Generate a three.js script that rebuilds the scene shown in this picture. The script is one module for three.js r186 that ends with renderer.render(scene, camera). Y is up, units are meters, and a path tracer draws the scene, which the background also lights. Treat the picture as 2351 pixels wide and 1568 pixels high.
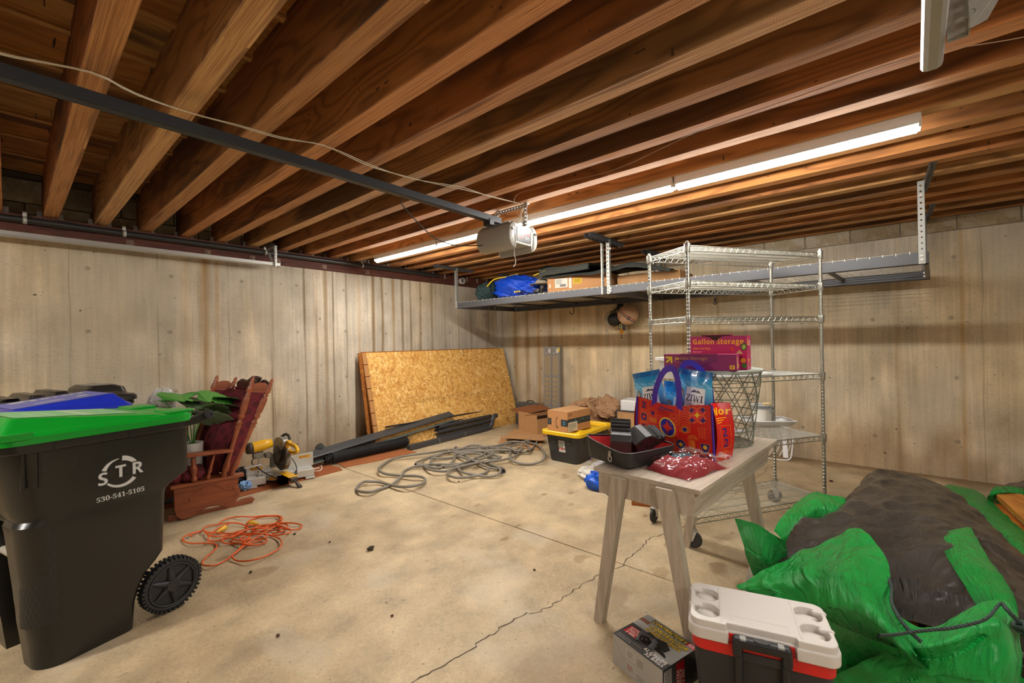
import * as THREE from 'three';
import { RoundedBoxGeometry } from 'three/addons/geometries/RoundedBoxGeometry.js';
import { RectAreaLightUniformsLib } from 'three/addons/lights/RectAreaLightUniformsLib.js';
import { mergeGeometries, mergeVertices, toCreasedNormals } from 'three/addons/utils/BufferGeometryUtils.js';

// ---------- camera, lights, exposure ----------
const scene = new THREE.Scene();
scene.background = new THREE.Color(0x0b0a09);
const EYE = new THREE.Vector3(0, 1.386, 0);
const camera = new THREE.PerspectiveCamera(77.08, 2351 / 1568, 0.05, 60);
{
  const yaw = 49.62 * Math.PI / 180, pitch = 0.065 * Math.PI / 180, roll = -1.102 * Math.PI / 180;
  const F = new THREE.Vector3(Math.sin(yaw) * Math.cos(pitch), Math.sin(pitch), -Math.cos(yaw) * Math.cos(pitch));
  const R = new THREE.Vector3(Math.cos(yaw), 0, Math.sin(yaw));
  const U = new THREE.Vector3().crossVectors(R, F);
  camera.up.copy(U.multiplyScalar(Math.cos(roll)).addScaledVector(R, -Math.sin(roll)));
  camera.position.copy(EYE);
  camera.lookAt(EYE.clone().add(F));
}
const renderer = new THREE.WebGLRenderer({ antialias: true });
renderer.toneMapping = THREE.LinearToneMapping;
renderer.toneMappingExposure = 1.75;
renderer.shadowMap.enabled = true;
RectAreaLightUniformsLib.init();
const LAMP_COLOR = new THREE.Color(1.0, 0.965, 0.91);
const LAMP_LEVEL = 20;          // area lights under the shop lights
const LAMP_GLOW = 52;            // what the eye sees of the diffusers
const BACK_LAMP_GLOW = 62;
const LAMP_X = 3.03, LAMP_Z = [[0.19, -1.05], [-1.06, -2.38], [-2.39, -3.58], [-3.59, -4.80]];
const BACK_LAMP_LEVEL = 34;     // the second row of shop lights, behind the photographer

// ---------- helpers ----------
const V = (x, y, z) => new THREE.Vector3(x, y, z);
function rng(seed) { let s = seed >>> 0; return () => { s = (s + 0x6D2B79F5) >>> 0; let t = Math.imul(s ^ (s >>> 15), 1 | s); t = (t + Math.imul(t ^ (t >>> 7), 61 | t)) ^ t; return ((t ^ (t >>> 14)) >>> 0) / 4294967296; }; }
const LAT = (() => { const r = rng(7), a = new Float32Array(65536); for (let i = 0; i < 65536; i++) a[i] = r(); return a; })();
const lat = (i, j, s) => LAT[((i * 73 + j * 179 + s * 1013 + ((i * j) & 255) * 7 + (i >> 3) * 3571) & 65535)];
const sm = (t) => t * t * (3 - 2 * t);
const mod = (a, n) => ((a % n) + n) % n;
// value noise; px, py: periods in cells (0: none)
function vn(x, y, s = 0, px = 0, py = 0) {
  let i = Math.floor(x), j = Math.floor(y); const u = sm(x - i), v = sm(y - j);
  let i1 = i + 1, j1 = j + 1;
  if (px) { i = mod(i, px); i1 = mod(i1, px); } else { i &= 4095; i1 = (i + 1) & 4095; }
  if (py) { j = mod(j, py); j1 = mod(j1, py); } else { j &= 4095; j1 = (j + 1) & 4095; }
  const a = lat(i, j, s), b = lat(i1, j, s), c = lat(i, j1, s), d = lat(i1, j1, s);
  return a + (b - a) * u + (c - a + (a - b + d - c) * u) * v;
}
function fbm(x, y, o = 4, s = 0, px = 0, py = 0) { let f = 0, a = 0.5, n = 0; for (let k = 0; k < o; k++) { f += a * vn(x, y, s + k * 17, px, py); n += a; a *= 0.5; x *= 2; y *= 2; px *= 2; py *= 2; } return f / n; }
// nearest-point distance in 3-D cells: flat facets that meet in sharp creases, like crumpled sheet
function facet(x, y, z, s) {
  const i = Math.floor(x), j = Math.floor(y), k = Math.floor(z); let m = 9;
  for (let a = -1; a < 2; a++) for (let b = -1; b < 2; b++) for (let c = -1; c < 2; c++) { const h = ((i + a) * 7919 + (j + b) * 1543 + (k + c) * 3571 + s * 271) & 65535, X = i + a + LAT[h] - x, Y = j + b + LAT[(h + 977) & 65535] - y, Z = k + c + LAT[(h + 5413) & 65535] - z, d = X * X + Y * Y + Z * Z; if (d < m) m = d; }
  return Math.sqrt(m);
}
const clamp = (x, a = 0, b = 1) => x < a ? a : x > b ? b : x;
const lerp = (a, b, t) => a + (b - a) * t;
const step = (a, b, x) => sm(clamp((x - a) / (b - a)));
const mix3 = (a, b, t) => [a[0] + (b[0] - a[0]) * t, a[1] + (b[1] - a[1]) * t, a[2] + (b[2] - a[2]) * t];
// texture from a function of (u, v) in 0..1 with v up; returns sRGB 0..255 colours (or one grey level)
function tex(w, h, fn, { data = false, wrap = true } = {}) {
  const a = new Uint8Array(w * h * 4);
  for (let y = 0, k = 0; y < h; y++) for (let x = 0; x < w; x++, k += 4) {
    const c = fn((x + 0.5) / w, (y + 0.5) / h);
    if (typeof c === 'number') a[k] = a[k + 1] = a[k + 2] = clamp(c, 0, 255);
    else { a[k] = clamp(c[0], 0, 255); a[k + 1] = clamp(c[1], 0, 255); a[k + 2] = clamp(c[2], 0, 255); }
    a[k + 3] = 255;
  }
  const t = new THREE.DataTexture(a, w, h, THREE.RGBAFormat);
  t.magFilter = THREE.LinearFilter; t.minFilter = THREE.LinearMipmapLinearFilter; t.generateMipmaps = true;
  t.wrapS = t.wrapT = wrap ? THREE.RepeatWrapping : THREE.ClampToEdgeWrapping;
  if (!data) t.colorSpace = THREE.SRGBColorSpace;
  t.needsUpdate = true; return t;
}
function canvasTex(w, h, draw) {
  const c = document.createElement('canvas'); c.width = w; c.height = h;
  const g = c.getContext('2d'); draw(g, w, h);
  const t = new THREE.CanvasTexture(c); t.colorSpace = THREE.SRGBColorSpace; t.magFilter = THREE.LinearFilter; t.anisotropy = 8; return t;
}
const std = (o) => new THREE.MeshStandardMaterial(o);
const phy = (o) => new THREE.MeshPhysicalMaterial(o);
const rgb = (r, g, b) => new THREE.Color().setRGB(r, g, b);
const hex = (h) => new THREE.Color(h);
const plainMat = (c, rough = 0.6, metal = 0, extra = {}) => std({ color: c, roughness: rough, metalness: metal, ...extra });
// geometry
function N(g) { const n = g.index ? g.toNonIndexed() : g; for (const k of Object.keys(n.attributes)) if (!['position', 'normal', 'uv'].includes(k)) n.deleteAttribute(k); if (!n.attributes.normal) n.computeVertexNormals(); if (!n.attributes.uv) n.setAttribute('uv', new THREE.BufferAttribute(new Float32Array(n.attributes.position.count * 2), 2)); return n; }
const merge = (list) => mergeGeometries(list.map(N), false);
// uv in metres by the face's main direction
function metric(g, s = 1, ou = 0, ov = 0) {
  g = N(g); const p = g.attributes.position, uv = g.attributes.uv, A = V(), B = V(), C = V();
  for (let i = 0; i < p.count; i += 3) {
    A.fromBufferAttribute(p, i); B.fromBufferAttribute(p, i + 1); C.fromBufferAttribute(p, i + 2);
    const n = B.clone().sub(A).cross(C.clone().sub(A)), ax = Math.abs(n.x), ay = Math.abs(n.y), az = Math.abs(n.z);
    for (const [k, P] of [[i, A], [i + 1, B], [i + 2, C]]) {
      if (ay >= ax && ay >= az) uv.setXY(k, P.x * s + ou, P.z * s + ov); else if (ax >= az) uv.setXY(k, P.z * s + ou, P.y * s + ov); else uv.setXY(k, P.x * s + ou, P.y * s + ov);
    }
  }
  return g;
}
function swapUV(g) { const u = g.attributes.uv; for (let i = 0; i < u.count; i++) u.setXY(i, u.getY(i), u.getX(i)); return g; }
function box(w, h, d, x = 0, y = 0, z = 0, r = 0) { const g = r ? new RoundedBoxGeometry(w, h, d, 2, Math.min(r, w * 0.49, h * 0.49, d * 0.49)) : new THREE.BoxGeometry(w, h, d); return metric(g.translate(x, y, z)); }
function rod(a, b, r, seg = 6, r2 = r) {
  const d = b.clone().sub(a), L = d.length(), g = new THREE.CylinderGeometry(r2, r, L, seg, 1);
  g.applyQuaternion(new THREE.Quaternion().setFromUnitVectors(V(0, 1, 0), d.normalize())).translate((a.x + b.x) / 2, (a.y + b.y) / 2, (a.z + b.z) / 2); return N(g);
}
const disc = (r, h, seg, x, y, z, axis = 'y') => { const g = new THREE.CylinderGeometry(r, r, h, seg); if (axis === 'x') g.rotateZ(Math.PI / 2); if (axis === 'z') g.rotateX(Math.PI / 2); return N(g.translate(x, y, z)); };
function tube(pts, r, seg = 8, per = 8, closed = false) { const c = new THREE.CatmullRomCurve3(pts, closed, 'centripetal'); return N(new THREE.TubeGeometry(c, Math.max(2, Math.round(pts.length * per)), r, seg, closed)); }
const lathe = (prof, seg = 20) => N(new THREE.LatheGeometry(prof.map(([r, y]) => new THREE.Vector2(r, y)), seg));
function shape(pts) { const s = new THREE.Shape(); pts.forEach(([x, y], i) => i ? s.lineTo(x, y) : s.moveTo(x, y)); s.closePath(); return s; }
function smoothShape(pts, per = 6) { const c = new THREE.CatmullRomCurve3(pts.map(([x, y]) => V(x, y, 0)), true, 'centripetal'); return shape(c.getPoints(pts.length * per).slice(0, -1).map((p) => [p.x, p.y])); }
function prism(pts, depth, bevel = 0, smooth = false) { return metric(new THREE.ExtrudeGeometry(smooth ? smoothShape(pts) : shape(pts), { depth: depth - 2 * bevel, bevelEnabled: bevel > 0, bevelThickness: bevel, bevelSize: bevel, bevelOffset: -bevel, bevelSegments: 2, curveSegments: 12 }).translate(0, 0, bevel)); }
// grid surface from f(u, v) -> Vector3
function surf(f, nu, nv) {
  const p = new Float32Array((nu + 1) * (nv + 1) * 3), uv = new Float32Array((nu + 1) * (nv + 1) * 2), idx = [];
  for (let j = 0, k = 0; j <= nv; j++) for (let i = 0; i <= nu; i++, k++) { const q = f(i / nu, j / nv); p[k * 3] = q.x; p[k * 3 + 1] = q.y; p[k * 3 + 2] = q.z; uv[k * 2] = i / nu; uv[k * 2 + 1] = j / nv; }
  for (let j = 0; j < nv; j++) for (let i = 0; i < nu; i++) { const a = j * (nu + 1) + i, b = a + 1, c = a + nu + 1, d = c + 1; idx.push(a, b, d, a, d, c); }
  const g = new THREE.BufferGeometry(); g.setAttribute('position', new THREE.BufferAttribute(p, 3)); g.setAttribute('uv', new THREE.BufferAttribute(uv, 2)); g.setIndex(idx); g.computeVertexNormals(); return g;
}
const soft = (g, angle = 0.6) => N(toCreasedNormals(g, angle));
const moved = (g, x, y, z, ry = 0, rx = 0, rz = 0) => { if (rx) g.rotateX(rx); if (rz) g.rotateZ(rz); if (ry) g.rotateY(ry); return g.translate(x, y, z); };
// things and parts
const names = {};
const numbered = (n) => { const k = names[n] = (names[n] ?? -1) + 1; return k ? `${n}_${String(k).padStart(3, '0')}` : n; };
function put(o) { o.castShadow = o.receiveShadow = true; return o; }
function thing(name, label, category, [x, y, z] = [0, 0, 0], turn = 0, group) {
  const o = new THREE.Group(); o.name = numbered(name); o.position.set(x, y, z); o.rotation.y = turn;
  o.userData = { label, category }; if (group) o.userData.group = group; scene.add(o); return o;
}
function part(parent, name, geo, mat, label) {
  const m = put(new THREE.Mesh(Array.isArray(geo) ? merge(geo) : geo, mat)); m.name = name; if (label) m.userData.label = label; parent.add(m); return m;
}
function solo(name, label, category, geo, mat, pos = [0, 0, 0], turn = 0, group) {   // a thing that is one mesh
  const m = put(new THREE.Mesh(Array.isArray(geo) ? merge(geo) : geo, mat)); m.name = numbered(name); m.position.set(...pos); m.rotation.y = turn;
  m.userData = { label, category }; if (group) m.userData.group = group; scene.add(m); return m;
}
function structure(name) { const o = new THREE.Group(); o.name = name; o.userData = { kind: 'structure' }; scene.add(o); return o; }
function copyOf(src, name, label, pos, turn = 0) { const c = src.clone(); c.name = numbered(name); c.position.set(...pos); c.rotation.y = turn; c.userData = { ...src.userData, label }; scene.add(c); return c; }
const parts = (parent, name, geos, mat, label) => geos.map((g) => part(parent, name, g, mat, label));
// ---------- the room ----------
const JB = 2.505, JTOP = 2.863, WX = 5.85, WZ = -5.33, LEFT = -3.0, FRONT = 3.2, SILL = 2.34;
// concrete, streaked from above; P.x metres along, y metres up
function concrete(lengthM, heightM, w, h, seed, warm, streaks, seams, scale = 1) {
  const sR = rng(seed), spots = [], holes = [];
  for (let i = 0; i < 70; i++) spots.push([sR() * lengthM, Math.pow(sR(), 1.3) * heightM, 0.004 + 0.010 * sR() * sR(), 0.5 + sR() * 0.5]);
  const cols = new Float32Array(w), dark = new Float32Array(w), rust = new Float32Array(w), pale = new Float32Array(w);
  for (let x = 0; x < w; x++) {
    const m = (x + 0.5) / w * lengthM;
    cols[x] = fbm(m * 2.3, 3.1, 3, seed) - 0.5 + 0.7 * (fbm(m * 11, 1.7, 3, seed + 5) - 0.5);
    for (const [p, wd, d, r] of streaks) { const t = Math.abs(m - p) / (wd * 0.75); if (t < 1) { const k = sm(1 - t); dark[x] = Math.max(dark[x], d * k); rust[x] = Math.max(rust[x], r * k); } }
  }
  const t = tex(w, h, (u, v) => {
    const x = u * lengthM, y = v * heightM, xi = clamp(Math.floor(u * w + (fbm(x * 9, y * 1.1, 4, seed + 7) - 0.5) * 0.035 / lengthM * w), 0, w - 1);
    const f = fbm(x * 1.1, y * 0.7, 3, seed + 40), n = fbm(x * 5, y * 3.4, 5, seed + 60), st = fbm(x * 26, y * 1.2, 3, seed + 80), fine = vn(x * 160, y * 160, seed + 3);
    let c = mix3([192, 181, 162], [208, 187, 150], clamp(warm + (f - 0.5) * 2.6));
    const L = 1 + 0.06 * cols[xi] + (n - 0.5) * 0.3 + (st - 0.5) * 0.1 + (fine - 0.5) * 0.08 + (vn(x * 70, y * 3, seed + 55) - 0.5) * 0.09;
    c = [c[0] * L, c[1] * L, c[2] * L];
    const ragged = fbm(x * 30, y * 0.9, 3, seed + 90), fade = clamp(0.45 + 0.75 * fbm(x * 3, y * 1.5, 2, seed + 95));
    const d = dark[xi] * fade * step(0.3, 0.75, ragged + dark[xi] * 0.22), r = rust[xi] * fade * (0.4 + 0.6 * ragged);
    c = mix3(c, [92, 76, 54], d * 0.75); c = mix3(c, [178, 128, 66], r * 0.7);
    const pal = step(0.60, 0.75, fbm(x * 1.6, y * 0.5, 4, seed + 130)); c = mix3(c, [192, 182, 164], pal * 0.45);
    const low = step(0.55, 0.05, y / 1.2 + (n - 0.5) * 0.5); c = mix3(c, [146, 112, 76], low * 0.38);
    for (const sx of seams) { const q = Math.abs(x - sx - (vn(y * 4, sx * 9, 11) - 0.5) * 0.012); if (q < 0.006) c = mix3(c, [92, 76, 56], 0.42 * (1 - q / 0.006) * clamp(fbm(y * 2, sx, 2, 77) * 1.6)); }
    const pit = vn(x * 75, y * 75, seed + 21); if (pit > 0.955) c = mix3(c, [70, 60, 48], step(0.955, 0.99, pit) * 0.7);
    return c;
  }, { wrap: false });
  // pits and tie holes drawn over
  const a = t.image.data, px = w / lengthM, py = h / heightM;
  for (let sx = 0.4; sx < lengthM; sx += 0.61) for (const sy of [0.35, 0.95, 1.55, 2.1]) spots.push([sx + (sR() - 0.5) * 0.05, sy + (sR() - 0.5) * 0.04, 0.020, 0.32]);
  for (const [X, Y, R, k] of spots) for (let j = Math.floor((Y - R) * py); j <= (Y + R) * py; j++) for (let i = Math.floor((X - R) * px); i <= (X + R) * px; i++) {
    if (i < 0 || j < 0 || i >= w || j >= h) continue; const q = Math.hypot(i / px - X, j / py - Y) / R + (LAT[(i * 31 + j * 17) & 65535] - 0.5) * 0.7; if (q > 1) continue; const o = (j * w + i) * 4, f = k * (1 - q * q * 0.5);
    a[o] = lerp(a[o], 74, f); a[o + 1] = lerp(a[o + 1], 64, f); a[o + 2] = lerp(a[o + 2], 52, f);
  }
  return t;
}
const roughBump = tex(512, 512, (u, v) => 255 * (0.55 * fbm(u * 24, v * 24, 4, 5, 24, 24) + 0.45 * vn(u * 128, v * 128, 9, 128, 128)), { data: true });
const bumpOf = (t, k) => { const c = t.clone(); c.repeat.set(k, k); c.needsUpdate = true; return c; };
const LA = WX - LEFT, LB = FRONT - WZ;
// [place from the left end, half width, dark, rust]
const streaksA = [[4.33, 0.09, 0.55, 0.95], [4.44, 0.05, 0.1, 0.6], [4.18, 0.06, 0.2, 0.4], [4.98, 0.035, 0.8, 0.1], [5.36, 0.03, 0.9, 0.2], [5.50, 0.07, 0.45, 0.3], [5.62, 0.06, 0.6, 0.4], [5.72, 0.03, 0.9, 0.1], [5.9, 0.025, 0.6, 0], [6.08, 0.05, 0.2, 0.5], [6.30, 0.05, 0.95, 0.5], [6.44, 0.045, 0.95, 0.5], [6.62, 0.06, 0.5, 0.7], [6.78, 0.05, 0.85, 0.3], [6.93, 0.04, 0.8, 0.2], [7.1, 0.06, 0.5, 0.2], [7.33, 0.05, 0.5, 0.3], [7.6, 0.04, 0.5, 0.1], [7.9, 0.05, 0.4, 0.1], [8.2, 0.08, 0.5, 0.1], [8.6, 0.1, 0.4, 0.2]];
const streaksB = [[0.15, 0.14, 0.5, 0.2], [0.45, 0.16, 0.45, 0.8], [0.7, 0.1, 0.5, 0.6], [0.95, 0.1, 0.3, 0.9], [1.2, 0.07, 0.2, 0.9], [1.42, 0.06, 0.2, 0.8], [1.75, 0.07, 0.3, 0.3], [2.1, 0.09, 0.3, 0.15], [2.6, 0.06, 0.6, 0.1], [3.1, 0.05, 0.5, 0.1], [3.35, 0.12, 0.35, 0.3], [3.8, 0.05, 0.4, 0.2], [4.5, 0.09, 0.2, 0.2], [5.5, 0.05, 0.35, 0.3], [5.95, 0.035, 0.1, 0.9], [6.5, 0.09, 0.3, 0.1]];
const wallAMat = std({ map: concrete(LA, SILL, 2048, 640, 101, 0.32, streaksA, [0.6, 1.8, 3.35, 3.95, 4.55, 5.0, 6.2, 7.4]), roughness: 0.92, bumpMap: bumpOf(roughBump, 8), bumpScale: 0.004 });
const wallBMat = std({ map: concrete(LB, 2.365, 2048, 640, 202, 0.62, streaksB, [1.2, 2.42, 3.64, 4.86, 6.08]), roughness: 0.92, bumpMap: bumpOf(roughBump, 8), bumpScale: 0.004 });
const blockTex = tex(512, 512, (u, v) => { const f = fbm(u * 5, v * 5, 4, 33, 5, 5), n = vn(u * 128, v * 128, 4, 128, 128), p = step(0.58, 0.72, fbm(u * 7, v * 7, 3, 63, 7, 7)); let c = mix3([176, 160, 132], [146, 130, 104], f); const L = 0.88 + n * 0.24; c = [c[0] * L, c[1] * L, c[2] * L]; return mix3(c, [190, 182, 168], p * 0.6); });
const blockMats = [0, 1, 2].map((k) => std({ map: blockTex, roughness: 0.95, bumpMap: roughBump, bumpScale: 0.004, color: [0xffffff, 0xe9e2d6, 0xd9d2c8][k] }));
const mortar = plainMat(rgb(0.27, 0.23, 0.17), 0.95);
{
  const wallUV = (g, len, hei, f) => { const p = g.attributes.position, uv = g.attributes.uv; for (let i = 0; i < p.count; i++) uv.setXY(i, f(p, i) / len, p.getY(i) / hei); return g; };
  const wa = structure('wall_back');
  part(wa, 'concrete', wallUV(N(new THREE.BoxGeometry(LA + 0.4, SILL, 0.2).translate((WX + LEFT) / 2, SILL / 2, WZ - 0.1)), LA, SILL, (p, i) => p.getX(i) - LEFT), wallAMat);
  part(wa, 'mortar_bed', box(LA, 0.62, 0.18, (WX + LEFT) / 2, SILL + 0.31, WZ - 0.23), mortar);
  const r = rng(5), bg = box(0.395, 0.192, 0.06, 0, 0, 0, 0.006);
  for (let row = 0; row < 2; row++) for (let k = 0; k < 16; k++) { const m = part(wa, 'block', bg, blockMats[Math.floor(r() * 3)]); m.position.set(-0.5 + k * 0.403 + row * 0.2, SILL + 0.19 + row * 0.2, WZ - 0.12); }
  const wb = structure('wall_right');
  part(wb, 'concrete', wallUV(N(new THREE.BoxGeometry(0.2, 2.365, LB + 0.2).translate(WX + 0.1, 2.365 / 2, (FRONT + WZ) / 2)), LB, 2.365, (p, i) => p.getZ(i) - WZ), wallBMat);
  part(wb, 'mortar_bed', box(0.19, 0.6, LB, WX + 0.109, 2.365 + 0.3, (FRONT + WZ) / 2), mortar);
  const bb = box(0.06, 0.192, 0.392, 0, 0, 0, 0.006);
  for (let row = 0; row < 2; row++) for (let k = 0; k < 21; k++) { const m = part(wb, 'block', bb, blockMats[Math.floor(r() * 3)]); m.position.set(WX + 0.032 + (r() - 0.5) * 0.003, 2.372 + 0.098 + row * 0.202, -5.2 + k * 0.4 + row * 0.2); if (r() < 0.5) m.rotation.x = Math.PI; }
  part(structure('wall_left'), 'concrete', box(0.2, 2.9, LB + 0.4, LEFT - 0.1, 1.45, (FRONT + WZ) / 2), plainMat(rgb(0.36, 0.31, 0.24), 0.9));
  part(structure('wall_front'), 'concrete', box(LA + 0.6, 2.9, 0.2, (WX + LEFT) / 2, 1.45, FRONT + 0.1), plainMat(rgb(0.36, 0.31, 0.24), 0.9));
}
// floor: four slabs between control joints
const floorTex = (() => {
  const r = rng(31), st = []; for (let i = 0; i < 46; i++) st.push([2.2 + r() * 3.2, -3.6 + r() * 3.0, 0.03 + 0.06 * r() * r(), 0.25 + 0.35 * r()]);
  st.push([2.1, -1.1, 0.16, 0.25], [1.0, -2.9, 0.12, 0.3], [0.9, -3.3, 0.05, 0.5], [2.75, -0.75, 0.1, 0.5], [2.5, -1.0, 0.08, 0.3]);
  const t = tex(2048, 2048, (u, v) => {
    const x = LEFT + u * LA, z = WZ + v * LB;
    const f = fbm(x * 0.9, z * 0.9, 4, 300), n = fbm(x * 6, z * 6, 5, 320), sw = fbm(x * 2.2 + z * 7, z * 2.2 - x * 5, 4, 340), g = vn(x * 210, z * 210, 8), g2 = vn(x * 90, z * 90, 14);
    let c = mix3([192, 172, 138], [168, 146, 112], clamp((f - 0.5) * 1.5 + 0.4)); 
    const L = 1 + (n - 0.5) * 0.24 + (sw - 0.5) * 0.2 + (g - 0.5) * 0.10 + (g2 - 0.5) * 0.07; c = [c[0] * L, c[1] * L, c[2] * L];
    c = mix3(c, [200, 190, 172], step(0.58, 0.8, fbm(x * 3.6, z * 3.6, 5, 360)) * 0.3);
    c = mix3(c, [120, 96, 66], step(0.6, 0.85, fbm(x * 1.8, z * 1.8, 5, 380)) * 0.3);
    const p = vn(x * 60, z * 60, 77); if (p > 0.975) c = mix3(c, [88, 72, 52], 0.6);
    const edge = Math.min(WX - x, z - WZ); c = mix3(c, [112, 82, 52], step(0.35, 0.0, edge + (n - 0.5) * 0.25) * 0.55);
    return c;
  }, { wrap: false });
  const a = t.image.data;
  for (const [X, Z, R, k] of st) { const i0 = (X - LEFT) / LA * 2048, j0 = (Z - WZ) / LB * 2048, ri = R / LA * 2048, rj = R * 0.6 / LB * 2048; for (let j = Math.floor(j0 - rj); j < j0 + rj; j++) for (let i = Math.floor(i0 - ri); i < i0 + ri; i++) { const q = Math.hypot((i - i0) / ri, (j - j0) / rj) + (fbm(i * 0.08, j * 0.08, 3, 9) - 0.5) * 0.9; if (q > 1 || i < 0 || j < 0 || i > 2047 || j > 2047) continue; const o = (j * 2048 + i) * 4, f = k * clamp((1 - q) * 2.5); a[o] = lerp(a[o], 118, f); a[o + 1] = lerp(a[o + 1], 92, f); a[o + 2] = lerp(a[o + 2], 62, f); } }
  return t;
})();
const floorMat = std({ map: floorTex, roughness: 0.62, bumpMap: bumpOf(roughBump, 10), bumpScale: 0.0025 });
{
  const fl = structure('floor'), jx = 2.447, jz = -4.05, gap = 0.004, T = 0.12;
  const slab = (x0, x1, z0, z1) => {
    const g = N(new RoundedBoxGeometry(x1 - x0, T, z1 - z0, 2, 0.005).translate((x0 + x1) / 2, -T / 2, (z0 + z1) / 2)), p = g.attributes.position, uv = g.attributes.uv;
    for (let i = 0; i < p.count; i++) uv.setXY(i, (p.getX(i) - LEFT) / LA, (p.getZ(i) - WZ) / LB);
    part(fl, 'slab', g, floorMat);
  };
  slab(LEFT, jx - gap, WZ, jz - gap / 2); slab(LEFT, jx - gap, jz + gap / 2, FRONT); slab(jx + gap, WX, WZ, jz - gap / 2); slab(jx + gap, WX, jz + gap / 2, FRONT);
  part(fl, 'joint_bed', box(LA + 0.4, 0.06, LB + 0.4, (WX + LEFT) / 2, -T, (FRONT + WZ) / 2), plainMat(rgb(0.06, 0.045, 0.03), 1));
  // hairline cracks, thin dark ribbons let into the surface
  const crack = (pts, w, seed) => { const r = rng(seed), P = []; for (let i = 0; i < pts.length - 1; i++) { const [a, b] = pts[i], [c, d] = pts[i + 1], n = Math.ceil(Math.hypot(c - a, d - b) / 0.025); for (let k = 0; k < n; k++) { const t = k / n; P.push([lerp(a, c, t) + (r() - 0.5) * 0.022, lerp(b, d, t) + (r() - 0.5) * 0.022, w * (0.45 + r() * 0.8)]); } }
    const g = surf((u, v) => { const q = P[Math.min(P.length - 1, Math.round(u * (P.length - 1)))]; return V(q[0], 0.0008, q[1] + (v - 0.5) * q[2]); }, P.length - 1, 1); return N(g); };
  part(fl, 'crack', merge([crack([[0.9, -1.51],[1.157, -1.444],[1.34, -1.422],[1.627, -1.406],[1.807, -1.321],[2.111, -1.294],[2.304, -1.259],[2.44, -1.205],[2.512, -1.218],[2.734, -1.214],[2.883, -1.231],[3.15, -1.114],[3.382, -1.063],[3.729, -1.032]], 0.007, 3), crack([[3.729, -1.032], [4.077, -0.984],[4.517, -0.974],[4.998, -0.895],[5.279, -0.903]], 0.005, 4)]), plainMat(rgb(0.09, 0.065, 0.04), 1));
}
// ceiling: joists under a plywood deck
const woodSide = (seed, base, darkc) => tex(2048, 256, (u, v) => {
  const x = u * 6, y = v * 0.37;                        // metres
  const w = fbm(x * 0.8, y * 5, 3, seed) * 1.0 + fbm(x * 3, y * 12, 2, seed + 9) * 0.20;
  const ring = Math.sin((w * 46 + y * 26)) * 0.5 + 0.5, g = fbm(x * 6, y * 260, 2, seed + 20);
  const stain = step(0.46, 0.70, fbm(x * 0.9, y * 4, 4, seed + 33)), hue = fbm(x * 0.6, y * 3, 2, seed + 44);
  let c = mix3(base, [base[0] * 0.92, base[1] * 0.80, base[2] * 0.66], hue); c = mix3(c, darkc, 0.40 * Math.pow(ring, 2.2) + 0.26 * (g - 0.3));
  c = mix3(c, [58, 40, 26], stain * 0.62); if (vn(x * 26, y * 40, seed + 71) > 0.97) c = mix3(c, [30, 18, 10], 0.6); return c;
});
const woodEdge = tex(2048, 64, (u, v) => { const x = u * 6, l = fbm(x * 0.8, v * 30, 2, 400), g = fbm(x * 5, v * 46, 3, 410), saw = 0.5 + 0.5 * Math.sin(x * 640 + v * 9), k = fbm(x * 1.2, v * 2, 3, 430); let c = mix3([206, 158, 102], [160, 114, 66], clamp((g - 0.5) * 2.8 + 0.5)); c = mix3(c, [216, 176, 120], clamp((l - 0.52) * 2.4)); c = mix3(c, [96, 62, 34], step(0.58, 0.74, k) * 0.5); const L = 0.95 + saw * 0.08; return [c[0] * L, c[1] * L, c[2] * L]; });
const mirrorWrap = (t) => { t.wrapS = t.wrapT = THREE.MirroredRepeatWrapping; return t; };
const sideTexs = [woodSide(500, [200, 154, 98], [106, 70, 38]), woodSide(560, [190, 142, 90], [92, 60, 32])].map(mirrorWrap);
const joistSets = [0, 1, 2, 3].map((k) => {
  const tone = [0xffffff, 0xf0dcc8, 0xffe6d0, 0xe6d6c4][k];
  const s = std({ map: sideTexs[k % 2], roughness: 0.8, color: [0xffffff, 0xf2dcc8, 0xffe4c8, 0xe2d8c8][k], bumpMap: sideTexs[k % 2], bumpScale: 0.002 }), b = std({ map: woodEdge, roughness: 0.75, color: tone, bumpMap: woodEdge, bumpScale: 0.002 });
  return [s, s, b, b, s, s];
});
const deckTex = tex(1024, 256, (u, v) => { const x = u * 4, y = v * 0.4, w = fbm(x * 1.2, y * 6, 3, 600), ring = 0.5 + 0.5 * Math.sin(w * 40 + y * 18); let c = mix3([196, 142, 78], [156, 104, 52], ring * 0.6 + (fbm(x * 8, y * 90, 2, 620) - 0.4) * 0.5); c = mix3(c, [60, 38, 20], step(0.55, 0.72, fbm(x * 1.1, y * 3, 4, 640)) * 0.6); return c; });
const deckMats = [0xffffff, 0xe8d8c4, 0xf6dcb6].map((c) => std({ map: deckTex, roughness: 0.8, color: c }));
const stripMat = std({ map: woodEdge, roughness: 0.8, color: 0xfff4dc });
const galv = std({ color: rgb(0.52, 0.52, 0.49), metalness: 0.75, roughness: 0.42, bumpMap: roughBump, bumpScale: 0.0006 });
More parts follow.
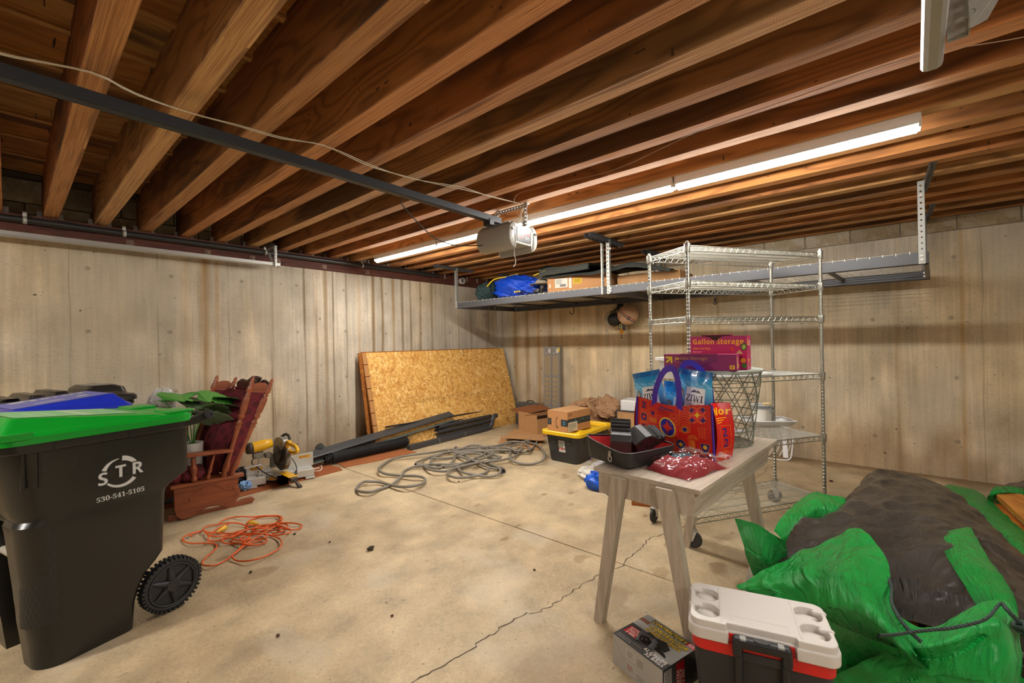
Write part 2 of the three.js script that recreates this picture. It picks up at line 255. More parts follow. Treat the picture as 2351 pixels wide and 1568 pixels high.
{
  const ce = structure('ceiling'), L = FRONT - WZ + 0.1, r = rng(77);
  const jg = N(new THREE.BoxGeometry(0.09, JTOP - JB, L)); { const p = jg.attributes.position, n = jg.attributes.normal, uv = jg.attributes.uv; for (let i = 0; i < p.count; i++) { if (Math.abs(n.getY(i)) > 0.5) uv.setXY(i, p.getZ(i) / 6, p.getX(i) / 0.09 + 0.5); else uv.setXY(i, p.getZ(i) / 6, p.getY(i) / 0.37 + 0.5); } }
  jg.clearGroups(); [0, 1, 2, 3, 4, 5].forEach((k) => jg.addGroup(k * 6, 6, k));
  const geos = [0, 1, 2, 3, 4].map((k) => { const g = jg.clone(), uv = g.attributes.uv; for (let i = 0; i < uv.count; i++) uv.setXY(i, uv.getX(i) + k * 0.37, uv.getY(i)); return g; });
  for (let k = -9; k <= 18; k++) {
    const m = put(new THREE.Mesh(geos[mod(k * 2 + 1, 5)], joistSets[mod(k * 3 + 1, 4)])); m.name = 'joist'; m.position.set(0.247 + 0.307 * k, (JB + JTOP) / 2, WZ + L / 2 - 0.1); ce.add(m);
  }
  const pg = box(LA, 0.02, 0.37, 0, 0, 0), sg = box(LA, 0.05, 0.045, 0, 0, 0, 0.003); for (const g of [pg, sg]) { const uv = g.attributes.uv; for (let i = 0; i < uv.count; i++) uv.setXY(i, uv.getX(i) / 4, uv.getY(i) / 0.4); }
  for (let k = 0; k < 22; k++) { const z = -5.215 + k * 0.403; const m = part(ce, 'deck_panel', pg, deckMats[k % 3]); m.position.set((WX + LEFT) / 2, JTOP + 0.012, z + 0.2); if (k % 2) m.rotation.y = Math.PI; const s = part(ce, 'deck_strip', sg, stripMat); s.position.set((WX + LEFT) / 2, JTOP - 0.002, z); }
  part(ce, 'roof_sheet', box(LA + 0.5, 0.06, LB + 0.6, (WX + LEFT) / 2, JTOP + 0.06, (FRONT + WZ) / 2), plainMat(rgb(0.1, 0.06, 0.03), 1));
  // nail points through the deck between the first joists
  const nails = []; for (let i = 0; i < 60; i++) { const x = -0.25 + Math.floor(r() * 4) * 0.307 + 0.05 + r() * 0.2, z = -5 + r() * 3.4; nails.push(rod(V(x, JTOP + 0.01, z), V(x + (r() - 0.5) * 0.01, JTOP - 0.035, z), 0.002, 5)); }
  part(ce, 'nail', nails, plainMat(rgb(0.05, 0.04, 0.03), 0.7)).userData.kind = 'stuff';
  const clip = merge([box(0.03, 0.05, 0.002, 0, 0.0, 0), box(0.03, 0.002, 0.04, 0, -0.025, 0.02)]);
  for (let k = -1; k <= 18; k++) for (const s of [-1, 1]) { const m = part(ce, 'joist_clip', clip, galv); m.position.set(0.247 + 0.307 * k + s * 0.062, JB + 0.03, WZ - 0.02); }
}
// red ledger board with bolts and washers
{
  const b = structure('trim_1'), redTex = tex(1024, 64, (u, v) => { const n = fbm(u * 40, v * 6, 4, 700), g = fbm(u * 30, v * 40, 2, 720); return mix3([104, 52, 34], [64, 32, 22], clamp(n * 1.1 + (g - 0.5) * 0.6)); });
  const g = box(LA, JB - SILL, 0.04, (WX + LEFT) / 2, (JB + SILL) / 2, WZ + 0.012, 0.002); { const uv = g.attributes.uv; for (let i = 0; i < uv.count; i++) uv.setXY(i, uv.getX(i) / 4, uv.getY(i) / 0.2); }
  part(b, 'board', g, std({ map: redTex, roughness: 0.75 }));
  const bolt = merge([box(0.055, 0.05, 0.004, 0, 0, 0.002, 0.001), disc(0.012, 0.014, 6, 0, 0, 0.01, 'z')]), bm = plainMat(rgb(0.2, 0.13, 0.09), 0.6, 0.5);
  for (const x of [0.75, 1.36, 1.78, 2.05, 2.6, 3.2]) { const m = part(b, 'bolt', bolt, bm); m.position.set(x, SILL + 0.04, WZ + 0.032); }
  const strap = box(0.03, 0.09, 0.003, 0, 0, 0, 0.0008); for (let k = 0; k < 6; k++) { const m = part(b, 'strap', strap, galv); m.position.set(4.34 + k * 0.245, SILL + 0.13, WZ + 0.034); }
}
// shop lights
function shopLight(z0, z1, label) {
  const L = z0 - z1 - 0.012, o = thing('shop_light', label, 'light', [LAMP_X, JB, (z0 + z1) / 2], 0, 'shop lights in a row under the joists');
  part(o, 'housing', prism([[-0.042, 0], [-0.042, -0.03], [-0.036, -0.052], [0.036, -0.052], [0.042, -0.03], [0.042, 0]], L).translate(0, 0, -L / 2), plainMat(rgb(0.6, 0.58, 0.54), 0.5));
  const prof = []; for (let k = 0; k <= 8; k++) { const a = Math.PI * k / 8; prof.push([-0.031 * Math.cos(a), -0.052 - 0.034 * Math.sin(a)]); }
  part(o, 'light_diffuser', prism(prof, L - 0.02).translate(0, 0, -L / 2 + 0.01), std({ color: 0xffffff, emissive: LAMP_COLOR, emissiveIntensity: LAMP_GLOW, roughness: 0.4 }));
  for (const s of [-1, 1]) part(o, 'end_cap', box(0.078, 0.07, 0.012, 0, -0.036, s * (L / 2), 0.003), plainMat(rgb(0.6, 0.57, 0.52), 0.5));
  const a = new THREE.RectAreaLight(LAMP_COLOR, LAMP_LEVEL, 0.06, L - 0.03); a.position.set(LAMP_X, JB - 0.0885, (z0 + z1) / 2); a.rotation.x = -Math.PI / 2; scene.add(a);
}
['end shop light on the right, glowing above the open floor near the wire rack', 'second shop light from the right end, beside the steel strap hanger', 'shop light partly hidden behind the pale ceiling door opener', 'far end shop light, closest to the back concrete wall'].forEach((l, k) => shopLight(...LAMP_Z[k], l));
{ // more light from behind the photographer
  for (const [x, z, k, l] of [[0.1, 1.5, 0.7, 'shop light behind the photographer, nearest the left wall'], [1.45, 1.5, 0.7, 'shop light behind the photographer, above the green tarp side'], [-1.5, -2.9, 1.5, 'shop light over the door side, left of the wheeled bins']]) { const o = thing('shop_light', l, 'light', [x, JB, z]);
    part(o, 'housing', box(1.3, 0.05, 0.084, 0, -0.025, 0, 0.004), plainMat(rgb(0.6, 0.58, 0.54), 0.5)); part(o, 'light_diffuser', box(1.28, 0.03, 0.062, 0, -0.066, 0, 0.012), std({ color: 0xffffff, emissive: LAMP_COLOR, emissiveIntensity: BACK_LAMP_GLOW * k }));
    const a = new THREE.RectAreaLight(LAMP_COLOR, BACK_LAMP_LEVEL * k, 1.26, 0.06); a.position.set(x, JB - 0.083, z); a.rotation.x = -Math.PI / 2; scene.add(a); }
}
// ---------- things under the ceiling ----------
const galvDull = std({ color: rgb(0.42, 0.42, 0.38), metalness: 0.55, roughness: 0.5, bumpMap: roughBump, bumpScale: 0.0006 });
const darkSteel = std({ color: rgb(0.10, 0.10, 0.105), metalness: 0.4, roughness: 0.42 });
const blackSteel = std({ color: rgb(0.028, 0.03, 0.034), metalness: 0.4, roughness: 0.45 });
const bright = std({ color: rgb(0.75, 0.74, 0.7), metalness: 0.9, roughness: 0.3 });
const blackPlastic = plainMat(rgb(0.016, 0.016, 0.016), 0.4);
// perforated strap of length L along y from 0, width w, in the xy plane
function strap(L, w, pitch = 0.03, r = 0.005, t = 0.002) {
  const s = new THREE.Shape(); s.moveTo(-w / 2, 0); s.lineTo(w / 2, 0); s.lineTo(w / 2, L); s.lineTo(-w / 2, L); s.closePath();
  for (let y = pitch * 0.6; y < L - pitch * 0.4; y += pitch) { const h = new THREE.Path(); h.absarc(0, y, r, 0, Math.PI * 2, true); s.holes.push(h); }
  return N(new THREE.ExtrudeGeometry(s, { depth: t, bevelEnabled: false, curveSegments: 5 }));
}
const angleIron = (L, w, pitch, r) => merge([strap(L, w, pitch, r).translate(w / 2, 0, 0), strap(L, w, pitch, r).rotateY(-Math.PI / 2).translate(0, 0, w / 2)]);
function lay(g, a, b) { // a part built along y from 0, laid from a to b
  return g.applyQuaternion(new THREE.Quaternion().setFromUnitVectors(V(0, 1, 0), b.clone().sub(a).normalize())).translate(a.x, a.y, a.z);
}
{ // door opener
  const o = thing('door_opener', 'pale grey garage door opener hanging from the joists at the end of a black rail', 'door opener', [2.66, 2.22, -2.29]);
  const shell = plainMat(rgb(0.3, 0.28, 0.25), 0.4), lens = phy({ color: rgb(0.34, 0.32, 0.28), roughness: 0.4, clearcoat: 0.3 });
  // body, seen from the side: flat label face towards +z, rounded lens housings on both ends
  part(o, 'housing', prism([[-0.12, 0.085], [-0.12, -0.05], [-0.1, -0.065], [0.085, -0.065], [0.1, -0.05], [0.1, 0.085]], 0.34, 0.006).translate(0, 0, -0.17), plainMat(rgb(0.36, 0.35, 0.32), 0.4));
  for (const k of [-1, 1]) part(o, 'lens', soft(prism([[0.098, 0.1], [0.14, 0.092], [0.172, 0.06], [0.184, 0.0], [0.174, -0.06], [0.14, -0.1], [0.098, -0.11]].map(([x, y]) => [x * k, y]), 0.37, 0.03, true).translate(0, 0, -0.19), 0.7), lens);
  part(o, 'top_plate', box(0.3, 0.006, 0.3, 0, 0.094, 0, 0.002), galv);
  const lab = canvasTex(512, 300, (g, w, h) => { g.fillStyle = '#414543'; g.fillRect(0, 0, w, h); g.fillStyle = '#9a9c98'; g.fillRect(30, 20, 150, 12); g.fillStyle = '#cfccc4'; g.font = 'bold 84px sans-serif'; g.fillText('LiftMaster', 24, 112, 464); g.fillStyle = '#d4252a'; g.fillRect(24, 126, 464, 30); g.fillStyle = '#eee'; g.font = 'bold 24px sans-serif'; g.fillText('P R O F E S S I O N A L', 60, 150, 400); g.fillStyle = '#c22228'; g.font = 'italic bold 50px serif'; g.fillText('Formula I', 26, 228, 220); for (const x of [350, 430]) { g.strokeStyle = '#ddd'; g.lineWidth = 6; g.beginPath(); g.arc(x, 215, 22, 0, 7); g.stroke(); g.fillStyle = '#222'; g.beginPath(); g.arc(x, 215, 14, 0, 7); g.fill(); g.fillStyle = '#ddd'; g.fillRect(x - 10, 176, 20, 8); } });
  const lg = new THREE.PlaneGeometry(0.17, 0.115).translate(0, 0.012, 0.1735); part(o, 'label_panel', N(lg), std({ map: lab, roughness: 0.4 }));
  for (const x of [-0.14, 0.14]) { const m = part(o, 'slot', disc(0.014, 0.006, 12, 0, 0, 0, 'z'), blackPlastic); m.scale.set(1.2, 0.7, 1); m.position.set(x, 0.04, 0.184); }
  // rail to the door, a black C section
  const rail = prism([[-0.028, -0.024], [-0.02, -0.028], [0.02, -0.028], [0.028, -0.024], [0.028, 0.02], [0.012, 0.024], [0.010, 0.014], [-0.010, 0.014], [-0.012, 0.024], [-0.028, 0.02]], 4.9).rotateY(Math.PI / 2).translate(-5.0, 0.135, 0);
  const R = part(o, 'rail', rail, blackSteel, 'long black steel rail'); part(R, 'chain', [rod(V(-5, 0.152, 0.006), V(-0.1, 0.152, 0.006), 0.004, 5), rod(V(-5, 0.152, -0.006), V(-0.1, 0.152, -0.006), 0.004, 5)], blackPlastic); part(R, 'rail_clamp', box(0.05, 0.05, 0.07, -0.22, 0.1, 0, 0.004), blackSteel);
  // hanger: two posts and a cross bar under the joist
  part(o, 'hanger_bar', lay(angleIron(0.36, 0.034, 0.03, 0.006), V(0.045, 0.276, -0.18), V(0.045, 0.276, 0.18)), galvDull);
  for (const z of [-0.14, 0.155]) part(o, 'hanger_post', angleIron(0.19, 0.03, 0.03, 0.006).translate(0.03, 0.09, z), galv);
  part(o, 'bracket', prism([[-0.06, 0], [0.06, 0], [0.045, 0.04], [-0.03, 0.045]], 0.003).translate(0.05, 0.095, 0.15), galv);
  // bundled cords at the hanger
  const r = rng(3); part(o, 'wire_tie', [0, 1, 2, 3, 4].map(() => { const x = 0.02 + r() * 0.05, z = 0.12 + r() * 0.04; return tube([V(x, 0.26, z), V(x - 0.03 - r() * 0.02, 0.18, z), V(x - 0.05, 0.1, z - 0.02 * r())], 0.002, 5, 4); }), plainMat(rgb(0.6, 0.52, 0.36), 0.6));
}
solo('bell_wire', 'pair of cream bell wires stapled along the joists above the opener rail', 'wire', [0, 1].map((k) => tube([[-0.6, -2.5], [-0.007, -2.455], [0.1, -2.424], [0.247, -2.375], [0.36, -2.42], [0.56, -2.45], [0.765, -2.418], [0.94, -2.386], [1.13, -2.321], [1.25, -2.33], [1.46, -2.36], [1.75, -2.359], [1.888, -2.326], [2.11, -2.238], [2.415, -2.215], [2.69, -2.16]].map(([x, z], i) => V(x, 2.496 - (i % 3 === 1 ? 0.012 * k : 0), z + (k - 0.5) * 0.014 * Math.sin(i * 1.9))), 0.0028, 5, 4)), plainMat(rgb(0.66, 0.58, 0.42), 0.6));
solo('antenna_wire', 'thin brown wire strung over the joists towards the right', 'wire', tube([[2.69, 2.3, -2.13], [2.575, 2.46, -2.138], [2.5, 2.492, -2.06], [2.467, 2.48, -1.77], [2.55, 2.485, -1.3], [2.38, 2.48, -0.7], [2.36, 2.485, -0.3], [2.33, 2.48, 0.13], [2.453, 2.48, 0.43], [2.6, 2.48, 0.9]].map((p) => V(...p)), 0.002, 5, 5), plainMat(rgb(0.36, 0.22, 0.13), 0.6));
solo('power_cord', 'black power cord looping from the rail to the pale opener', 'cord', tube([[1.66, 2.345, -2.32], [1.665, 2.31, -2.34], [1.737, 2.253, -2.35], [1.956, 2.131, -2.36], [2.118, 2.108, -2.36], [2.3, 2.13, -2.37], [2.46, 2.16, -2.38]].map((p) => V(...p)), 0.004, 6, 8), blackPlastic);
solo('pull_cord', 'short white pull cord dangling below the opener', 'cord', tube([[2.64, 2.14, -2.2], [2.635, 2.09, -2.2], [2.65, 2.05, -2.2], [2.645, 2.01, -2.2], [2.62, 1.985, -2.2]].map((p) => V(...p)), 0.0028, 5, 6), plainMat(rgb(0.6, 0.57, 0.5), 0.6));
// door tracks
const trackProf = [[-0.026, 0.018], [-0.026, -0.012], [-0.02, -0.022], [-0.008, -0.026], [0.014, -0.026], [0.024, -0.02], [0.028, -0.008], [0.028, 0.02], [0.025, 0.02], [0.025, -0.006], [0.02, -0.016], [0.012, -0.022], [-0.006, -0.022], [-0.018, -0.018], [-0.023, -0.01], [-0.023, 0.018]];
{
  const o = thing('door_track', 'galvanised door track running along the back wall below the black pipe', 'door track', [-2.8, 2.305, -5.13]);
  part(o, 'rail', prism(trackProf, 4.8).rotateY(Math.PI / 2), galv);
  part(o, 'hanger_post', angleIron(0.24, 0.032, 0.028, 0.006).translate(4.735, -0.025, 0.02), galv);
  part(o, 'hanger_bar', lay(angleIron(0.2, 0.032, 0.028, 0.006), V(4.74, 0.2, 0.03), V(4.74, 0.2, -0.17)), galv);
  part(o, 'brace', lay(strap(0.22, 0.028, 0.028, 0.006), V(4.73, 0.0, -0.0), V(4.73, 0.18, -0.13)), galv);
  parts(o, 'bolt', [0.0, 0.05].map((y) => disc(0.008, 0.008, 6, 4.75, y - 0.01, 0.035, 'z')), bright);
  const p = thing('door_track', 'galvanised door track end hanging from the joists, braced by perforated steel', 'door track', [1.97, 2.275, 0.15], -0.05);
  part(p, 'rail', prism(trackProf, 3.2).rotateY(-Math.PI / 2), galv);
  part(p, 'hanger_post', angleIron(0.26, 0.045, 0.032, 0.0085).rotateY(Math.PI).rotateX(0).translate(-0.16, -0.03, 0.075), galvDull);
  part(p, 'brace', lay(strap(0.34, 0.045, 0.032, 0.0085).rotateY(-Math.PI / 2), V(-0.165, -0.01, 0.05), V(-0.165, 0.22, 0.22)), galvDull);
  part(p, 'gusset', prism([[-0.03, 0], [0.05, 0.02], [0.1, 0.12], [-0.03, 0.12]], 0.002).rotateY(-Math.PI / 2).translate(-0.163, -0.025, 0.06), galvDull);
}
{ // drain pipe on the ledger
  const o = thing('drain_pipe', 'black plastic drain pipe strapped along the top of the back wall', 'pipe', [0, 2.452, -5.256]);
  part(o, 'pipe', disc(0.028, 7.4, 16, 0.7, 0, 0, 'x'), plainMat(rgb(0.022, 0.02, 0.018), 0.38));
  part(o, 'coupling', disc(0.033, 0.12, 16, 0.32, 0, 0, 'x'), plainMat(rgb(0.022, 0.02, 0.018), 0.38));
  for (const x of [0.1, 0.705, 1.9, 3.1]) part(o, 'pipe_strap', [new THREE.TorusGeometry(0.0305, 0.0016, 4, 20).rotateY(Math.PI / 2).scale(8, 1, 1).translate(x, 0, 0), box(0.024, 0.05, 0.002, x, 0.045, -0.004)], plainMat(rgb(0.5, 0.48, 0.42), 0.5, 0.5));
}
solo('vent_pipe', 'short white pipe stub poking through the red ledger above the hanging rack', 'pipe', [new THREE.TorusGeometry(0.045, 0.008, 8, 20).translate(0, 0, 0.06), N(new THREE.CylinderGeometry(0.047, 0.047, 0.1, 20, 1, true)).rotateX(Math.PI / 2)], std({ color: rgb(0.5, 0.48, 0.42), roughness: 0.5, side: THREE.DoubleSide }), [4.93, 2.42, WZ + 0.03]);
// hanging racks
function hangingRack(label, z0, z1, longWires) {
  const o = thing('hanging_rack', label, 'hanging rack', [4.35, 1.9, z0], 0, 'steel racks hung from the joists'), L = z1 - z0, W = 1.25, K = 0.09;
  const at = (s, t, y) => V(s * W, y, t * L + K * s);
  const beam = (a, b, h, w) => { const d = b.clone().sub(a), g = box(d.length(), h, w, 0, 0, 0, 0.004); return g.rotateY(-Math.atan2(d.z, d.x)).translate((a.x + b.x) / 2, a.y + h / 2, (a.z + b.z) / 2); };
  part(o, 'beam', beam(at(0, 0, 0), at(0, 1, 0), 0.085, 0.028), darkSteel); part(o, 'beam', beam(at(1, 0, -0.005), at(1, 1, -0.005), 0.085, 0.028), darkSteel);
  part(o, 'lip', beam(at(0.02, 0, 0), at(0.02, 1, 0), 0.004, 0.06), darkSteel); part(o, 'lip', beam(at(0.975, 0, 0), at(0.975, 1, 0), 0.004, 0.07), darkSteel);
  for (const t of [0.006, 0.994]) part(o, 'cross_beam', beam(at(0, t, 0), at(1, t, 0), 0.075, 0.028), darkSteel);
  for (const t of [0.25, 0.5, 0.75]) part(o, 'cross_brace', beam(at(0, t, 0.04), at(1, t, 0.04), 0.03, 0.03), darkSteel);
  const wires = []; for (let i = 0; i <= 12; i++) wires.push(rod(at(i / 12, 0.01, 0.088), at(i / 12, 0.99, 0.088), 0.0028, 5)); for (let i = 0; i <= longWires; i++) { const a = at(-0.012, 0.01 + 0.98 * i / longWires, 0.0925), b = at(1.012, 0.01 + 0.98 * i / longWires, 0.0925); wires.push(rod(a, b, 0.0028, 5)); wires.push(rod(a, a.clone().setY(0.075), 0.0028, 5)); }
  part(o, 'wire_deck', wires, bright).userData.kind = 'stuff';
  for (const s of [0, 1]) for (const t of [0.008, 0.992]) {
    const p = at(s, t, 0); part(o, 'post', angleIron(0.605, 0.036, 0.042, 0.007).rotateY(t < 0.5 ? Math.PI * 0.5 : Math.PI).translate(p.x - 0.018, 0, p.z + (t < 0.5 ? 0.002 : 0)), s ? darkSteel : galvDull);
    part(o, 'ceiling_bar', lay(angleIron(0.78, 0.04, 0.045, 0.006), V(p.x - 0.44, 0.604, p.z), V(p.x + 0.36, 0.604, p.z)).translate(0, -0.001, 0), darkSteel);
    parts(o, 'bolt', [0.03, 0.06, 0.5].map((y) => disc(0.011, 0.01, 6, p.x - 0.02, y, p.z + (t < 0.5 ? 0.018 : -0.018), 'x')), bright);
  }
  return o;
}
hangingRack('hanging steel rack by the room corner, loaded with a blue bag and cartons', -4.774, -2.295, 32);
hangingRack('empty hanging steel rack above the chrome wire shelving', -2.27, 0.30, 33);
// ---------- carts, chair, saw and cords along the back wall ----------
// loft closed rings (arrays of Vector3, equal length) into a skin
function loft(rings, capA = true, capB = true) {
  const n = rings[0].length, p = [], idx = [];
  for (const r of rings) for (const q of r) p.push(q.x, q.y, q.z);
  for (let j = 0; j < rings.length - 1; j++) for (let i = 0; i < n; i++) { const a = j * n + i, b = j * n + (i + 1) % n, c = a + n, d = b + n; idx.push(a, b, d, a, d, c); }
  const cap = (ring, flip) => { const f = THREE.ShapeUtils.triangulateShape(ring.map((q) => new THREE.Vector2(q.x, q.z)), []); const o = p.length / 3; ring.forEach((q) => p.push(q.x, q.y, q.z)); for (const t of f) flip ? idx.push(o + t[2], o + t[1], o + t[0]) : idx.push(o + t[0], o + t[1], o + t[2]); };
  if (capA) cap(rings[0], false); if (capB) cap(rings[rings.length - 1], true);
  const g = new THREE.BufferGeometry(); g.setAttribute('position', new THREE.Float32BufferAttribute(p, 3)); g.setIndex(idx); g.computeVertexNormals(); g.setAttribute('uv', new THREE.Float32BufferAttribute(new Float32Array(p.length / 3 * 2), 2)); return g;
}
// rounded rectangle ring in xz at height y
function rring(x0, x1, z0, z1, y, r, seg = 5, r2 = r) {
  const o = []; const c = [[x1 - r, z1 - r, 0, r], [x0 + r2, z1 - r2, 1, r2], [x0 + r2, z0 + r2, 2, r2], [x1 - r, z0 + r, 3, r]];
  for (const [cx, cz, q, R] of c) for (let k = 0; k <= seg; k++) { const a = (q + k / seg) * Math.PI / 2; o.push(V(cx + R * Math.cos(a), y, cz + R * Math.sin(a))); } return o;
}
const cartBlack = std({ color: rgb(0.0155, 0.0145, 0.012), roughness: 0.27, bumpMap: bumpOf(roughBump, 3), bumpScale: 0.0005 });
const cartGrip = std({ color: rgb(0.016, 0.016, 0.015), roughness: 0.42, bumpMap: tex(128, 128, (u, v) => { const a = Math.abs(((u * 8 + v * 8) % 1) - 0.5), b = Math.abs(mod(u * 8 - v * 8, 1) - 0.5); return 255 * (Math.max(a, b) > 0.4 ? 1 : 0.2); }, { data: true }), bumpScale: 0.0015 });
const rubber = plainMat(rgb(0.02, 0.021, 0.023), 0.5);
const strTex = canvasTex(640, 720, (g, w, h) => {
  g.clearRect(0, 0, w, h); g.strokeStyle = '#c9c9c6'; g.lineCap = 'butt';
  const cx = 318, cy = 285, arc = (a0, a1, w0, w1, n = 40) => { for (let i = 0; i < n; i++) { const t = i / n; g.lineWidth = lerp(w0, w1, t); g.beginPath(); g.arc(cx, cy, 205, a0 + (a1 - a0) * t, a0 + (a1 - a0) * (t + 1.4 / n)); g.stroke(); } };
  arc(Math.PI * 1.10, Math.PI * 1.47, 58, 8); arc(Math.PI * 1.53, Math.PI * 1.93, 72, 46); arc(Math.PI * 0.2, Math.PI * 0.88, 56, 20);
  g.font = 'bold 250px sans-serif'; g.textAlign = 'center'; g.lineJoin = 'miter';
  for (const [c, x, y] of [['S', 110, 420], ['T', 318, 360], ['R', 520, 360]]) { g.strokeStyle = '#141310'; g.lineWidth = 30; g.strokeText(c, x, y); g.fillStyle = '#c9c9c6'; g.fillText(c, x, y); }
  g.fillStyle = '#c9c9c6'; g.font = 'bold 94px serif'; g.fillText('530-541-5105', 320, 655, 620);
});
const decalMat = (t, o = {}) => std({ map: t, transparent: true, alphaTest: 0.5, roughness: 0.5, side: THREE.DoubleSide, ...o });
function makeCart(label, lidColor, pos, turn, kind) {
  const o = thing('wheeled_bin', label, 'bin', pos, turn, 'wheeled bins along the back wall');
  const H = 0.28;
  const ring = (xf, xr, hw, R, nd, y) => { const q = [], r = 0.035; const arc = (cx, cz, rr, a0, a1, n) => { for (let k = 0; k <= n; k++) { const a = a0 + (a1 - a0) * k / n; q.push(V(cx + rr * Math.cos(a), y, cz + rr * Math.sin(a))); } };
    arc(xr - r, hw - r, r, 0, Math.PI / 2, 4); arc(xf + R, hw - R, R, Math.PI / 2, Math.PI, 7); q.push(V(xf, y, 0.105), V(xf + nd, y, 0.09), V(xf + nd, y, -0.09), V(xf, y, -0.105)); arc(xf + R, -hw + R, R, Math.PI, Math.PI * 1.5, 7); arc(xr - r, -hw + r, r, Math.PI * 1.5, Math.PI * 2, 4); return q; };
  const lv = [[-0.15, 0.186, 0.268, 0.09, 0.16, 0], [-0.163, 0.194, 0.272, 0.09, 0.17, 0.13], [-0.171, 0.214, 0.275, 0.09, 0.17, 0.20], [-0.174, 0.244, 0.276, 0.09, 0.17, 0.26], [-0.178, 0.285, 0.278, 0.09, 0.17, 0.30], [-0.18, 0.312, 0.279, 0.09, 0.17, 0.335], [-0.203, 0.324, H, 0.085, 0.15, 0.60], [-0.208, 0.325, H, 0.08, 0.02, 0.635], [-0.196, 0.332, H, 0.10, 0.004, 0.655], [-0.204, 0.355, H, 0.11, 0, 0.675], [-0.217, 0.432, H, 0.11, 0, 0.72], [-0.243, 0.436, H, 0.11, 0, 0.94], [-0.245, 0.438, H, 0.11, 0, 0.97]];
  part(o, 'body', soft(loft(lv.map((l) => ring(...l))), 0.7), cartBlack);
  part(o, 'grip_patch', moved(new THREE.CylinderGeometry(0.0925, 0.0925, 0.4, 12, 1, true, -Math.PI * 0.5, Math.PI * 0.5).scale(1, 1, 1), 0, 0, 0).translate(-0.18 + 0.0895, 0.40, 0.1895), cartGrip);
  // rim, ribs and handle
  part(o, 'rim', [soft(loft([rring(-0.268, 0.452, -0.302, 0.302, 0.958, 0.09), rring(-0.272, 0.456, -0.306, 0.306, 0.964, 0.09), rring(-0.272, 0.456, -0.306, 0.306, 0.999, 0.09), rring(-0.262, 0.446, -0.296, 0.296, 1.002, 0.08)]), 0.5), ...[-0.1, 0.16].flatMap((x) => [0.296, -0.296].map((z) => box(0.006, 0.036, 0.024, x, 0.978, z))), box(0.012, 0.16, 0.02, -0.19, 0.88, 0.275, 0.004), box(0.012, 0.16, 0.02, -0.14, 0.88, 0.277, 0.004)], cartBlack);
  for (const s of [-1, 1]) part(o, 'handle_arm', prism([[0.40, 0.962], [0.47, 0.968], [0.525, 0.985], [0.545, 1.01], [0.54, 1.032], [0.52, 1.038], [0.47, 1.015], [0.40, 1.0]], 0.03, 0.004).translate(0, 0, s * 0.285 - 0.015), cartBlack);
  part(o, 'handle', rod(V(0.522, 1.012, -0.3), V(0.522, 1.012, 0.3), 0.016, 12), cartBlack);
  part(o, 'hinge_pin', [disc(0.024, 0.012, 16, 0.522, 1.012, 0.306, 'z'), new THREE.TorusGeometry(0.013, 0.004, 6, 16).translate(0.522, 1.012, 0.313)], rubber);
  // lid
  const lm = std({ color: lidColor, roughness: 0.26, bumpMap: bumpOf(roughBump, 4), bumpScale: 0.0005, side: THREE.DoubleSide });
  const L = part(o, 'lid', [soft(loft([rring(-0.288, 0.465, -0.318, 0.318, 0.996, 0.09), rring(-0.286, 0.463, -0.316, 0.316, 1.026, 0.09), rring(-0.272, 0.452, -0.302, 0.302, 1.040, 0.085), rring(-0.262, 0.44, -0.29, 0.29, 1.040, 0.08)], false, true), 0.5),
    soft(loft(kind === 2 ? [rring(-0.25, 0.40, -0.26, 0.26, 1.036, 0.05), rring(-0.22, 0.3, -0.2, 0.2, 1.065, 0.05), rring(-0.2, 0.22, -0.18, 0.18, 1.07, 0.05)] : [rring(-0.262, 0.38, -0.275, 0.275, 1.038, 0.03), rring(-0.205, 0.27, -0.21, 0.21, 1.10, 0.02).map((q) => V(q.x, 1.102 - (q.x + 0.205) * 0.1, q.z))]), 0.4),
    prism([[-0.3, -0.03], [-0.285, 0.0], [-0.19, 0.0], [-0.17, -0.03]], 0.03, 0.004).rotateX(-Math.PI / 2).translate(0, 1.02, 0.30), box(0.12, 0.014, 0.16, 0.4, 1.045, 0.2, 0.006), box(0.12, 0.014, 0.16, 0.4, 1.045, -0.2, 0.006)], lm);
  if (kind === 0) part(L, 'lid_print', surf((u, v) => { const x = -0.19 + u * 0.43, z = lerp(0.195, -0.195, v); return V(x, 1.1035 - (x + 0.205) * 0.1, z); }, 2, 2), decalMat(canvasTex(512, 420, (g, w, h) => { g.fillStyle = '#7fb37c'; g.fillRect(0, 0, w, h); g.globalAlpha = 0.7; g.fillStyle = '#c2ccae'; g.fillRect(270, 10, 60, 400); g.fillRect(330, 10, 170, 40); g.font = 'bold 40px sans-serif'; g.save(); g.translate(120, 390); g.rotate(-Math.PI / 2); g.fillText('YARD WASTE', 0, 0); g.fillText('LAWN AND LEAVES', 0, 60, 330); g.restore(); const r = rng(4); for (let i = 0; i < 260; i++) { g.globalAlpha = 0.25; g.fillRect(340 + r() * 160, 60 + r() * 350, 4 + r() * 22, 3); } })), 'worn pale print on the green lid');
  if (kind === 1) { const q = surf((u, v) => { const x = -0.19 + u * 0.43, z = lerp(0.195, -0.195, v); return V(x, 1.1035 - (x + 0.205) * 0.1, z); }, 2, 2); part(L, 'lid_print', q, decalMat(canvasTex(512, 420, (g, w, h) => { g.fillStyle = '#6f72b4'; g.fillRect(0, 0, w, h); g.fillStyle = '#c9c7c0'; for (const [x, y, a, b] of [[40, 300, 120, 70], [190, 310, 90, 60], [300, 300, 140, 80], [80, 120, 60, 60], [220, 100, 160, 14], [220, 130, 120, 14]]) g.fillRect(x, y, a, b); g.fillStyle = '#3a3c52'; for (const [x, y] of [[90, 320], [130, 335], [220, 330], [350, 330]]) { g.beginPath(); g.arc(x, y, 18, 0, 7); g.fill(); } })), 'faded print on the blue lid'); }
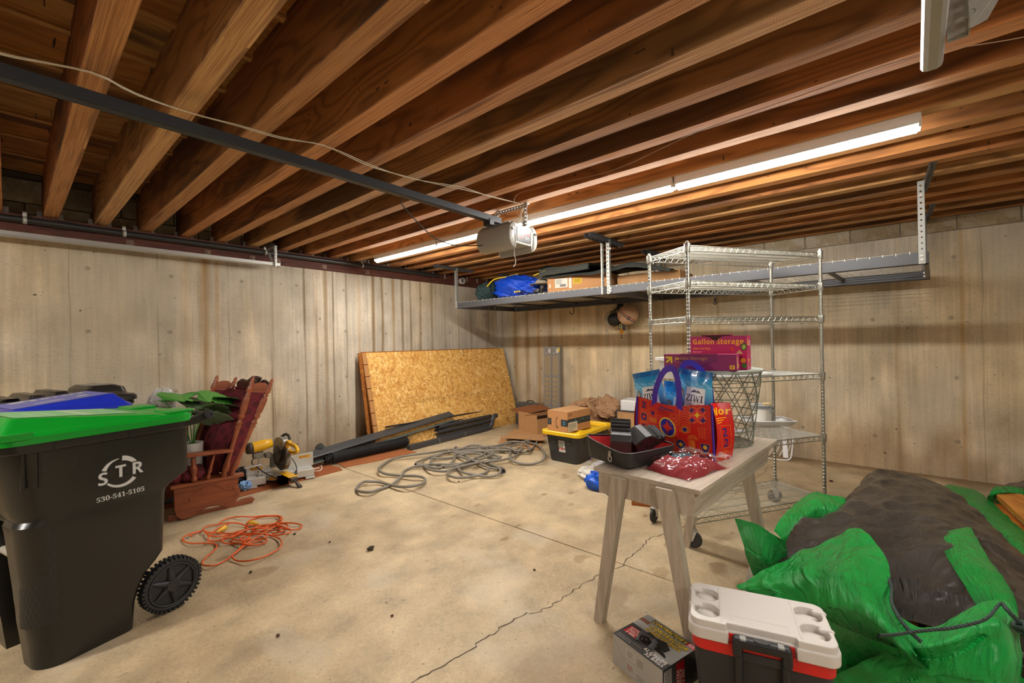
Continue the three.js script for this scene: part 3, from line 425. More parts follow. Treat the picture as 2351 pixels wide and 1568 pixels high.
  if (kind === 2) { part(L, 'lid_block', soft(loft([rring(-0.26, 0.0, -0.2, 0.25, 1.03, 0.05), rring(-0.25, -0.02, -0.17, 0.23, 1.09, 0.05), rring(-0.2, -0.05, -0.14, 0.2, 1.112, 0.04)]), 0.5), lm); part(L, 'lid_rib', [0.08, 0.2, 0.32].map((x, k) => soft(loft([rring(x, x + 0.1, -0.24 + k * 0.03, 0.24 - k * 0.02, 1.055, 0.03), rring(x + 0.02, x + 0.08, -0.2, 0.2, 1.095 - k * 0.012, 0.02)]), 0.5)), lm); part(L, 'sticker', box(0.15, 0.002, 0.12, -0.125, 1.113, 0.05), plainMat(rgb(0.36, 0.34, 0.32), 0.5)); }
  // wheels and the lift bar
  for (const s of [1, -1]) {
    const w = part(o, 'wheel', [new THREE.TorusGeometry(0.118, 0.017, 8, 36).scale(1, 1, 1.5), disc(0.112, 0.024, 32, 0, 0, 0, 'z'), disc(0.03, 0.06, 16, 0, 0, 0.004 * s, 'z')], rubber); w.position.set(0.345, 0.137, s * 0.255);
    part(w, 'tread', Array.from({ length: 40 }, (_, k) => { const a = k / 40 * Math.PI * 2; return [-1, 1].map((q) => moved(box(0.011, 0.012, 0.026, 0, 0, 0), 0, 0.131, q * 0.014).rotateZ(a + q * 0.035)); }).flat(), rubber).userData.kind = 'stuff';
    parts(w, 'spoke', Array.from({ length: 6 }, (_, k) => N(new THREE.CylinderGeometry(0.007, 0.02, 0.08, 8)).scale(1, 1, 0.8).translate(0, 0.064, s * 0.016).rotateZ(k * Math.PI / 3 + 0.1)), rubber);
    part(w, 'rim_ring', new THREE.TorusGeometry(0.104, 0.006, 6, 36).translate(0, 0, s * 0.02), rubber);
  }
  part(o, 'axle', rod(V(0.345, 0.137, -0.25), V(0.345, 0.137, 0.25), 0.011, 8), rubber);
  part(o, 'lift_bar', rod(V(-0.155, 0.47, -0.1), V(-0.155, 0.47, 0.1), 0.016, 12), plainMat(rgb(0.42, 0.38, 0.31), 0.5));
  if (kind === 0) part(o, 'logo_print', N(new THREE.PlaneGeometry(0.205, 0.232)).translate(0.134, 0.768, 0.2816), decalMat(strTex), 'pale logo and phone number print');
  return o;
}
makeCart('black wheeled bin with a green lid and a white logo, nearest of three', rgb(0.002, 0.30, 0.02), [0.150, 0, -3.043], 14 * Math.PI / 180, 0);
makeCart('wheeled bin with a blue lid, between the green and the black lids', rgb(0.012, 0.03, 0.42), [0.2, 0, -3.965], 193 * Math.PI / 180, 1);
makeCart('wheeled bin with an all black lid, closest to the back concrete wall', rgb(0.02, 0.018, 0.016), [0.33, 0, -4.68], 193 * Math.PI / 180, 2);
// crumpled lump: a sphere pushed about by folds
function lump(rx, ry, rz, seed, amp = 0.25, nu = 36, nv = 24, sharp = 1) {
  const g = surf((u, v) => { const a = u * Math.PI * 2, b = (v - 0.5) * Math.PI, x = Math.cos(b) * Math.cos(a), y = Math.sin(b), z = Math.cos(b) * Math.sin(a); const n = (s, k) => Math.abs(fbm(x * k + z * k * 0.6 + 9 + s * 3, y * k + z * k * 0.8 + 5, 3, seed + s) - 0.5) * 2; const d = 1 + amp * (sharp * (n(1, 1.6) + 0.6 * n(2, 3.4) + 0.3 * n(3, 7)) - 0.6); return V(x * rx * d, Math.max(-ry * 0.9, y * ry * d), z * rz * d); }, nu, nv); return soft(g, 0.5);
}
// ---------- rocking chair ----------
const cherryTex = tex(512, 256, (u, v) => { const w = fbm(u * 4, v * 14, 3, 801, 4, 14), g = fbm(u * 6, v * 90, 2, 812, 6, 90); return mix3([166, 90, 50], [112, 52, 27], clamp(w * 0.8 + (g - 0.5) * 0.7)); });
const cherry = phy({ map: cherryTex, roughness: 0.4, clearcoat: 0.35, clearcoatRoughness: 0.25 });
const cherryDark = phy({ color: rgb(0.05, 0.018, 0.012), roughness: 0.4, clearcoat: 0.3, clearcoatRoughness: 0.3 });
const damaskTex = tex(512, 512, (u, v) => { const a = Math.sin(u * 25.13) * Math.sin(v * 25.13), b = Math.abs(Math.sin((u + v) * 37.7)) * Math.abs(Math.sin((u - v) * 37.7)), n = vn(u * 128, v * 128, 6, 128, 128); return mix3([112, 28, 38], [78, 14, 24], clamp(step(0.1, 0.3, a) * 0.8 + b * 0.5 + (n - 0.5) * 0.5)); });
const damask = phy({ map: damaskTex, roughness: 0.85, sheen: 0.5, sheenColor: rgb(0.5, 0.15, 0.2), sheenRoughness: 0.5 });
{
  const o = thing('rocking_chair', 'cherry wood rocking chair with turned posts and burgundy upholstery, beside the wheeled bins', 'chair', [1.1, 0, -4.23], -9 * Math.PI / 180);
  const SK = -0.36, shear = (g) => { const p = g.attributes.position; for (let i = 0; i < p.count; i++) p.setX(i, p.getX(i) - SK * p.getZ(i) * -1 * -1); g.computeVertexNormals(); return g; };
  const P = (s, y, z) => V(s - SK * z, y, z);
  const panel = [[-0.265, 0.27], [-0.262, 0.1], [-0.25, 0.045], [-0.215, 0.012], [-0.16, 0.014], [-0.10, 0.05], [-0.03, 0.066], [0.03, 0.058], [0.085, 0.036], [0.14, 0.045], [0.182, 0.1], [0.186, 0.15], [0.17, 0.2], [0.178, 0.27]];
  for (const z of [0, -0.56]) {
    const m = part(o, 'side_panel', prism(panel, 0.03, 0.005), cherry); m.position.set(-SK * z, 0, z - 0.03);
    part(m, 'carved_line', [tube(panel.slice(1, -1).map(([x, y]) => V(x * 0.86 - 0.005, y * 0.78 + 0.035, 0.031)), 0.0025, 5, 4), tube(Array.from({ length: 30 }, (_, k) => { const t = k / 29, x = -0.17 + t * 0.27; return V(x, 0.165 + 0.075 * Math.sin(t * Math.PI) + 0.006 * (k % 2), 0.031); }), 0.004, 5, 3), ...[-0.18, 0.12].flatMap((x) => [0.026, 0.013].map((r) => N(new THREE.TorusGeometry(r, 0.004, 6, 16)).translate(x, 0.165 + (x > 0 ? 0.02 : 0), 0.03)))], cherry);
    const rl = part(o, 'side_rail', box(0.5, 0.026, 0.075, -0.036, 0.283, 0, 0.006), cherry); rl.position.set(-SK * z, 0, z - 0.015);
    const rk = part(o, 'rocker', prism([[-0.3, 0.0], [0.24, 0.0], [0.29, 0.008], [0.305, 0.03], [0.28, 0.055], [0.22, 0.055], [0.12, 0.03], [-0.2, 0.03], [-0.3, 0.05]], 0.03, 0.004), cherry); rk.position.set(-SK * z - 0.0, 0, z - 0.09 * (z ? -1 : 1));
    const turned = (L, k = 1) => lathe([[0.001, 0], [0.014, 0.004], [0.021, 0.03], [0.014, 0.05], [0.022, 0.07], [0.023, 0.11], [0.017, 0.17], [0.015, 0.3], [0.0165, 0.48], [0.023, 0.5], [0.016, 0.51], [0.024, 0.53], [0.016, 0.545], [0.015, 0.57], [0.024, 0.6], [0.017, 0.62], [0.023, 0.65], [0.0235, 0.76], [0.022, 0.785], [0.014, 0.8], [0.021, 0.82], [0.012, 0.83], [0.02, 0.85], [0.019, 0.88], [0.0115, 0.92], [0.016, 0.935], [0.010, 0.945], [0.013, 0.97], [0.001, 1]].map(([r, y]) => [r * k, y * L]), 16);
    for (const [s0, y0, s1, y1] of [[0.063, 0.287, 0.302, 1.128], [0.119, 0.294, 0.454, 1.1]]) { const a = P(s0, y0, z), b = P(s1, y1, z); part(o, 'post', lay(turned(a.distanceTo(b), 1.25), a, b), cherry); }
    const strip = new THREE.ExtrudeGeometry(shape([[0.075, 0.3], [0.118, 0.3], [0.395, 0.97], [0.265, 0.99]]), { depth: 0.016, bevelEnabled: true, bevelSize: 0.004, bevelThickness: 0.006, bevelSegments: 2 }); const mm = part(o, 'wing', metric(strip, 2.2), damask); mm.position.set(-SK * z, 0, z - 0.008);
    const cr = part(o, 'wing_crest', prism([[0.262, 0.985], [0.395, 0.965], [0.418, 1.035], [0.385, 1.066], [0.345, 1.07], [0.3, 1.06], [0.285, 1.035]], 0.022, 0.004), cherry); cr.position.set(-SK * z, 0, z - 0.011);
    const arm = part(o, 'armrest', prism([[-0.21, -0.03], [-0.19, 0.025], [-0.1, 0.035], [0.1, 0.028], [0.135, 0.02], [0.135, -0.03], [0, -0.035], [-0.15, -0.045]], 0.028, 0.006, true).rotateX(-Math.PI / 2), cherry); arm.position.set(-SK * z, 0.5, z); arm.rotation.z = -0.05;
    part(o, 'spindle', lay(lathe([[0.001, 0], [0.022, 0.006], [0.024, 0.03], [0.014, 0.045], [0.02, 0.065], [0.026, 0.10], [0.02, 0.135], [0.014, 0.15], [0.022, 0.165], [0.014, 0.18], [0.02, 0.2], [0.001, 0.2]], 14), P(-0.132, 0.296, z), P(-0.136, 0.5, z)), cherry);
    part(o, 'spindle', lay(lathe([[0.001, 0], [0.016, 0.006], [0.017, 0.03], [0.01, 0.045], [0.018, 0.075], [0.012, 0.1], [0.009, 0.2], [0.001, 0.2]], 12), P(-0.045, 0.296, z), P(0.006, 0.49, z)), cherry);
  }
  // upholstered back, rolled seat cushion, carved crest between the rear posts
  const back = surf((u, v) => { const z = lerp(-0.05, -0.51, u), t = v, e = Math.pow(Math.sin(Math.PI * clamp(v, 0.02, 0.98)), 0.3) * Math.pow(Math.sin(Math.PI * clamp(u, 0.02, 0.98)), 0.25); return P(0.09 + 0.30 * t - 0.10 * e - 0.012 * Math.cos(u * 18.8), 0.3 + 0.70 * t, z); }, 24, 24); part(o, 'back_cushion', [soft(back, 0.8), soft(surf((u, v) => P(0.12 + 0.30 * v, 0.3 + 0.7 * v, lerp(-0.05, -0.51, u)), 4, 4), 1), soft(surf((u, v) => P(0.09 + 0.03 * v + 0.3, 1.0 + 0.012 * Math.sin(v * 3.14), lerp(-0.05, -0.51, u)), 4, 4), 1)].map((g) => { g = N(g); const w = g.attributes.uv; for (let i = 0; i < w.count; i++) w.setXY(i, w.getX(i) * 1.2, w.getY(i) * 1.6); return g; }), std({ map: damaskTex, roughness: 0.9, side: THREE.DoubleSide }));
  parts(o, 'seat_roll', [-0.235, -0.15, -0.07, 0.005].map((s, k) => { const g = new THREE.CapsuleGeometry(0.052, 0.46, 6, 14).rotateX(Math.PI / 2); return moved(N(g), s + SK * 0.29, 0.345, -0.28, 0); }), damask);
  part(o, 'seat_deck', shear(box(0.42, 0.02, 0.5, -0.05, 0.285, -0.28)), cherry);
  part(o, 'back_crest', [prism([[0, 0], [0.5, 0], [0.5, 0.05], [0.42, 0.085], [0.34, 0.07], [0.25, 0.115], [0.16, 0.07], [0.08, 0.085], [0, 0.05]], 0.022, 0.004).rotateY(Math.PI / 2).translate(0, 0, 0)].map((g) => { const p = g.attributes.position; for (let i = 0; i < p.count; i++) p.setX(i, p.getX(i) - SK * p.getZ(i)); return g.translate(0.425, 1.0, -0.03); }), cherryDark);
  part(o, 'carved_shell', [0, 1, 2, 3, 4].map((k) => rod(P(0.42, 1.03, -0.2), P(0.44, 1.03 + 0.085 * Math.sin(0.5 + k * 0.55), -0.2 + 0.08 * Math.cos(0.5 + k * 0.55)), 0.012, 8, 0.018)), cherryDark);
}
// potted plant on the chair, with clutter
{
  const o = thing('potted_plant', 'broad-leaved green plant in a white pot behind the armrest of the rocking chair', 'plant', [1.02, 0.335, -4.5]);
  part(o, 'pot', lathe([[0.001, 0], [0.062, 0], [0.066, 0.01], [0.078, 0.24], [0.07, 0.24], [0.066, 0.22], [0.001, 0.215]], 24), plainMat(rgb(0.66, 0.64, 0.58), 0.4));
  part(o, 'soil', disc(0.066, 0.006, 20, 0, 0.222, 0), plainMat(rgb(0.05, 0.03, 0.02), 1));
  const leafShape = (() => { const s = new THREE.Shape(); s.moveTo(0, 0); const lobes = [[0.03, 0.0, 0.06, -0.01, 0.075, 0.02], [0.09, 0.03, 0.085, 0.05, 0.06, 0.05], [0.085, 0.06, 0.085, 0.08, 0.06, 0.08], [0.075, 0.095, 0.065, 0.11, 0.045, 0.11], [0.045, 0.13, 0.02, 0.15, 0, 0.165]]; for (const l of lobes) s.bezierCurveTo(...l); for (const l of [[-0.02, 0.15, -0.045, 0.13, -0.045, 0.11], [-0.065, 0.11, -0.075, 0.095, -0.06, 0.08], [-0.085, 0.08, -0.085, 0.06, -0.06, 0.05], [-0.085, 0.05, -0.09, 0.03, -0.075, 0.02], [-0.06, -0.01, -0.03, 0, 0, 0]]) s.bezierCurveTo(...l); return s; })();
  const leafG = (() => { const g = N(new THREE.ExtrudeGeometry(leafShape, { depth: 0.001, bevelEnabled: false, curveSegments: 5 })).rotateX(-Math.PI / 2); const p = g.attributes.position; for (let i = 0; i < p.count; i++) { const x = p.getX(i), z = p.getZ(i); p.setY(i, p.getY(i) + Math.abs(x) * 0.35 - z * z * 2.4 - x * x * 3); } g.computeVertexNormals(); return g; })();
  const greens = [[0.06, 0.26, 0.03], [0.05, 0.2, 0.03], [0.12, 0.2, 0.08], [0.15, 0.23, 0.12]].map((c) => std({ color: rgb(...c), roughness: 0.45, side: THREE.DoubleSide }));
  const L = [[-0.2, 0.63, 0.03, -1.3, 0.1, 1.35, 0], [-0.05, 0.61, 0.0, 0.3, 0.05, 1.2, 0], [0.03, 0.625, 0.05, -1.8, 0.1, 1.4, 0], [0.12, 0.61, 0.08, -1.4, -0.1, 1.2, 0], [-0.16, 0.55, 0.0, 1.7, -0.4, 1.3, 1], [-0.05, 0.555, 0.08, -1.0, 0.3, 1.2, 2], [0.08, 0.55, 0.1, -1.5, -0.2, 1.3, 3], [0.02, 0.53, 0.14, -1.2, -0.5, 1.2, 2], [0.03, 0.43, 0.12, -2.0, -0.9, 1.0, 3], [-0.1, 0.5, -0.1, 2.5, 0, 1.1, 1]];
  for (const [x, y, z, ry, rx, sc, m] of L) { const g = leafG.clone().scale(sc * 1.45, sc * 1.45, sc * 1.45); const q = part(o, 'leaf', g, greens[m]); q.position.set(x, y, z); q.rotation.set(0.22 + rx, ry, 0.1, 'XYZ'); part(o, 'stem', tube([V(x * 0.05, 0.2, z * 0.1), V(x * 0.3, y * 0.65, z * 0.3), V(x, y, z)], 0.0035, 5, 5), greens[1]); }
}
solo('plastic_bag', 'clear crumpled plastic bag standing behind the green bin lid, left of the plant', 'bag', lump(0.1, 0.15, 0.09, 12, 0.35), phy({ color: rgb(0.75, 0.74, 0.72), roughness: 0.2, transmission: 0.5, thickness: 0 }), [0.86, 0.9, -4.75]);
solo('storage_bin', 'grey storage bin hidden behind the rocking chair, holding up the plastic bag', 'bin', box(0.34, 0.76, 0.3, 0, 0.38, 0, 0.02), plainMat(rgb(0.1, 0.11, 0.12), 0.5), [0.9, 0.005, -4.98]);
solo('rag', 'bundle of grey cloth lying on the rocking chair seat beside the pot', 'cloth', lump(0.09, 0.05, 0.1, 31, 0.5), plainMat(rgb(0.18, 0.22, 0.27), 0.9), [1.19, 0.44, -4.5]);
// ---------- mitre saw ----------
const cardTex = tex(512, 512, (u, v) => { const n = fbm(u * 6, v * 6, 4, 900, 6, 6), f = fbm(u * 90, v * 12, 2, 910, 90, 12), r = Math.sin(v * 402) * 2.5; const c = mix3([190, 146, 98], [170, 124, 80], clamp(n * 0.9 + (f - 0.5) * 0.5)); return [c[0] + r, c[1] + r, c[2] + r]; });
const card = std({ map: cardTex, roughness: 0.85 }), cardDark = std({ map: cardTex, roughness: 0.9, color: 0xc8a58c });
const sheetOf = (pts, t) => metric(new THREE.ExtrudeGeometry(shape(pts.map(([x, z]) => [x, -z])), { depth: t, bevelEnabled: false }).rotateX(-Math.PI / 2), 1.5);
solo('cardboard_sheet', 'flat brown cardboard sheet under the mitre saw', 'cardboard', sheetOf([[1.28, -4.50], [1.93, -4.515], [2.385, -4.53], [2.42, -4.66], [2.36, -5.0], [1.3, -5.0]], 0.006), std({ map: cardTex, roughness: 0.9, color: 0xd8a080 }), [0, 0.001, 0]);
solo('cardboard_sheet', 'flat brown cardboard strip under the black mesh roll', 'cardboard', sheetOf([[2.45, -4.6], [2.9, -4.53], [2.92, -4.55], [3.36, -4.49], [3.36, -4.8], [2.5, -5.05]], 0.006), std({ map: cardTex, roughness: 0.9, color: 0xe0b090 }), [0, 0.001, 0]);
const alu = std({ color: rgb(0.6, 0.59, 0.55), metalness: 0.6, roughness: 0.38, bumpMap: roughBump, bumpScale: 0.0005 });
const yellow = plainMat(rgb(0.80, 0.43, 0.012), 0.35), smoke = plainMat(rgb(0.045, 0.035, 0.028), 0.3);
{
  const o = thing('mitre_saw', 'yellow and silver mitre saw with a round blade guard on cardboard', 'saw', [1.81, 0.008, -4.72], -15.5 * Math.PI / 180);
  part(o, 'base', [prism([[-0.3, -0.13], [-0.14, -0.13], [-0.12, -0.02], [-0.14, 0.13], [-0.27, 0.13], [-0.3, 0.08]], 0.075, 0.006).rotateX(-Math.PI / 2).translate(0, 0.018, 0), prism([[0.3, -0.13], [0.14, -0.13], [0.12, -0.02], [0.14, 0.13], [0.27, 0.13], [0.3, 0.08]], 0.075, 0.006).rotateX(-Math.PI / 2).translate(0, 0.018, 0), box(0.3, 0.05, 0.1, 0, 0.05, -0.09, 0.006)], alu);
  parts(o, 'foot', [[-0.26, 0.12], [0.26, 0.12], [-0.26, -0.1], [0.26, -0.1]].map(([x, z]) => box(0.09, 0.016, 0.07, x, 0.009, z, 0.004)), alu);
  part(o, 'turntable', [disc(0.15, 0.045, 28, 0, 0.065, 0.01), prism([[-0.05, 0], [0.05, 0], [0.04, 0.26], [-0.04, 0.26]], 0.05, 0.004).rotateX(-Math.PI / 2).scale(1, 1, -1).translate(0, 0.035, 0.06)], alu);
  part(o, 'scale_strip', N(new THREE.CylinderGeometry(0.1525, 0.1525, 0.026, 24, 1, true, -0.85, 0.7)).translate(0, 0.064, 0.01), std({ map: canvasTex(256, 32, (g) => { g.fillStyle = '#e3a21a'; g.fillRect(0, 0, 256, 32); g.fillStyle = '#3a2a10'; for (let i = 0; i < 32; i++) g.fillRect(i * 8, i % 4 ? 16 : 4, 2, 28); }), roughness: 0.5 }));
  part(o, 'kerf_plate', box(0.09, 0.006, 0.26, 0, 0.09, 0.19, 0.002), yellow);
  part(o, 'lock_handle', [lay(lathe([[0.001, 0], [0.014, 0.004], [0.016, 0.03], [0.03, 0.07], [0.032, 0.09], [0.02, 0.11], [0.001, 0.112]], 12).scale(1, 1, 0.6), V(0.0, 0.06, 0.33), V(0.03, 0.0, 0.39)), box(0.07, 0.045, 0.03, 0, 0.062, 0.325, 0.006)], smoke);
  for (const s of [-1, 1]) { const w = s < 0 ? [[-0.3, 0.09], [-0.06, 0.09], [-0.09, 0.15], [-0.14, 0.165], [-0.3, 0.175]] : [[0.06, 0.09], [0.32, 0.09], [0.32, 0.235], [0.1, 0.215]]; const f = part(o, 'fence', prism(w, 0.02, 0.003).translate(0, 0, -0.05), alu); const lb = canvasTex(256, 64, (g) => { g.fillStyle = '#eda21c'; g.fillRect(0, 0, 256, 64); g.fillStyle = '#2a1c08'; g.beginPath(); g.moveTo(34, 10); g.lineTo(56, 52); g.lineTo(12, 52); g.fill(); for (let i = 0; i < 3; i++) g.fillRect(72, 14 + i * 14, 160 - i * 20, 6); }); part(f, 'warning_label', N(new THREE.PlaneGeometry(0.11, 0.026)).translate(s < 0 ? -0.21 : 0.235, s < 0 ? 0.145 : 0.195, -0.0285), std({ map: lb, roughness: 0.5 })); }
  // head: guard, blade rim, motor, grip
  const ridges = Array.from({ length: 34 }, (_, k) => { const a = -0.5 + k / 33 * 3.0; return moved(box(0.052, 0.01, 0.006, 0, 0, 0, 0.002), 0, 0, 0).translate(0, 0.158, 0).rotateX(Math.PI * 0.5 - a).translate(0.012, 0.262, 0.03); });
  part(o, 'blade_guard', [disc(0.155, 0.045, 36, 0.01, 0.262, 0.03, 'x'), disc(0.085, 0.07, 24, 0.0, 0.27, 0.0, 'x')], smoke, 'round smoked blade guard'); part(o, 'guard_ridge', ridges, std({ color: rgb(0.4, 0.36, 0.3), metalness: 0.5, roughness: 0.4 })).userData.kind = 'stuff';
  part(o, 'upper_guard', prism([[0.0, 0.3], [0.12, 0.34], [0.15, 0.42], [0.08, 0.45], [-0.06, 0.42], [-0.1, 0.34]].map(([z, y]) => [-z, y]), 0.06, 0.01, true).rotateY(Math.PI / 2).translate(-0.03, 0, 0), std({ color: rgb(0.3, 0.29, 0.27), metalness: 0.6, roughness: 0.4 }));
  part(o, 'motor', lay(lathe([[0.001, 0], [0.05, 0], [0.054, 0.01], [0.054, 0.13], [0.048, 0.15], [0.04, 0.2], [0.001, 0.2]], 20), V(-0.27, 0.372, -0.03), V(-0.06, 0.395, -0.01)), yellow); part(o, 'motor_cap', lay(lathe([[0.001, -0.02], [0.03, -0.02], [0.05, -0.01], [0.0565, 0.02], [0.0565, 0.045], [0.001, 0.045]], 20), V(-0.29, 0.37, -0.032), V(-0.06, 0.395, -0.01)), smoke); part(o, 'cap_plate', lay(disc(0.03, 0.004, 16, 0, -0.022, 0), V(-0.29, 0.37, -0.032), V(-0.06, 0.395, -0.01)), yellow);
  part(o, 'grip', [tube([V(0.02, 0.40, 0.12), V(0.02, 0.395, 0.2), V(0.03, 0.38, 0.31), V(0.03, 0.345, 0.35), V(0.03, 0.32, 0.3), V(0.025, 0.315, 0.2), V(0.02, 0.31, 0.13)], 0.018, 10, 6), box(0.05, 0.1, 0.07, 0.02, 0.35, 0.13, 0.014), box(0.04, 0.03, 0.08, 0.02, 0.41, 0.16, 0.01)], yellow);
  part(o, 'carry_handle', tube([V(0.02, 0.44, 0.0), V(0.04, 0.47, 0.05), V(0.05, 0.45, 0.11), V(0.04, 0.39, 0.14), V(0.03, 0.35, 0.15)], 0.014, 8, 6), smoke);
  part(o, 'gear_block', [box(0.09, 0.06, 0.06, -0.19, 0.285, -0.05, 0.014), disc(0.03, 0.09, 12, -0.19, 0.29, -0.05, 'x'), box(0.06, 0.05, 0.07, -0.1, 0.27, -0.04, 0.01), box(0.06, 0.14, 0.04, -0.03, 0.19, -0.1, 0.01)], std({ color: rgb(0.26, 0.25, 0.21), metalness: 0.6, roughness: 0.45 }));
  part(o, 'clamp', [rod(V(-0.19, 0.02, 0.05), V(-0.19, 0.27, 0.02), 0.008, 8), rod(V(-0.285, 0.185, 0.03), V(-0.17, 0.195, 0.03), 0.014, 10), disc(0.028, 0.014, 16, -0.19, 0.105, 0.04), disc(0.014, 0.03, 12, -0.3, 0.182, 0.03, 'x')], bright);
  part(o, 'slide_rail', [rod(V(0.3, 0.05, -0.02), V(0.38, 0.05, -0.02), 0.006, 8), tube([V(0.31, 0.05, 0.07), V(0.36, 0.045, 0.08), V(0.385, 0.06, 0.07), V(0.385, 0.09, 0.05)], 0.006, 6, 6)], bright);
  part(o, 'lead', tube([V(-0.22, 0.27, -0.03), V(-0.25, 0.22, 0.0), V(-0.2, 0.17, 0.05), V(-0.12, 0.11, 0.15), V(0.0, 0.075, 0.27), V(0.1, 0.09, 0.25), V(0.13, 0.14, 0.18), V(0.1, 0.22, 0.12), V(0.05, 0.27, 0.09)], 0.005, 6, 8), blackPlastic);
}
for (const n of scene.children.find((c) => c.name === 'mitre_saw').children) if (/blade_guard|guard_ridge|upper_guard|motor|cap_plate|grip|carry_handle|lock_handle|kerf_plate|gear_block/.test(n.name)) n.rotation.y = 0.27;
solo('rag', 'crumpled pale blue rag at the left foot of the mitre saw', 'cloth', lump(0.055, 0.05, 0.05, 44, 0.6), plainMat(rgb(0.2, 0.36, 0.6), 0.9), [1.47, 0.05, -4.66]);
solo('tool_bag', 'small black bag wedged between the rocking chair and the mitre saw', 'bag', lump(0.12, 0.09, 0.1, 46, 0.4), plainMat(rgb(0.015, 0.016, 0.017), 0.7), [1.5, 0.09, -4.92]);
// ---------- cords on the floor ----------
const CORD_PATHS = [
[[0.849,0.014,-3.822],[0.847,0.021,-3.837],[0.876,0.012,-3.894],[0.937,0.008,-3.896],[0.881,0.017,-3.868],[0.831,0.02,-3.863],[0.806,0.009,-3.858],[0.796,0.01,-3.788],[0.824,0.02,-3.667],[0.886,0.017,-3.606],[0.922,0.007,-3.575],[0.92,0.013,-3.5],[0.881,0.021,-3.418],[0.828,0.013,-3.373],[0.793,0.007,-3.324],[0.784,0.017,-3.249],[0.809,0.02,-3.203],[0.848,0.01,-3.211],[0.899,0.009,-3.236],[0.954,0.019,-3.266],[1.038,0.018,-3.361],[1.119,0.008,-3.477],[1.16,0.012,-3.545],[1.195,0.021,-3.578],[1.245,0.014,-3.621],[1.311,0.007,-3.598],[1.327,0.016,-3.477],[1.305,0.021,-3.421],[1.262,0.011,-3.466],[1.206,0.008,-3.531]],
[[0.932,0.025,-3.226],[0.931,0.015,-3.195],[0.945,0.014,-3.138],[0.978,0.025,-3.068],[1.039,0.023,-3.05],[1.13,0.013,-3.09],[1.183,0.017,-3.116],[1.21,0.026,-3.153],[1.233,0.019,-3.245],[1.226,0.012,-3.368],[1.191,0.021,-3.433],[1.122,0.026,-3.509],[1.05,0.016,-3.638],[0.975,0.014,-3.761],[0.932,0.024,-3.809],[0.935,0.024,-3.87],[0.971,0.013,-3.945],[1.038,0.016,-3.914],[1.108,0.026,-3.835],[1.151,0.02,-3.768],[1.17,0.012,-3.693],[1.136,0.02,-3.61],[1.058,0.026,-3.564],[0.982,0.017,-3.576],[0.933,0.013,-3.602],[0.902,0.023,-3.627],[0.918,0.024,-3.675],[0.984,0.014,-3.796],[1.042,0.015,-3.845],[1.091,0.026,-3.828]],
[[1.046,0.018,-3.914],[1.084,0.022,-3.953],[1.157,0.009,-4],[1.208,0.025,-3.9],[1.266,0.017,-3.848],[1.316,0.025,-3.784],[1.406,0.009,-3.738],[1.391,0.022,-3.604],[1.348,0.018,-3.541],[1.259,0.029,-3.467],[1.162,0.029,-3.403],[1.081,0.019,-3.371],[0.986,0.021,-3.284],[0.944,0.008,-3.266]],
[[1.258,0.007,-3.565],[1.28,0.014,-3.569],[1.341,0.028,-3.511],[1.415,0.023,-3.433],[1.443,0.011,-3.377],[1.41,0.013,-3.333],[1.353,0.025,-3.316],[1.317,0.025,-3.397],[1.305,0.013,-3.515],[1.234,0.01,-3.611],[1.151,0.023,-3.596],[1.071,0.029,-3.583],[1.01,0.014,-3.623],[0.963,0.029,-3.544],[0.958,0.023,-3.501],[0.994,0.01,-3.471],[1.054,0.013,-3.411],[1.091,0.025,-3.391]],
[[1.18,0.018,-3.724],[1.222,0.008,-3.815],[1.289,0.007,-3.829],[1.348,0.018,-3.757],[1.392,0.016,-3.7],[1.373,0.028,-3.593],[1.343,0.011,-3.595],[1.267,0.019,-3.591],[1.214,0.012,-3.669],[1.171,0.028,-3.682],[1.153,0.014,-3.69],[1.151,0.019,-3.61],[1.112,0.009,-3.619],[1.013,0.029,-3.535],[0.982,0.017,-3.575]],
[[1.028,0.011,-3.537],[1.043,0.015,-3.563],[1.091,0.024,-3.528],[1.119,0.018,-3.499],[1.114,0.011,-3.473],[1.066,0.019,-3.448],[1.029,0.024,-3.468],[1.022,0.015,-3.531],[1.009,0.011,-3.488],[1.024,0.022,-3.406],[1.059,0.022,-3.317],[1.105,0.012,-3.294],[1.158,0.014,-3.288],[1.168,0.024,-3.298],[1.16,0.019,-3.354],[1.111,0.011,-3.418],[1.055,0.018,-3.437],[1.057,0.024,-3.467],[1.104,0.016,-3.512],[1.172,0.011,-3.487],[1.199,0.021,-3.401],[1.189,0.023,-3.362],[1.144,0.013,-3.354],[1.078,0.013,-3.352],[1.046,0.024,-3.33]],
[[1.206,0.023,-3.4],[1.247,0.007,-3.374],[1.28,0.021,-3.305],[1.328,0.016,-3.314],[1.341,0.026,-3.322],[1.332,0.028,-3.375],[1.37,0.018,-3.448],[1.36,0.019,-3.508],[1.308,0.029,-3.502],[1.331,0.025,-3.435],[1.339,0.016,-3.412],[1.284,0.022,-3.365],[1.242,0.007,-3.411]],
[[0.937,0.011,-3.85],[0.93,0.023,-3.723],[0.954,0.023,-3.655],[1.018,0.011,-3.653],[1.094,0.009,-3.658],[1.152,0.021,-3.6],[1.209,0.026,-3.54],[1.271,0.012,-3.545],[1.193,0.028,-3.492],[1.159,0.021,-3.529],[1.188,0.007,-3.605],[1.234,0.012,-3.611]]
];
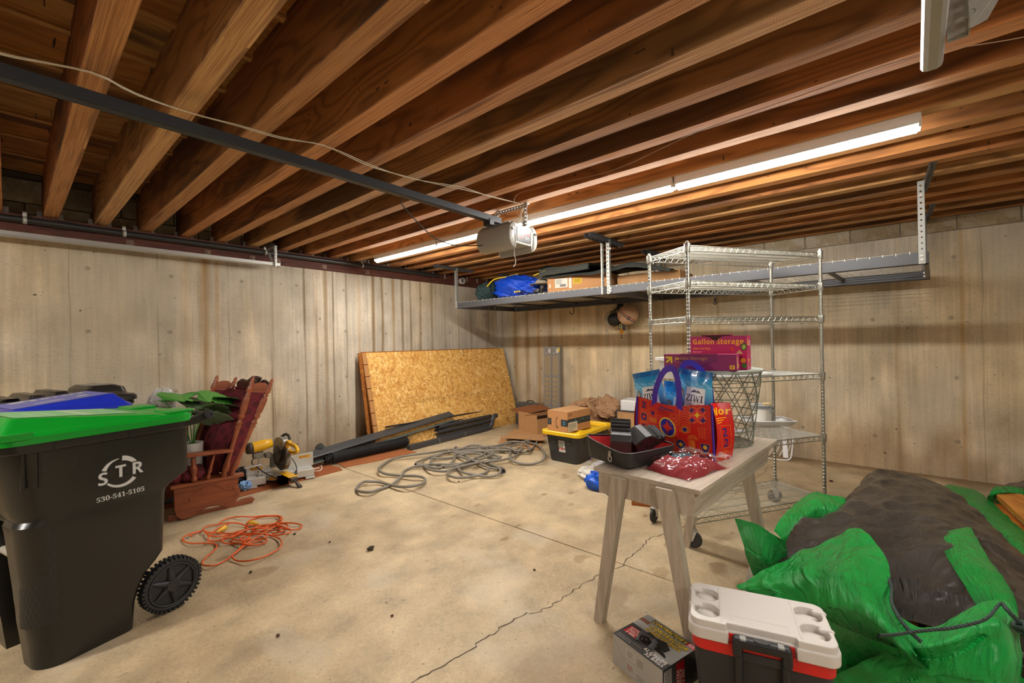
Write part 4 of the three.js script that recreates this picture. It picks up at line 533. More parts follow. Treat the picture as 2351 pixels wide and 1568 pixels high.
const HOSE_PATHS = [
[[2.308,0.027,-3.873],[2.255,0.04,-3.864],[2.173,0.024,-3.834],[2.132,0.015,-3.787],[2.092,0.033,-3.647],[2.134,0.037,-3.554],[2.263,0.018,-3.601],[2.387,0.019,-3.615],[2.479,0.038,-3.633],[2.629,0.032,-3.766],[2.776,0.015,-3.919],[2.881,0.025,-3.922],[2.955,0.04,-3.832],[3.015,0.026,-3.696],[3.217,0.014,-3.713],[3.332,0.032,-3.753],[3.48,0.038,-3.895],[3.606,0.019,-3.915],[3.509,0.018,-3.661],[3.392,0.037,-3.401],[3.354,0.034,-3.192],[3.405,0.015,-3.124]],
[[2.255,0.048,-3.832],[2.353,0.029,-3.774],[2.379,0.027,-3.575],[2.399,0.047,-3.392],[2.512,0.043,-3.343],[2.666,0.025,-3.432],[2.707,0.033,-3.514],[2.663,0.049,-3.57],[2.618,0.037,-3.699],[2.589,0.024,-3.855],[2.529,0.04,-3.946],[2.555,0.049,-4.076],[2.734,0.03,-4.271],[2.961,0.026,-4.403],[3.116,0.046,-4.306],[3.357,0.045,-4.195],[3.603,0.026,-4.203],[3.723,0.031,-4.073],[3.88,0.049,-4.044],[3.978,0.039,-3.982],[3.966,0.024,-3.829],[3.72,0.038,-3.638],[3.402,0.049,-3.55],[3.159,0.032,-3.574],[3.117,0.025,-3.671],[3.058,0.044,-3.809],[3.14,0.046,-3.925],[3.4,0.027,-4.081],[3.558,0.03,-4.054]],
[[2.945,0.035,-3.96],[2.98,0.041,-3.99],[3.313,0.017,-4.124],[3.505,0.048,-4.042],[3.705,0.033,-3.864],[3.918,0.048,-3.618],[4.056,0.017,-3.453],[4.112,0.041,-3.289],[4.316,0.035,-3.422],[4.392,0.054,-3.584],[4.345,0.055,-3.741],[4.12,0.036,-3.804],[3.859,0.04,-3.943],[3.723,0.017,-4.173],[3.529,0.05,-4.068],[3.547,0.033,-4.009],[3.749,0.046,-3.755],[4.007,0.018,-3.554]],
[[3.077,0.014,-3.989],[2.963,0.027,-3.812],[2.882,0.052,-3.592],[2.937,0.044,-3.488],[3.108,0.021,-3.49],[3.311,0.025,-3.457],[3.476,0.047,-3.346],[3.664,0.048,-3.251],[3.941,0.026,-3.314],[4.066,0.019,-3.39],[4.145,0.043,-3.6],[4.304,0.054,-3.542],[4.252,0.027,-3.486],[4.01,0.054,-3.343],[4.078,0.043,-3.615],[4.019,0.019,-3.864]],
[[3.695,0.035,-4.125],[3.811,0.016,-4.253],[3.751,0.015,-4.071],[3.828,0.034,-3.834],[3.859,0.03,-3.638],[3.617,0.053,-3.481],[3.523,0.021,-3.56],[3.275,0.037,-3.56],[3.195,0.024,-3.688],[3.04,0.053,-3.727],[3.028,0.027,-3.864],[2.938,0.036,-3.935]],
[[3.232,0.022,-3.591],[3.118,0.029,-3.432],[3.034,0.046,-3.247],[3.084,0.035,-3.12],[3.146,0.021,-3.033],[3.216,0.035,-2.965],[3.308,0.046,-3.005],[3.444,0.028,-3.185],[3.488,0.022,-3.358],[3.426,0.042,-3.504],[3.436,0.043,-3.732],[3.481,0.023,-3.858]],
[[3.331,0.044,-3.195],[3.316,0.014,-3.195],[3.127,0.039,-3.101],[3.015,0.031,-3.151],[2.881,0.05,-3.185],[2.861,0.053,-3.286],[2.975,0.034,-3.443],[3.085,0.035,-3.492],[3.266,0.055,-3.41],[3.498,0.048,-3.368],[3.657,0.031,-3.38]],
[[4.016,0.022,-3.475],[3.794,0.044,-3.297],[3.673,0.044,-3.155],[3.705,0.022,-3.08],[3.777,0.017,-2.962],[3.867,0.041,-2.883],[3.988,0.05,-2.935],[4.282,0.024,-3.169],[4.374,0.052,-3.298],[4.481,0.04,-3.479],[4.561,0.015,-3.722]],
[[4.089,0.051,-3.257],[4.415,0.016,-3.414],[4.65,0.033,-3.548],[4.766,0.022,-3.698],[4.526,0.049,-3.602],[4.46,0.023,-3.716],[4.25,0.033,-3.766],[4.144,0.015,-3.795],[3.946,0.051,-3.557],[4.086,0.029,-3.478],[4.225,0.03,-3.507]],
[[3.885,0.031,-3.89],[3.756,0.043,-3.556],[3.761,0.026,-3.391],[3.696,0.019,-3.528],[3.684,0.037,-3.691],[3.596,0.04,-3.827],[3.487,0.021,-3.864],[3.336,0.023,-3.927],[3.198,0.042,-3.997]]
];

{
  const o = thing('extension_cord', 'tangled orange extension cord on the floor in front of the rocking chair', 'cord');
  part(o, 'cord', CORD_PATHS.map((p) => tube(p.map((q) => V(...q)), 0.0052, 6, 5)), plainMat(rgb(0.72, 0.11, 0.015), 0.42));
  for (const [a, b] of [[V(0.985, 0.024, -3.73), V(1.045, 0.028, -3.765)], [V(1.235, 0.022, -3.655), V(1.19, 0.026, -3.735)]]) part(o, 'plug', lay(lathe([[0.001, 0], [0.006, 0], [0.009, 0.02], [0.016, 0.028], [0.014, 0.034], [0.017, 0.04], [0.015, 0.046], [0.018, 0.052], [0.018, 0.075], [0.001, 0.078]], 12), a, b), plainMat(rgb(0.75, 0.42, 0.03), 0.45), 'yellow plug end');
}
{
  const o = thing('hose', 'tangled grey hose on the floor in front of the gutters and tote', 'hose');
  part(o, 'hose_length', HOSE_PATHS.map((p) => tube(p.map((q) => V(...q)), 0.0135, 8, 5)), plainMat(rgb(0.20, 0.18, 0.145), 0.6));
  part(o, 'nozzle', lay(lathe([[0.001, 0], [0.014, 0], [0.02, 0.02], [0.022, 0.06], [0.027, 0.08], [0.027, 0.13], [0.018, 0.13], [0.016, 0.11], [0.001, 0.11]], 16), V(3.435, 0.025, -3.13), V(3.35, 0.025, -2.99)), plainMat(rgb(0.06, 0.062, 0.068), 0.45), 'black hose end');
}
// ---------- boards, gutters and boxes along the far corner ----------
const osbTex = canvasTex(1536, 768, (g, w, h) => {
  const r = rng(55); g.fillStyle = '#d6a050'; g.fillRect(0, 0, w, h);
  const cols = ['#e3b260', '#d39c4a', '#ecc378', '#c68a3c', '#dda956', '#f2d08c', '#cc9244', '#b67a34', '#e8ba6a'];
  for (let i = 0; i < 9000; i++) { g.save(); g.translate(r() * w, r() * h); g.rotate(r() * Math.PI * 2); g.globalAlpha = 0.35 + r() * 0.5; g.fillStyle = i % 60 ? cols[Math.floor(r() * cols.length)] : '#6f4218'; const L = 16 + r() * 60; g.fillRect(-L / 2, -2, L, i % 60 ? 4 + r() * 12 : 3 + r() * 4); g.restore(); }
  g.globalAlpha = 0.5; g.fillStyle = '#3a2a18'; for (let row = 0; row < 4; row++) for (let x = 190; x < 1290; x += 5 + r() * 9) if (r() < 0.6 && (row < 3 || x < 520)) g.fillRect(x, 402 + row * 11 + (row === 3 ? -60 : 0), 2 + r() * 6, 4 + r() * 4);
});
const osb = std({ map: osbTex, roughness: 0.75, bumpMap: osbTex, bumpScale: 0.002 }), osbEdge = std({ map: osbTex, roughness: 0.9, color: 0xb08a5a });
function sheet(label, x, z, w, h, lean, turn, mat) {
  const o = thing('particle_board', label, 'board', [x, 0, z], turn);
  const g = box(w, h, 0.014, w / 2, h / 2, 0), uv = g.attributes.uv, p = g.attributes.position; for (let i = 0; i < uv.count; i++) uv.setXY(i, p.getX(i) / 2.58, p.getY(i) / 1.29);
  const m = part(o, 'sheet', g, mat); m.rotation.x = -lean; return o;
}
{ const o = sheet('front golden strand board sheet, faint print and pale wood blocks along its left edge', 3.10, -4.885, 2.60, 1.325, 0.275, -0.062, osb); const M = std({ map: cardTex, roughness: 0.85, color: 0xfff2d8 }); for (let k = 0; k < 8; k++) { const b = part(o, 'edge_block', box(0.06, 0.155, 0.03, 0, 0, 0, 0.003), M), y = 0.1 + k * 0.163; b.position.set(-0.032, y * Math.cos(0.275), -y * Math.sin(0.275) - 0.006); b.rotation.x = -0.275; } }
{ const o = sheet('second strand board sheet, just behind the front sheet of the stack', 3.05, -4.935, 2.56, 1.335, 0.27, -0.062, osbEdge); }
sheet('rearmost strand board sheet, its edge showing at the left of the stack', 3.0, -5.0, 2.55, 1.3, 0.2, -0.05, osbEdge);
const gutterOut = std({ color: rgb(0.052, 0.052, 0.054), roughness: 0.42, bumpMap: roughBump, bumpScale: 0.001 }), gutterIn = plainMat(rgb(0.085, 0.05, 0.03), 0.7), gutterGreen = plainMat(rgb(0.2, 0.24, 0.22), 0.4);
function channel(a, b, prof, mat, up = V(0, 1, 0)) { // extrude an open profile (x across, y up) from a to b
  const d = b.clone().sub(a), L = d.length(); d.normalize(); const sx = V().crossVectors(up, d).normalize(), uy = V().crossVectors(d, sx);
  const g = prism(prof.map(([x, y]) => [-x, y]), L), m = new THREE.Matrix4().makeBasis(sx, uy, d); return g.applyMatrix4(m).translate(a.x, a.y, a.z);
}
{
  const o = thing('gutter', 'long dark gutter length tilted up from the saw, its brown inside facing out', 'gutter', [0, 0, 0]);
  const a = V(2.17, 0.095, -4.93), b = V(4.29, 0.29, -4.86);
  part(o, 'channel', channel(a, b, [[-0.05, 0.074], [0.045, 0.03], [0.052, 0.016], [0.047, 0.013], [0.04, 0.022], [-0.045, 0.06], [-0.046, -0.05], [0.05, -0.056], [0.05, -0.062], [-0.052, -0.057]], gutterOut), gutterOut);
  part(o, 'inside', channel(a.clone().add(V(0.01, 0, 0)), b, [[-0.045, 0.056], [-0.046, -0.048], [-0.04, -0.048], [-0.038, 0.054]], gutterIn), gutterIn, 'rusty brown inner face');
  part(o, 'lower_lip', channel(a.clone().add(V(0.02, 0.0, 0.0)), b, [[-0.04, -0.049], [0.052, -0.055], [0.054, -0.04], [0.05, -0.04], [0.048, -0.051], [-0.04, -0.045]], gutterGreen), gutterGreen);
  part(o, 'end_cap', channel(a.clone().add(V(-0.004, 0, 0)), a, [[-0.05, 0.074], [0.045, 0.03], [0.05, -0.06], [-0.052, -0.057]], alu), std({ color: rgb(0.35, 0.35, 0.32), metalness: 0.5, roughness: 0.5 }));
}
{
  const o = thing('downspout', 'grey downspout with ribbed elbows at both ends, lying behind the tilted gutter', 'downspout');
  part(o, 'pipe', tube([V(2.52, 0.12, -5.02), V(3.2, 0.2, -5.0), V(4.1, 0.325, -4.98), V(4.2, 0.33, -4.98)], 0.05, 10, 8).scale(1, 1, 1), gutterOut);
  const elbow = (pts) => { const c = new THREE.CatmullRomCurve3(pts), g = []; for (let k = 0; k <= 12; k++) { const p = c.getPoint(k / 12), t = c.getTangent(k / 12); g.push(lay(lathe([[0.001, -0.01], [0.047, -0.01], [0.053, 0], [0.047, 0.01], [0.001, 0.01]], 12), p, p.clone().add(t))); } return merge(g); };
  part(o, 'elbow', elbow([V(2.54, 0.122, -5.02), V(2.45, 0.12, -5.02), V(2.39, 0.15, -5.01), V(2.35, 0.2, -5.0)]), gutterOut); part(o, 'elbow', elbow([V(4.18, 0.33, -4.98), V(4.27, 0.325, -4.97), V(4.33, 0.29, -4.95), V(4.38, 0.25, -4.94)]), gutterOut);
}
for (const [k, [x0, x1, y, z, l]] of [[3.92, 5.02, 0.025, -4.80, 'bottom gutter length of the short stack in front of the strand board'], [3.95, 4.98, 0.095, -4.81, 'middle gutter length of the short stack in front of the strand board'], [3.97, 5.03, 0.165, -4.82, 'top gutter length of the short stack in front of the strand board']].entries())
  solo('gutter_length', l, 'gutter', merge([channel(V(x0, y + 0.025, z), V(x1, y + 0.035, z + 0.03), [[-0.05, 0.03], [-0.05, -0.025], [0.045, -0.025], [0.055, 0.0], [0.05, 0.032], [0.046, 0.032], [0.05, 0.0], [0.042, -0.021], [-0.046, -0.021], [-0.046, 0.03]], gutterOut)]), gutterOut, [0, 0, 0], 0, 'short gutter lengths stacked by the boards');
solo('metal_rod', 'thin black rod lying over the gutters against the strand board', 'rod', rod(V(3.20, 0.3, -4.93), V(5.24, 0.275, -4.84), 0.011, 8), blackSteel);
{
  const o = thing('mesh_roll', 'roll of black plastic gutter mesh on the cardboard strip, beside the saw', 'mesh roll');
  const a = V(2.43, 0.075, -4.86), b = V(3.44, 0.085, -4.80), rr = [];
  for (let k = 0; k < 74; k++) { const c = a.clone().lerp(b, k / 73); rr.push(lay(N(new THREE.TorusGeometry(0.062, 0.0022, 4, 20)).rotateX(Math.PI / 2), c, c.clone().add(b.clone().sub(a)))); }
  part(o, 'mesh_ring', rr, blackPlastic).userData.kind = 'stuff';
  part(o, 'mesh_strand', Array.from({ length: 26 }, (_, k) => { const t = k / 26 * Math.PI * 2, q = V(0, Math.sin(t) * 0.062, Math.cos(t) * 0.062); return rod(a.clone().add(q), b.clone().add(q), 0.0022, 4); }), blackPlastic).userData.kind = 'stuff';
  part(o, 'inner_roll', rod(a, b, 0.05, 16), plainMat(rgb(0.02, 0.02, 0.022), 0.7)); part(o, 'end_coil', [0, 1, 2, 3].map((k) => lay(N(new THREE.TorusGeometry(0.05 - k * 0.004, 0.008, 6, 18)).rotateX(Math.PI / 2), a.clone().add(V(-0.02 - k * 0.018, -0.004 * k, 0)), b)), blackPlastic); part(o, 'loose_loop', [0, 1, 2].map((k) => lay(N(new THREE.TorusGeometry(0.06 + k * 0.006, 0.002, 4, 20)).rotateX(Math.PI / 2), b.clone().add(V(0.015 + k * 0.02, 0.004, 0)), b.clone().add(V(1, 0.3, 0)))), blackPlastic);
}
{
  const o = thing('downspout', 'straight grey downspout on the bare floor, an upturned elbow at its far end', 'downspout', [3.36, 0.036, -4.66], 0.02);
  part(o, 'pipe', box(1.5, 0.062, 0.08, 0.75, 0, 0, 0.01), gutterOut); for (const x of [0.5, 1.0]) part(o, 'tape', box(0.03, 0.065, 0.083, x, 0, 0, 0.008), plainMat(rgb(0.13, 0.13, 0.125), 0.5));
  part(o, 'elbow', tube([V(1.49, 0, 0), V(1.57, 0.005, 0), V(1.62, 0.05, 0), V(1.64, 0.12, 0), V(1.68, 0.165, 0), V(1.74, 0.17, 0)], 0.036, 10, 6), gutterOut);
}
// ---------- boxes and tote by the right wall ----------
function carton(o, w, h, d, mat, t = 0.006) { // four walls and a floor, open above
  part(o, 'bottom', box(w, t, d, 0, t / 2, 0), mat); for (const s of [-1, 1]) { part(o, 'wall', box(t, h, d, s * (w / 2 - t / 2), h / 2, 0), mat); part(o, 'wall', box(w - 2 * t, h, t, 0, h / 2, s * (d / 2 - t / 2)), mat); }
}
{
  const o = thing('storage_tote', 'black storage tote with a yellow lid, a small carton on top', 'tote', [4.43, 0, -2.745], 0.0), M = std({ color: rgb(0.028, 0.029, 0.031), roughness: 0.4 }), Y = plainMat(rgb(0.85, 0.52, 0.008), 0.38);
  part(o, 'tub', soft(loft([rring(-0.34, 0.34, -0.185, 0.185, 0.004, 0.05), rring(-0.345, 0.345, -0.19, 0.19, 0.02, 0.05), rring(-0.38, 0.38, -0.225, 0.225, 0.33, 0.05)]), 0.5), M);
  for (const z of [-0.1, 0.1]) part(o, 'rib', box(0.016, 0.1, 0.06, -0.372, 0.27, z, 0.006), M); for (const x of [-0.2, 0.0, 0.2]) part(o, 'rib', box(0.06, 0.1, 0.016, x, 0.27, 0.217, 0.006), M);
  part(o, 'lid', [soft(loft([rring(-0.415, 0.415, -0.262, 0.262, 0.315, 0.06), rring(-0.418, 0.418, -0.265, 0.265, 0.35, 0.06), rring(-0.41, 0.41, -0.257, 0.257, 0.36, 0.055), rring(-0.36, 0.36, -0.21, 0.21, 0.36, 0.04), rring(-0.35, 0.35, -0.2, 0.2, 0.346, 0.04)]), 0.4), ...[-0.2, 0.06, 0.28].map((x) => box(0.05, 0.018, 0.4, x, 0.352, 0, 0.005)), ...[-0.3, 0.3].map((x) => box(0.12, 0.022, 0.05, x, 0.36, 0.22, 0.006))], Y, 'yellow lid');
  const lab = canvasTex(128, 192, (g) => { g.fillStyle = '#8d857b'; g.fillRect(0, 0, 128, 192); g.fillStyle = '#a8a095'; g.fillRect(0, 0, 128, 26); g.fillStyle = '#3e8f4a'; g.fillRect(30, 66, 60, 14); g.fillStyle = '#5c554d'; for (let i = 0; i < 4; i++) g.fillRect(12, 36 + i * 7, 90 - i * 10, 3); g.fillStyle = '#b81f24'; g.fillRect(0, 122, 90, 28); g.fillStyle = '#e8e4dc'; g.font = 'bold 22px sans-serif'; g.fillText('HDX', 10, 144); g.fillStyle = '#d8d4cc'; g.fillRect(0, 150, 128, 42); g.fillRect(92, 84, 30, 34); g.fillStyle = '#6a645c'; for (let i = 0; i < 5; i++) g.fillRect(8, 156 + i * 7, 100, 2); });
  const pl = part(o, 'label', N(new THREE.PlaneGeometry(0.085, 0.135)), std({ map: lab, roughness: 0.5 }), 'small grey and red product label'); pl.rotation.set(0, -Math.PI / 2, 0); pl.rotateX(0.115); pl.position.set(-0.3705, 0.19, 0.005);
}
{
  const o = thing('shipping_carton', 'small taped brown carton sitting on the yellow tote lid', 'carton', [4.245, 0.362, -2.755], -0.09);
  const face = (w, h, fn) => std({ roughness: 0.8, map: canvasTex(w, h, (g) => { g.fillStyle = '#ba8452'; g.fillRect(0, 0, w, h); const r = rng(w); g.globalAlpha = 0.06; for (let i = 0; i < 300; i++) { g.fillStyle = r() < 0.5 ? '#000' : '#fff'; g.fillRect(r() * w, r() * h, 40, 2); } g.globalAlpha = 1; fn(g); }) });
  const tape = (g, x, y, w, h) => { g.fillStyle = '#30302c'; g.fillRect(x, y, w, h); };
  const front = face(320, 256, (g) => { tape(g, 0, 96, 62, 86); g.fillStyle = '#5c6a70'; g.fillRect(20, 108, 8, 60); g.fillRect(40, 110, 4, 50); tape(g, 216, 96, 104, 86); g.strokeStyle = '#3fa3c8'; g.lineWidth = 7; g.beginPath(); g.moveTo(252, 112); g.lineTo(252, 166); g.stroke(); g.beginPath(); g.arc(254, 140, 24, -1.2, 1.2); g.stroke(); g.strokeStyle = '#2c2318'; g.lineWidth = 8; g.beginPath(); g.arc(226, 138, 92, 2.3, 4.0); g.stroke(); g.beginPath(); g.moveTo(128, 196); g.lineTo(150, 214); g.lineTo(176, 198); g.stroke(); });
  const side = face(384, 256, (g) => { tape(g, 0, 88, 384, 80); g.fillStyle = '#4b5a5e'; for (let i = 0; i < 16; i++) g.fillRect(20 + i * 22, 100 + (i * 37) % 30, 12, 22); g.fillStyle = '#2f8fb2'; g.fillRect(120, 100, 10, 40); g.fillRect(250, 104, 16, 10); g.fillStyle = '#d8cfba'; g.fillRect(10, 132, 150, 116); g.fillStyle = '#4a4238'; for (let i = 0; i < 18; i++) g.fillRect(20 + i * 7, 146, i % 3 ? 2 : 4, 60); for (let i = 0; i < 4; i++) g.fillRect(20, 214 + i * 8, 110 - i * 14, 3); g.fillStyle = '#6e4c2c'; g.fillRect(12, 20, 70, 6); g.fillRect(12, 32, 60, 6); g.fillRect(12, 44, 64, 6); });
  const g = new THREE.BoxGeometry(0.43, 0.225, 0.29); const m = put(new THREE.Mesh(g, [card, front, card, card, side, card])); m.name = 'box_body'; m.position.y = 0.1125; o.add(m); m.userData.label = 'carton printed with dark tape bands';
  part(o, 'flap', [box(0.214, 0.004, 0.29, -0.108, 0.228, 0), box(0.212, 0.004, 0.29, 0.109, 0.227, 0)], card);
}
{
  const o = thing('open_carton', 'open brown carton on the floor stuffed with folded papers, left of the tote', 'carton', [5.25, 0, -3.86], -0.25);
  carton(o, 0.62, 0.27, 0.46, card); const f = part(o, 'flap', box(0.6, 0.005, 0.26, 0, 0, -0.13), cardDark); f.position.set(0, 0.29, -0.2); f.rotation.set(0.25, 0, 0.05); const q = part(o, 'flap', box(0.005, 0.24, 0.44, 0, 0.12, 0), card); q.position.set(-0.31, 0.25, 0); q.rotation.z = 0.5 - 0.5; q.scale.y = 0.35; const f2 = part(o, 'flap', box(0.6, 0.005, 0.3, 0, 0, 0.15), cardDark); f2.position.set(-0.02, 0.3, -0.05); f2.rotation.x = -0.16;
  const cs = [[0.30, 0.12, 0.06], [0.16, 0.30, 0.36], [0.20, 0.12, 0.07], [0.13, 0.08, 0.05], [0.42, 0.38, 0.33], [0.3, 0.16, 0.08]];
  for (let k = 0; k < 12; k++) { const c = cs[k % 6]; solo('folded_paper', ['rust brown folded paper', 'pale blue folded paper', 'brown folded paper', 'dark brown folded paper', 'cream folded paper', 'orange brown folded paper'][k % 6] + (k < 6 ? ' low in the open carton by the tote' : ' high in the open carton by the tote'), 'paper', box(0.5, 0.012, 0.3, 0, 0, 0, 0.004), plainMat(rgb(...c), 0.8), [5.24 + ((k * 7) % 5) * 0.008, 0.06 + k * 0.017, -3.82 - ((k * 3) % 5) * 0.012], -0.25 + ((k * 5) % 7 - 3) * 0.03, 'papers in the open carton'); }
}
{
  const o = thing('cardboard_flap', 'torn flat piece of cardboard on the floor between the hose and the open carton', 'cardboard', [0, 0, 0]);
  part(o, 'sheet', sheetOf([[4.45, -3.98], [4.92, -4.22], [5.3, -3.98], [4.68, -3.43], [4.62, -3.47]], 0.006).rotateX(0).translate(0, 0.05, 0), card); part(o, 'folded_edge', sheetOf([[4.33, -3.98], [4.46, -3.98], [4.65, -3.45], [4.36, -3.28], [4.32, -3.45]], 0.006).translate(0, 0.004, 0), card); part(o, 'torn_corner', prism([[0, 0], [0.12, 0], [0.03, 0.1]], 0.005).rotateY(-0.8).translate(4.35, 0.01, -3.96), card);
  part(o, 'prop', box(0.3, 0.044, 0.3, 4.85, 0.024, -3.9, 0.01), cardDark);
}
{
  const o = thing('suitcase', 'small grey hard suitcase standing by the right wall behind the open carton', 'suitcase', [5.62, 0, -4.42]);
  part(o, 'shell', soft(loft([rring(-0.1, 0.1, -0.24, 0.24, 0.0, 0.03), rring(-0.1, 0.1, -0.24, 0.24, 0.34, 0.04), rring(-0.09, 0.09, -0.22, 0.22, 0.365, 0.04)]), 0.5), plainMat(rgb(0.06, 0.066, 0.066), 0.5)); part(o, 'seam', box(0.012, 0.37, 0.488, 0.02, 0.186, 0, 0.004), plainMat(rgb(0.2, 0.18, 0.14), 0.5)); part(o, 'handle', tube([V(0.02, 0.365, -0.07), V(0.02, 0.39, -0.06), V(0.02, 0.392, 0.06), V(0.02, 0.365, 0.07)], 0.008, 6, 6), blackPlastic);
}
{
  const lab = (k) => std({ roughness: 0.45, map: canvasTex(128, 1024, (g) => { g.fillStyle = '#85807c'; g.fillRect(0, 0, 128, 1024); g.fillStyle = '#b7964a'; const r = rng(60 + k); for (let x = 14; x < 100; x += 14) g.fillRect(x, 110, 5, 250); for (let b = 0; b < 6; b++) for (let i = 0; i < 9; i++) g.fillRect(14 + (i % 3) * 22 + r() * 4, 400 + b * 62 + Math.floor(i / 3) * 13, 16, 7 + r() * 6); for (let b = 0; b < 7; b++) g.fillRect(96, 400 + b * 46, 14, 30); g.fillRect(14, 780, 70, 60); g.fillStyle = '#d7d2c8'; g.fillRect(70, 24, 34, 52); g.fillRect(24, 70, 10, 20); g.fillStyle = '#a49f9a'; for (let i = 0; i < 5; i++) g.fillRect(20 + i * 20, 870 + (i % 2) * 50, 5, 90); }) });
  for (const k of [0, 1]) { const o = thing('flat_pack_box', ['left tall grey flat box leaning upright on the right wall', 'right tall grey flat box leaning upright on the right wall, with a yellow corner'][k], 'box', [5.74, 0.0, -4.12 + k * 0.155]); const g = new THREE.BoxGeometry(0.06, 1.29, 0.15).translate(0, 0.645, 0); const grey = plainMat(rgb(0.26, 0.24, 0.22), 0.5); const m = put(new THREE.Mesh(g, [grey, lab(k), grey, grey, grey, grey])); m.name = 'box_body'; m.rotation.z = -0.035; o.add(m); part(m, 'end_flap', box(0.061, 0.003, 0.151, 0, 1.2915, 0), grey); if (k) part(m, 'yellow_corner', box(0.004, 0.07, 0.03, -0.0305, 1.245, 0.06), plainMat(rgb(0.7, 0.5, 0.05), 0.5)); }
}
const yellowPlain = plainMat(rgb(0.8, 0.5, 0.02), 0.5);
const kraft = std({ color: rgb(0.36, 0.20, 0.10), roughness: 0.85, side: THREE.DoubleSide });
{
  const o = thing('kraft_paper', 'crumpled heap of brown packing paper in a box behind the tote', 'paper', [5.35, 0.0, -2.98]);
  part(o, 'heap', lump(0.36, 0.24, 0.30, 71, 0.55, 64, 40, 1.3).translate(0, 0.32, 0), kraft); part(o, 'fold', [0, 1, 2, 3, 4, 5].map((k) => { const r = rng(k + 5), g = lump(0.16, 0.05, 0.1, 80 + k, 0.7, 28, 16, 1.4); return moved(g, (r() - 0.5) * 0.4, 0.42 + r() * 0.1, (r() - 0.5) * 0.4, r() * 6, r() - 0.5, r() - 0.5); }), kraft); part(o, 'box_wall', [box(0.6, 0.28, 0.006, 0, 0.14, 0.26), box(0.006, 0.28, 0.52, -0.3, 0.14, 0), box(0.6, 0.28, 0.006, 0, 0.14, -0.26), box(0.006, 0.28, 0.52, 0.3, 0.14, 0)], card);
}
{
  const o = thing('open_carton', 'open brown carton with white foam and dark inner edge, behind the red shopping bag', 'carton', [5.36, 0, -2.44], 0.06);
  carton(o, 0.46, 0.46, 0.34, card); part(o, 'dark_edge', [box(0.47, 0.02, 0.012, 0, 0.47, 0.17), box(0.012, 0.02, 0.35, -0.23, 0.47, 0), box(0.02, 0.4, 0.01, -0.234, 0.26, -0.165)], plainMat(rgb(0.05, 0.05, 0.05), 0.6)); part(o, 'foam_block', box(0.3, 0.3, 0.26, 0, 0.45, -0.02, 0.02), plainMat(rgb(0.7, 0.7, 0.68), 0.7), 'white foam block'); part(o, 'print', box(0.002, 0.07, 0.1, -0.231, 0.2, 0.06), plainMat(rgb(0.16, 0.1, 0.06), 0.8));
}
{
  const o = thing('plastic_bag', 'clear zip bag lying on a crumpled white bag beside the tote', 'bag', [3.9, 0.0, -2.22]);
  part(o, 'sheet', N(surf((u, v) => { const a = (u - 0.5) * 0.3, b = v * 0.22; return V(a, 0.08 + b * 0.55 + 0.03 * Math.sin(u * 5 + v * 4) + 0.012 * Math.sin(u * 17 + v * 9), -0.1 + b * 0.6 + 0.04 * Math.sin(u * 3.1)); }, 30, 24)), phy({ color: rgb(0.85, 0.84, 0.84), roughness: 0.18, transmission: 0.75, thickness: 0, side: THREE.DoubleSide })); part(o, 'zip_strip', tube([V(-0.15, 0.2, 0.03), V(-0.05, 0.235, 0.05), V(0.06, 0.235, 0.05), V(0.15, 0.2, 0.03)], 0.004, 6, 8), plainMat(rgb(0.35, 0.12, 0.32), 0.4), 'purple zip strip'); part(o, 'paper_tag', box(0.08, 0.003, 0.035, 0.03, 0.15, 0.06), plainMat(rgb(0.75, 0.74, 0.72), 0.6)); part(o, 'crumple', lump(0.1, 0.05, 0.09, 92, 0.5).translate(0.02, 0.09, 0.04), phy({ color: rgb(0.8, 0.78, 0.78), roughness: 0.25, transmission: 0.4, thickness: 0 }));
}
solo('plastic_bag', 'crumpled white plastic bag flattened on the floor under the clear zip bag', 'bag', lump(0.17, 0.07, 0.24, 93, 0.35, 48, 28), plainMat(rgb(0.62, 0.58, 0.5), 0.5), [3.86, 0.045, -2.14], 0.3);
solo('plastic_bag', 'crumpled bright blue plastic bag on the floor beside the grey table', 'bag', lump(0.1, 0.11, 0.16, 95, 0.4, 48, 28), plainMat(rgb(0.005, 0.09, 0.55), 0.3), [3.57, 0.07, -1.97], 0.4);
{ const o = thing('luggage_strap', 'blue strap with a yellow tag on the floor beside the blue bag', 'strap'); part(o, 'webbing', tube([V(3.5, 0.03, -1.9), V(3.42, 0.012, -1.8), V(3.36, 0.01, -1.73)], 0.012, 6, 6), plainMat(rgb(0.005, 0.07, 0.4), 0.4)); part(o, 'tag', box(0.014, 0.03, 0.02, 3.41, 0.02, -1.79), yellowPlain); }
{
  const o = thing('carton', 'flat brown carton with a green stripe on the floor under the wire shelf', 'carton', [3.59, 0.0, -1.45], 0.376);
  part(o, 'box_body', box(0.32, 0.09, 0.41, 0, 0.045, 0, 0.004), std({ map: cardTex, roughness: 0.8, color: 0xf0b070 })); part(o, 'stripe', [box(0.324, 0.025, 0.414, 0, 0.06, 0)], plainMat(rgb(0.03, 0.16, 0.02), 0.6), 'green stripe'); part(o, 'lower_stripe', [box(0.323, 0.012, 0.413, 0, 0.025, 0)], plainMat(rgb(0.4, 0.16, 0.04), 0.6));
}
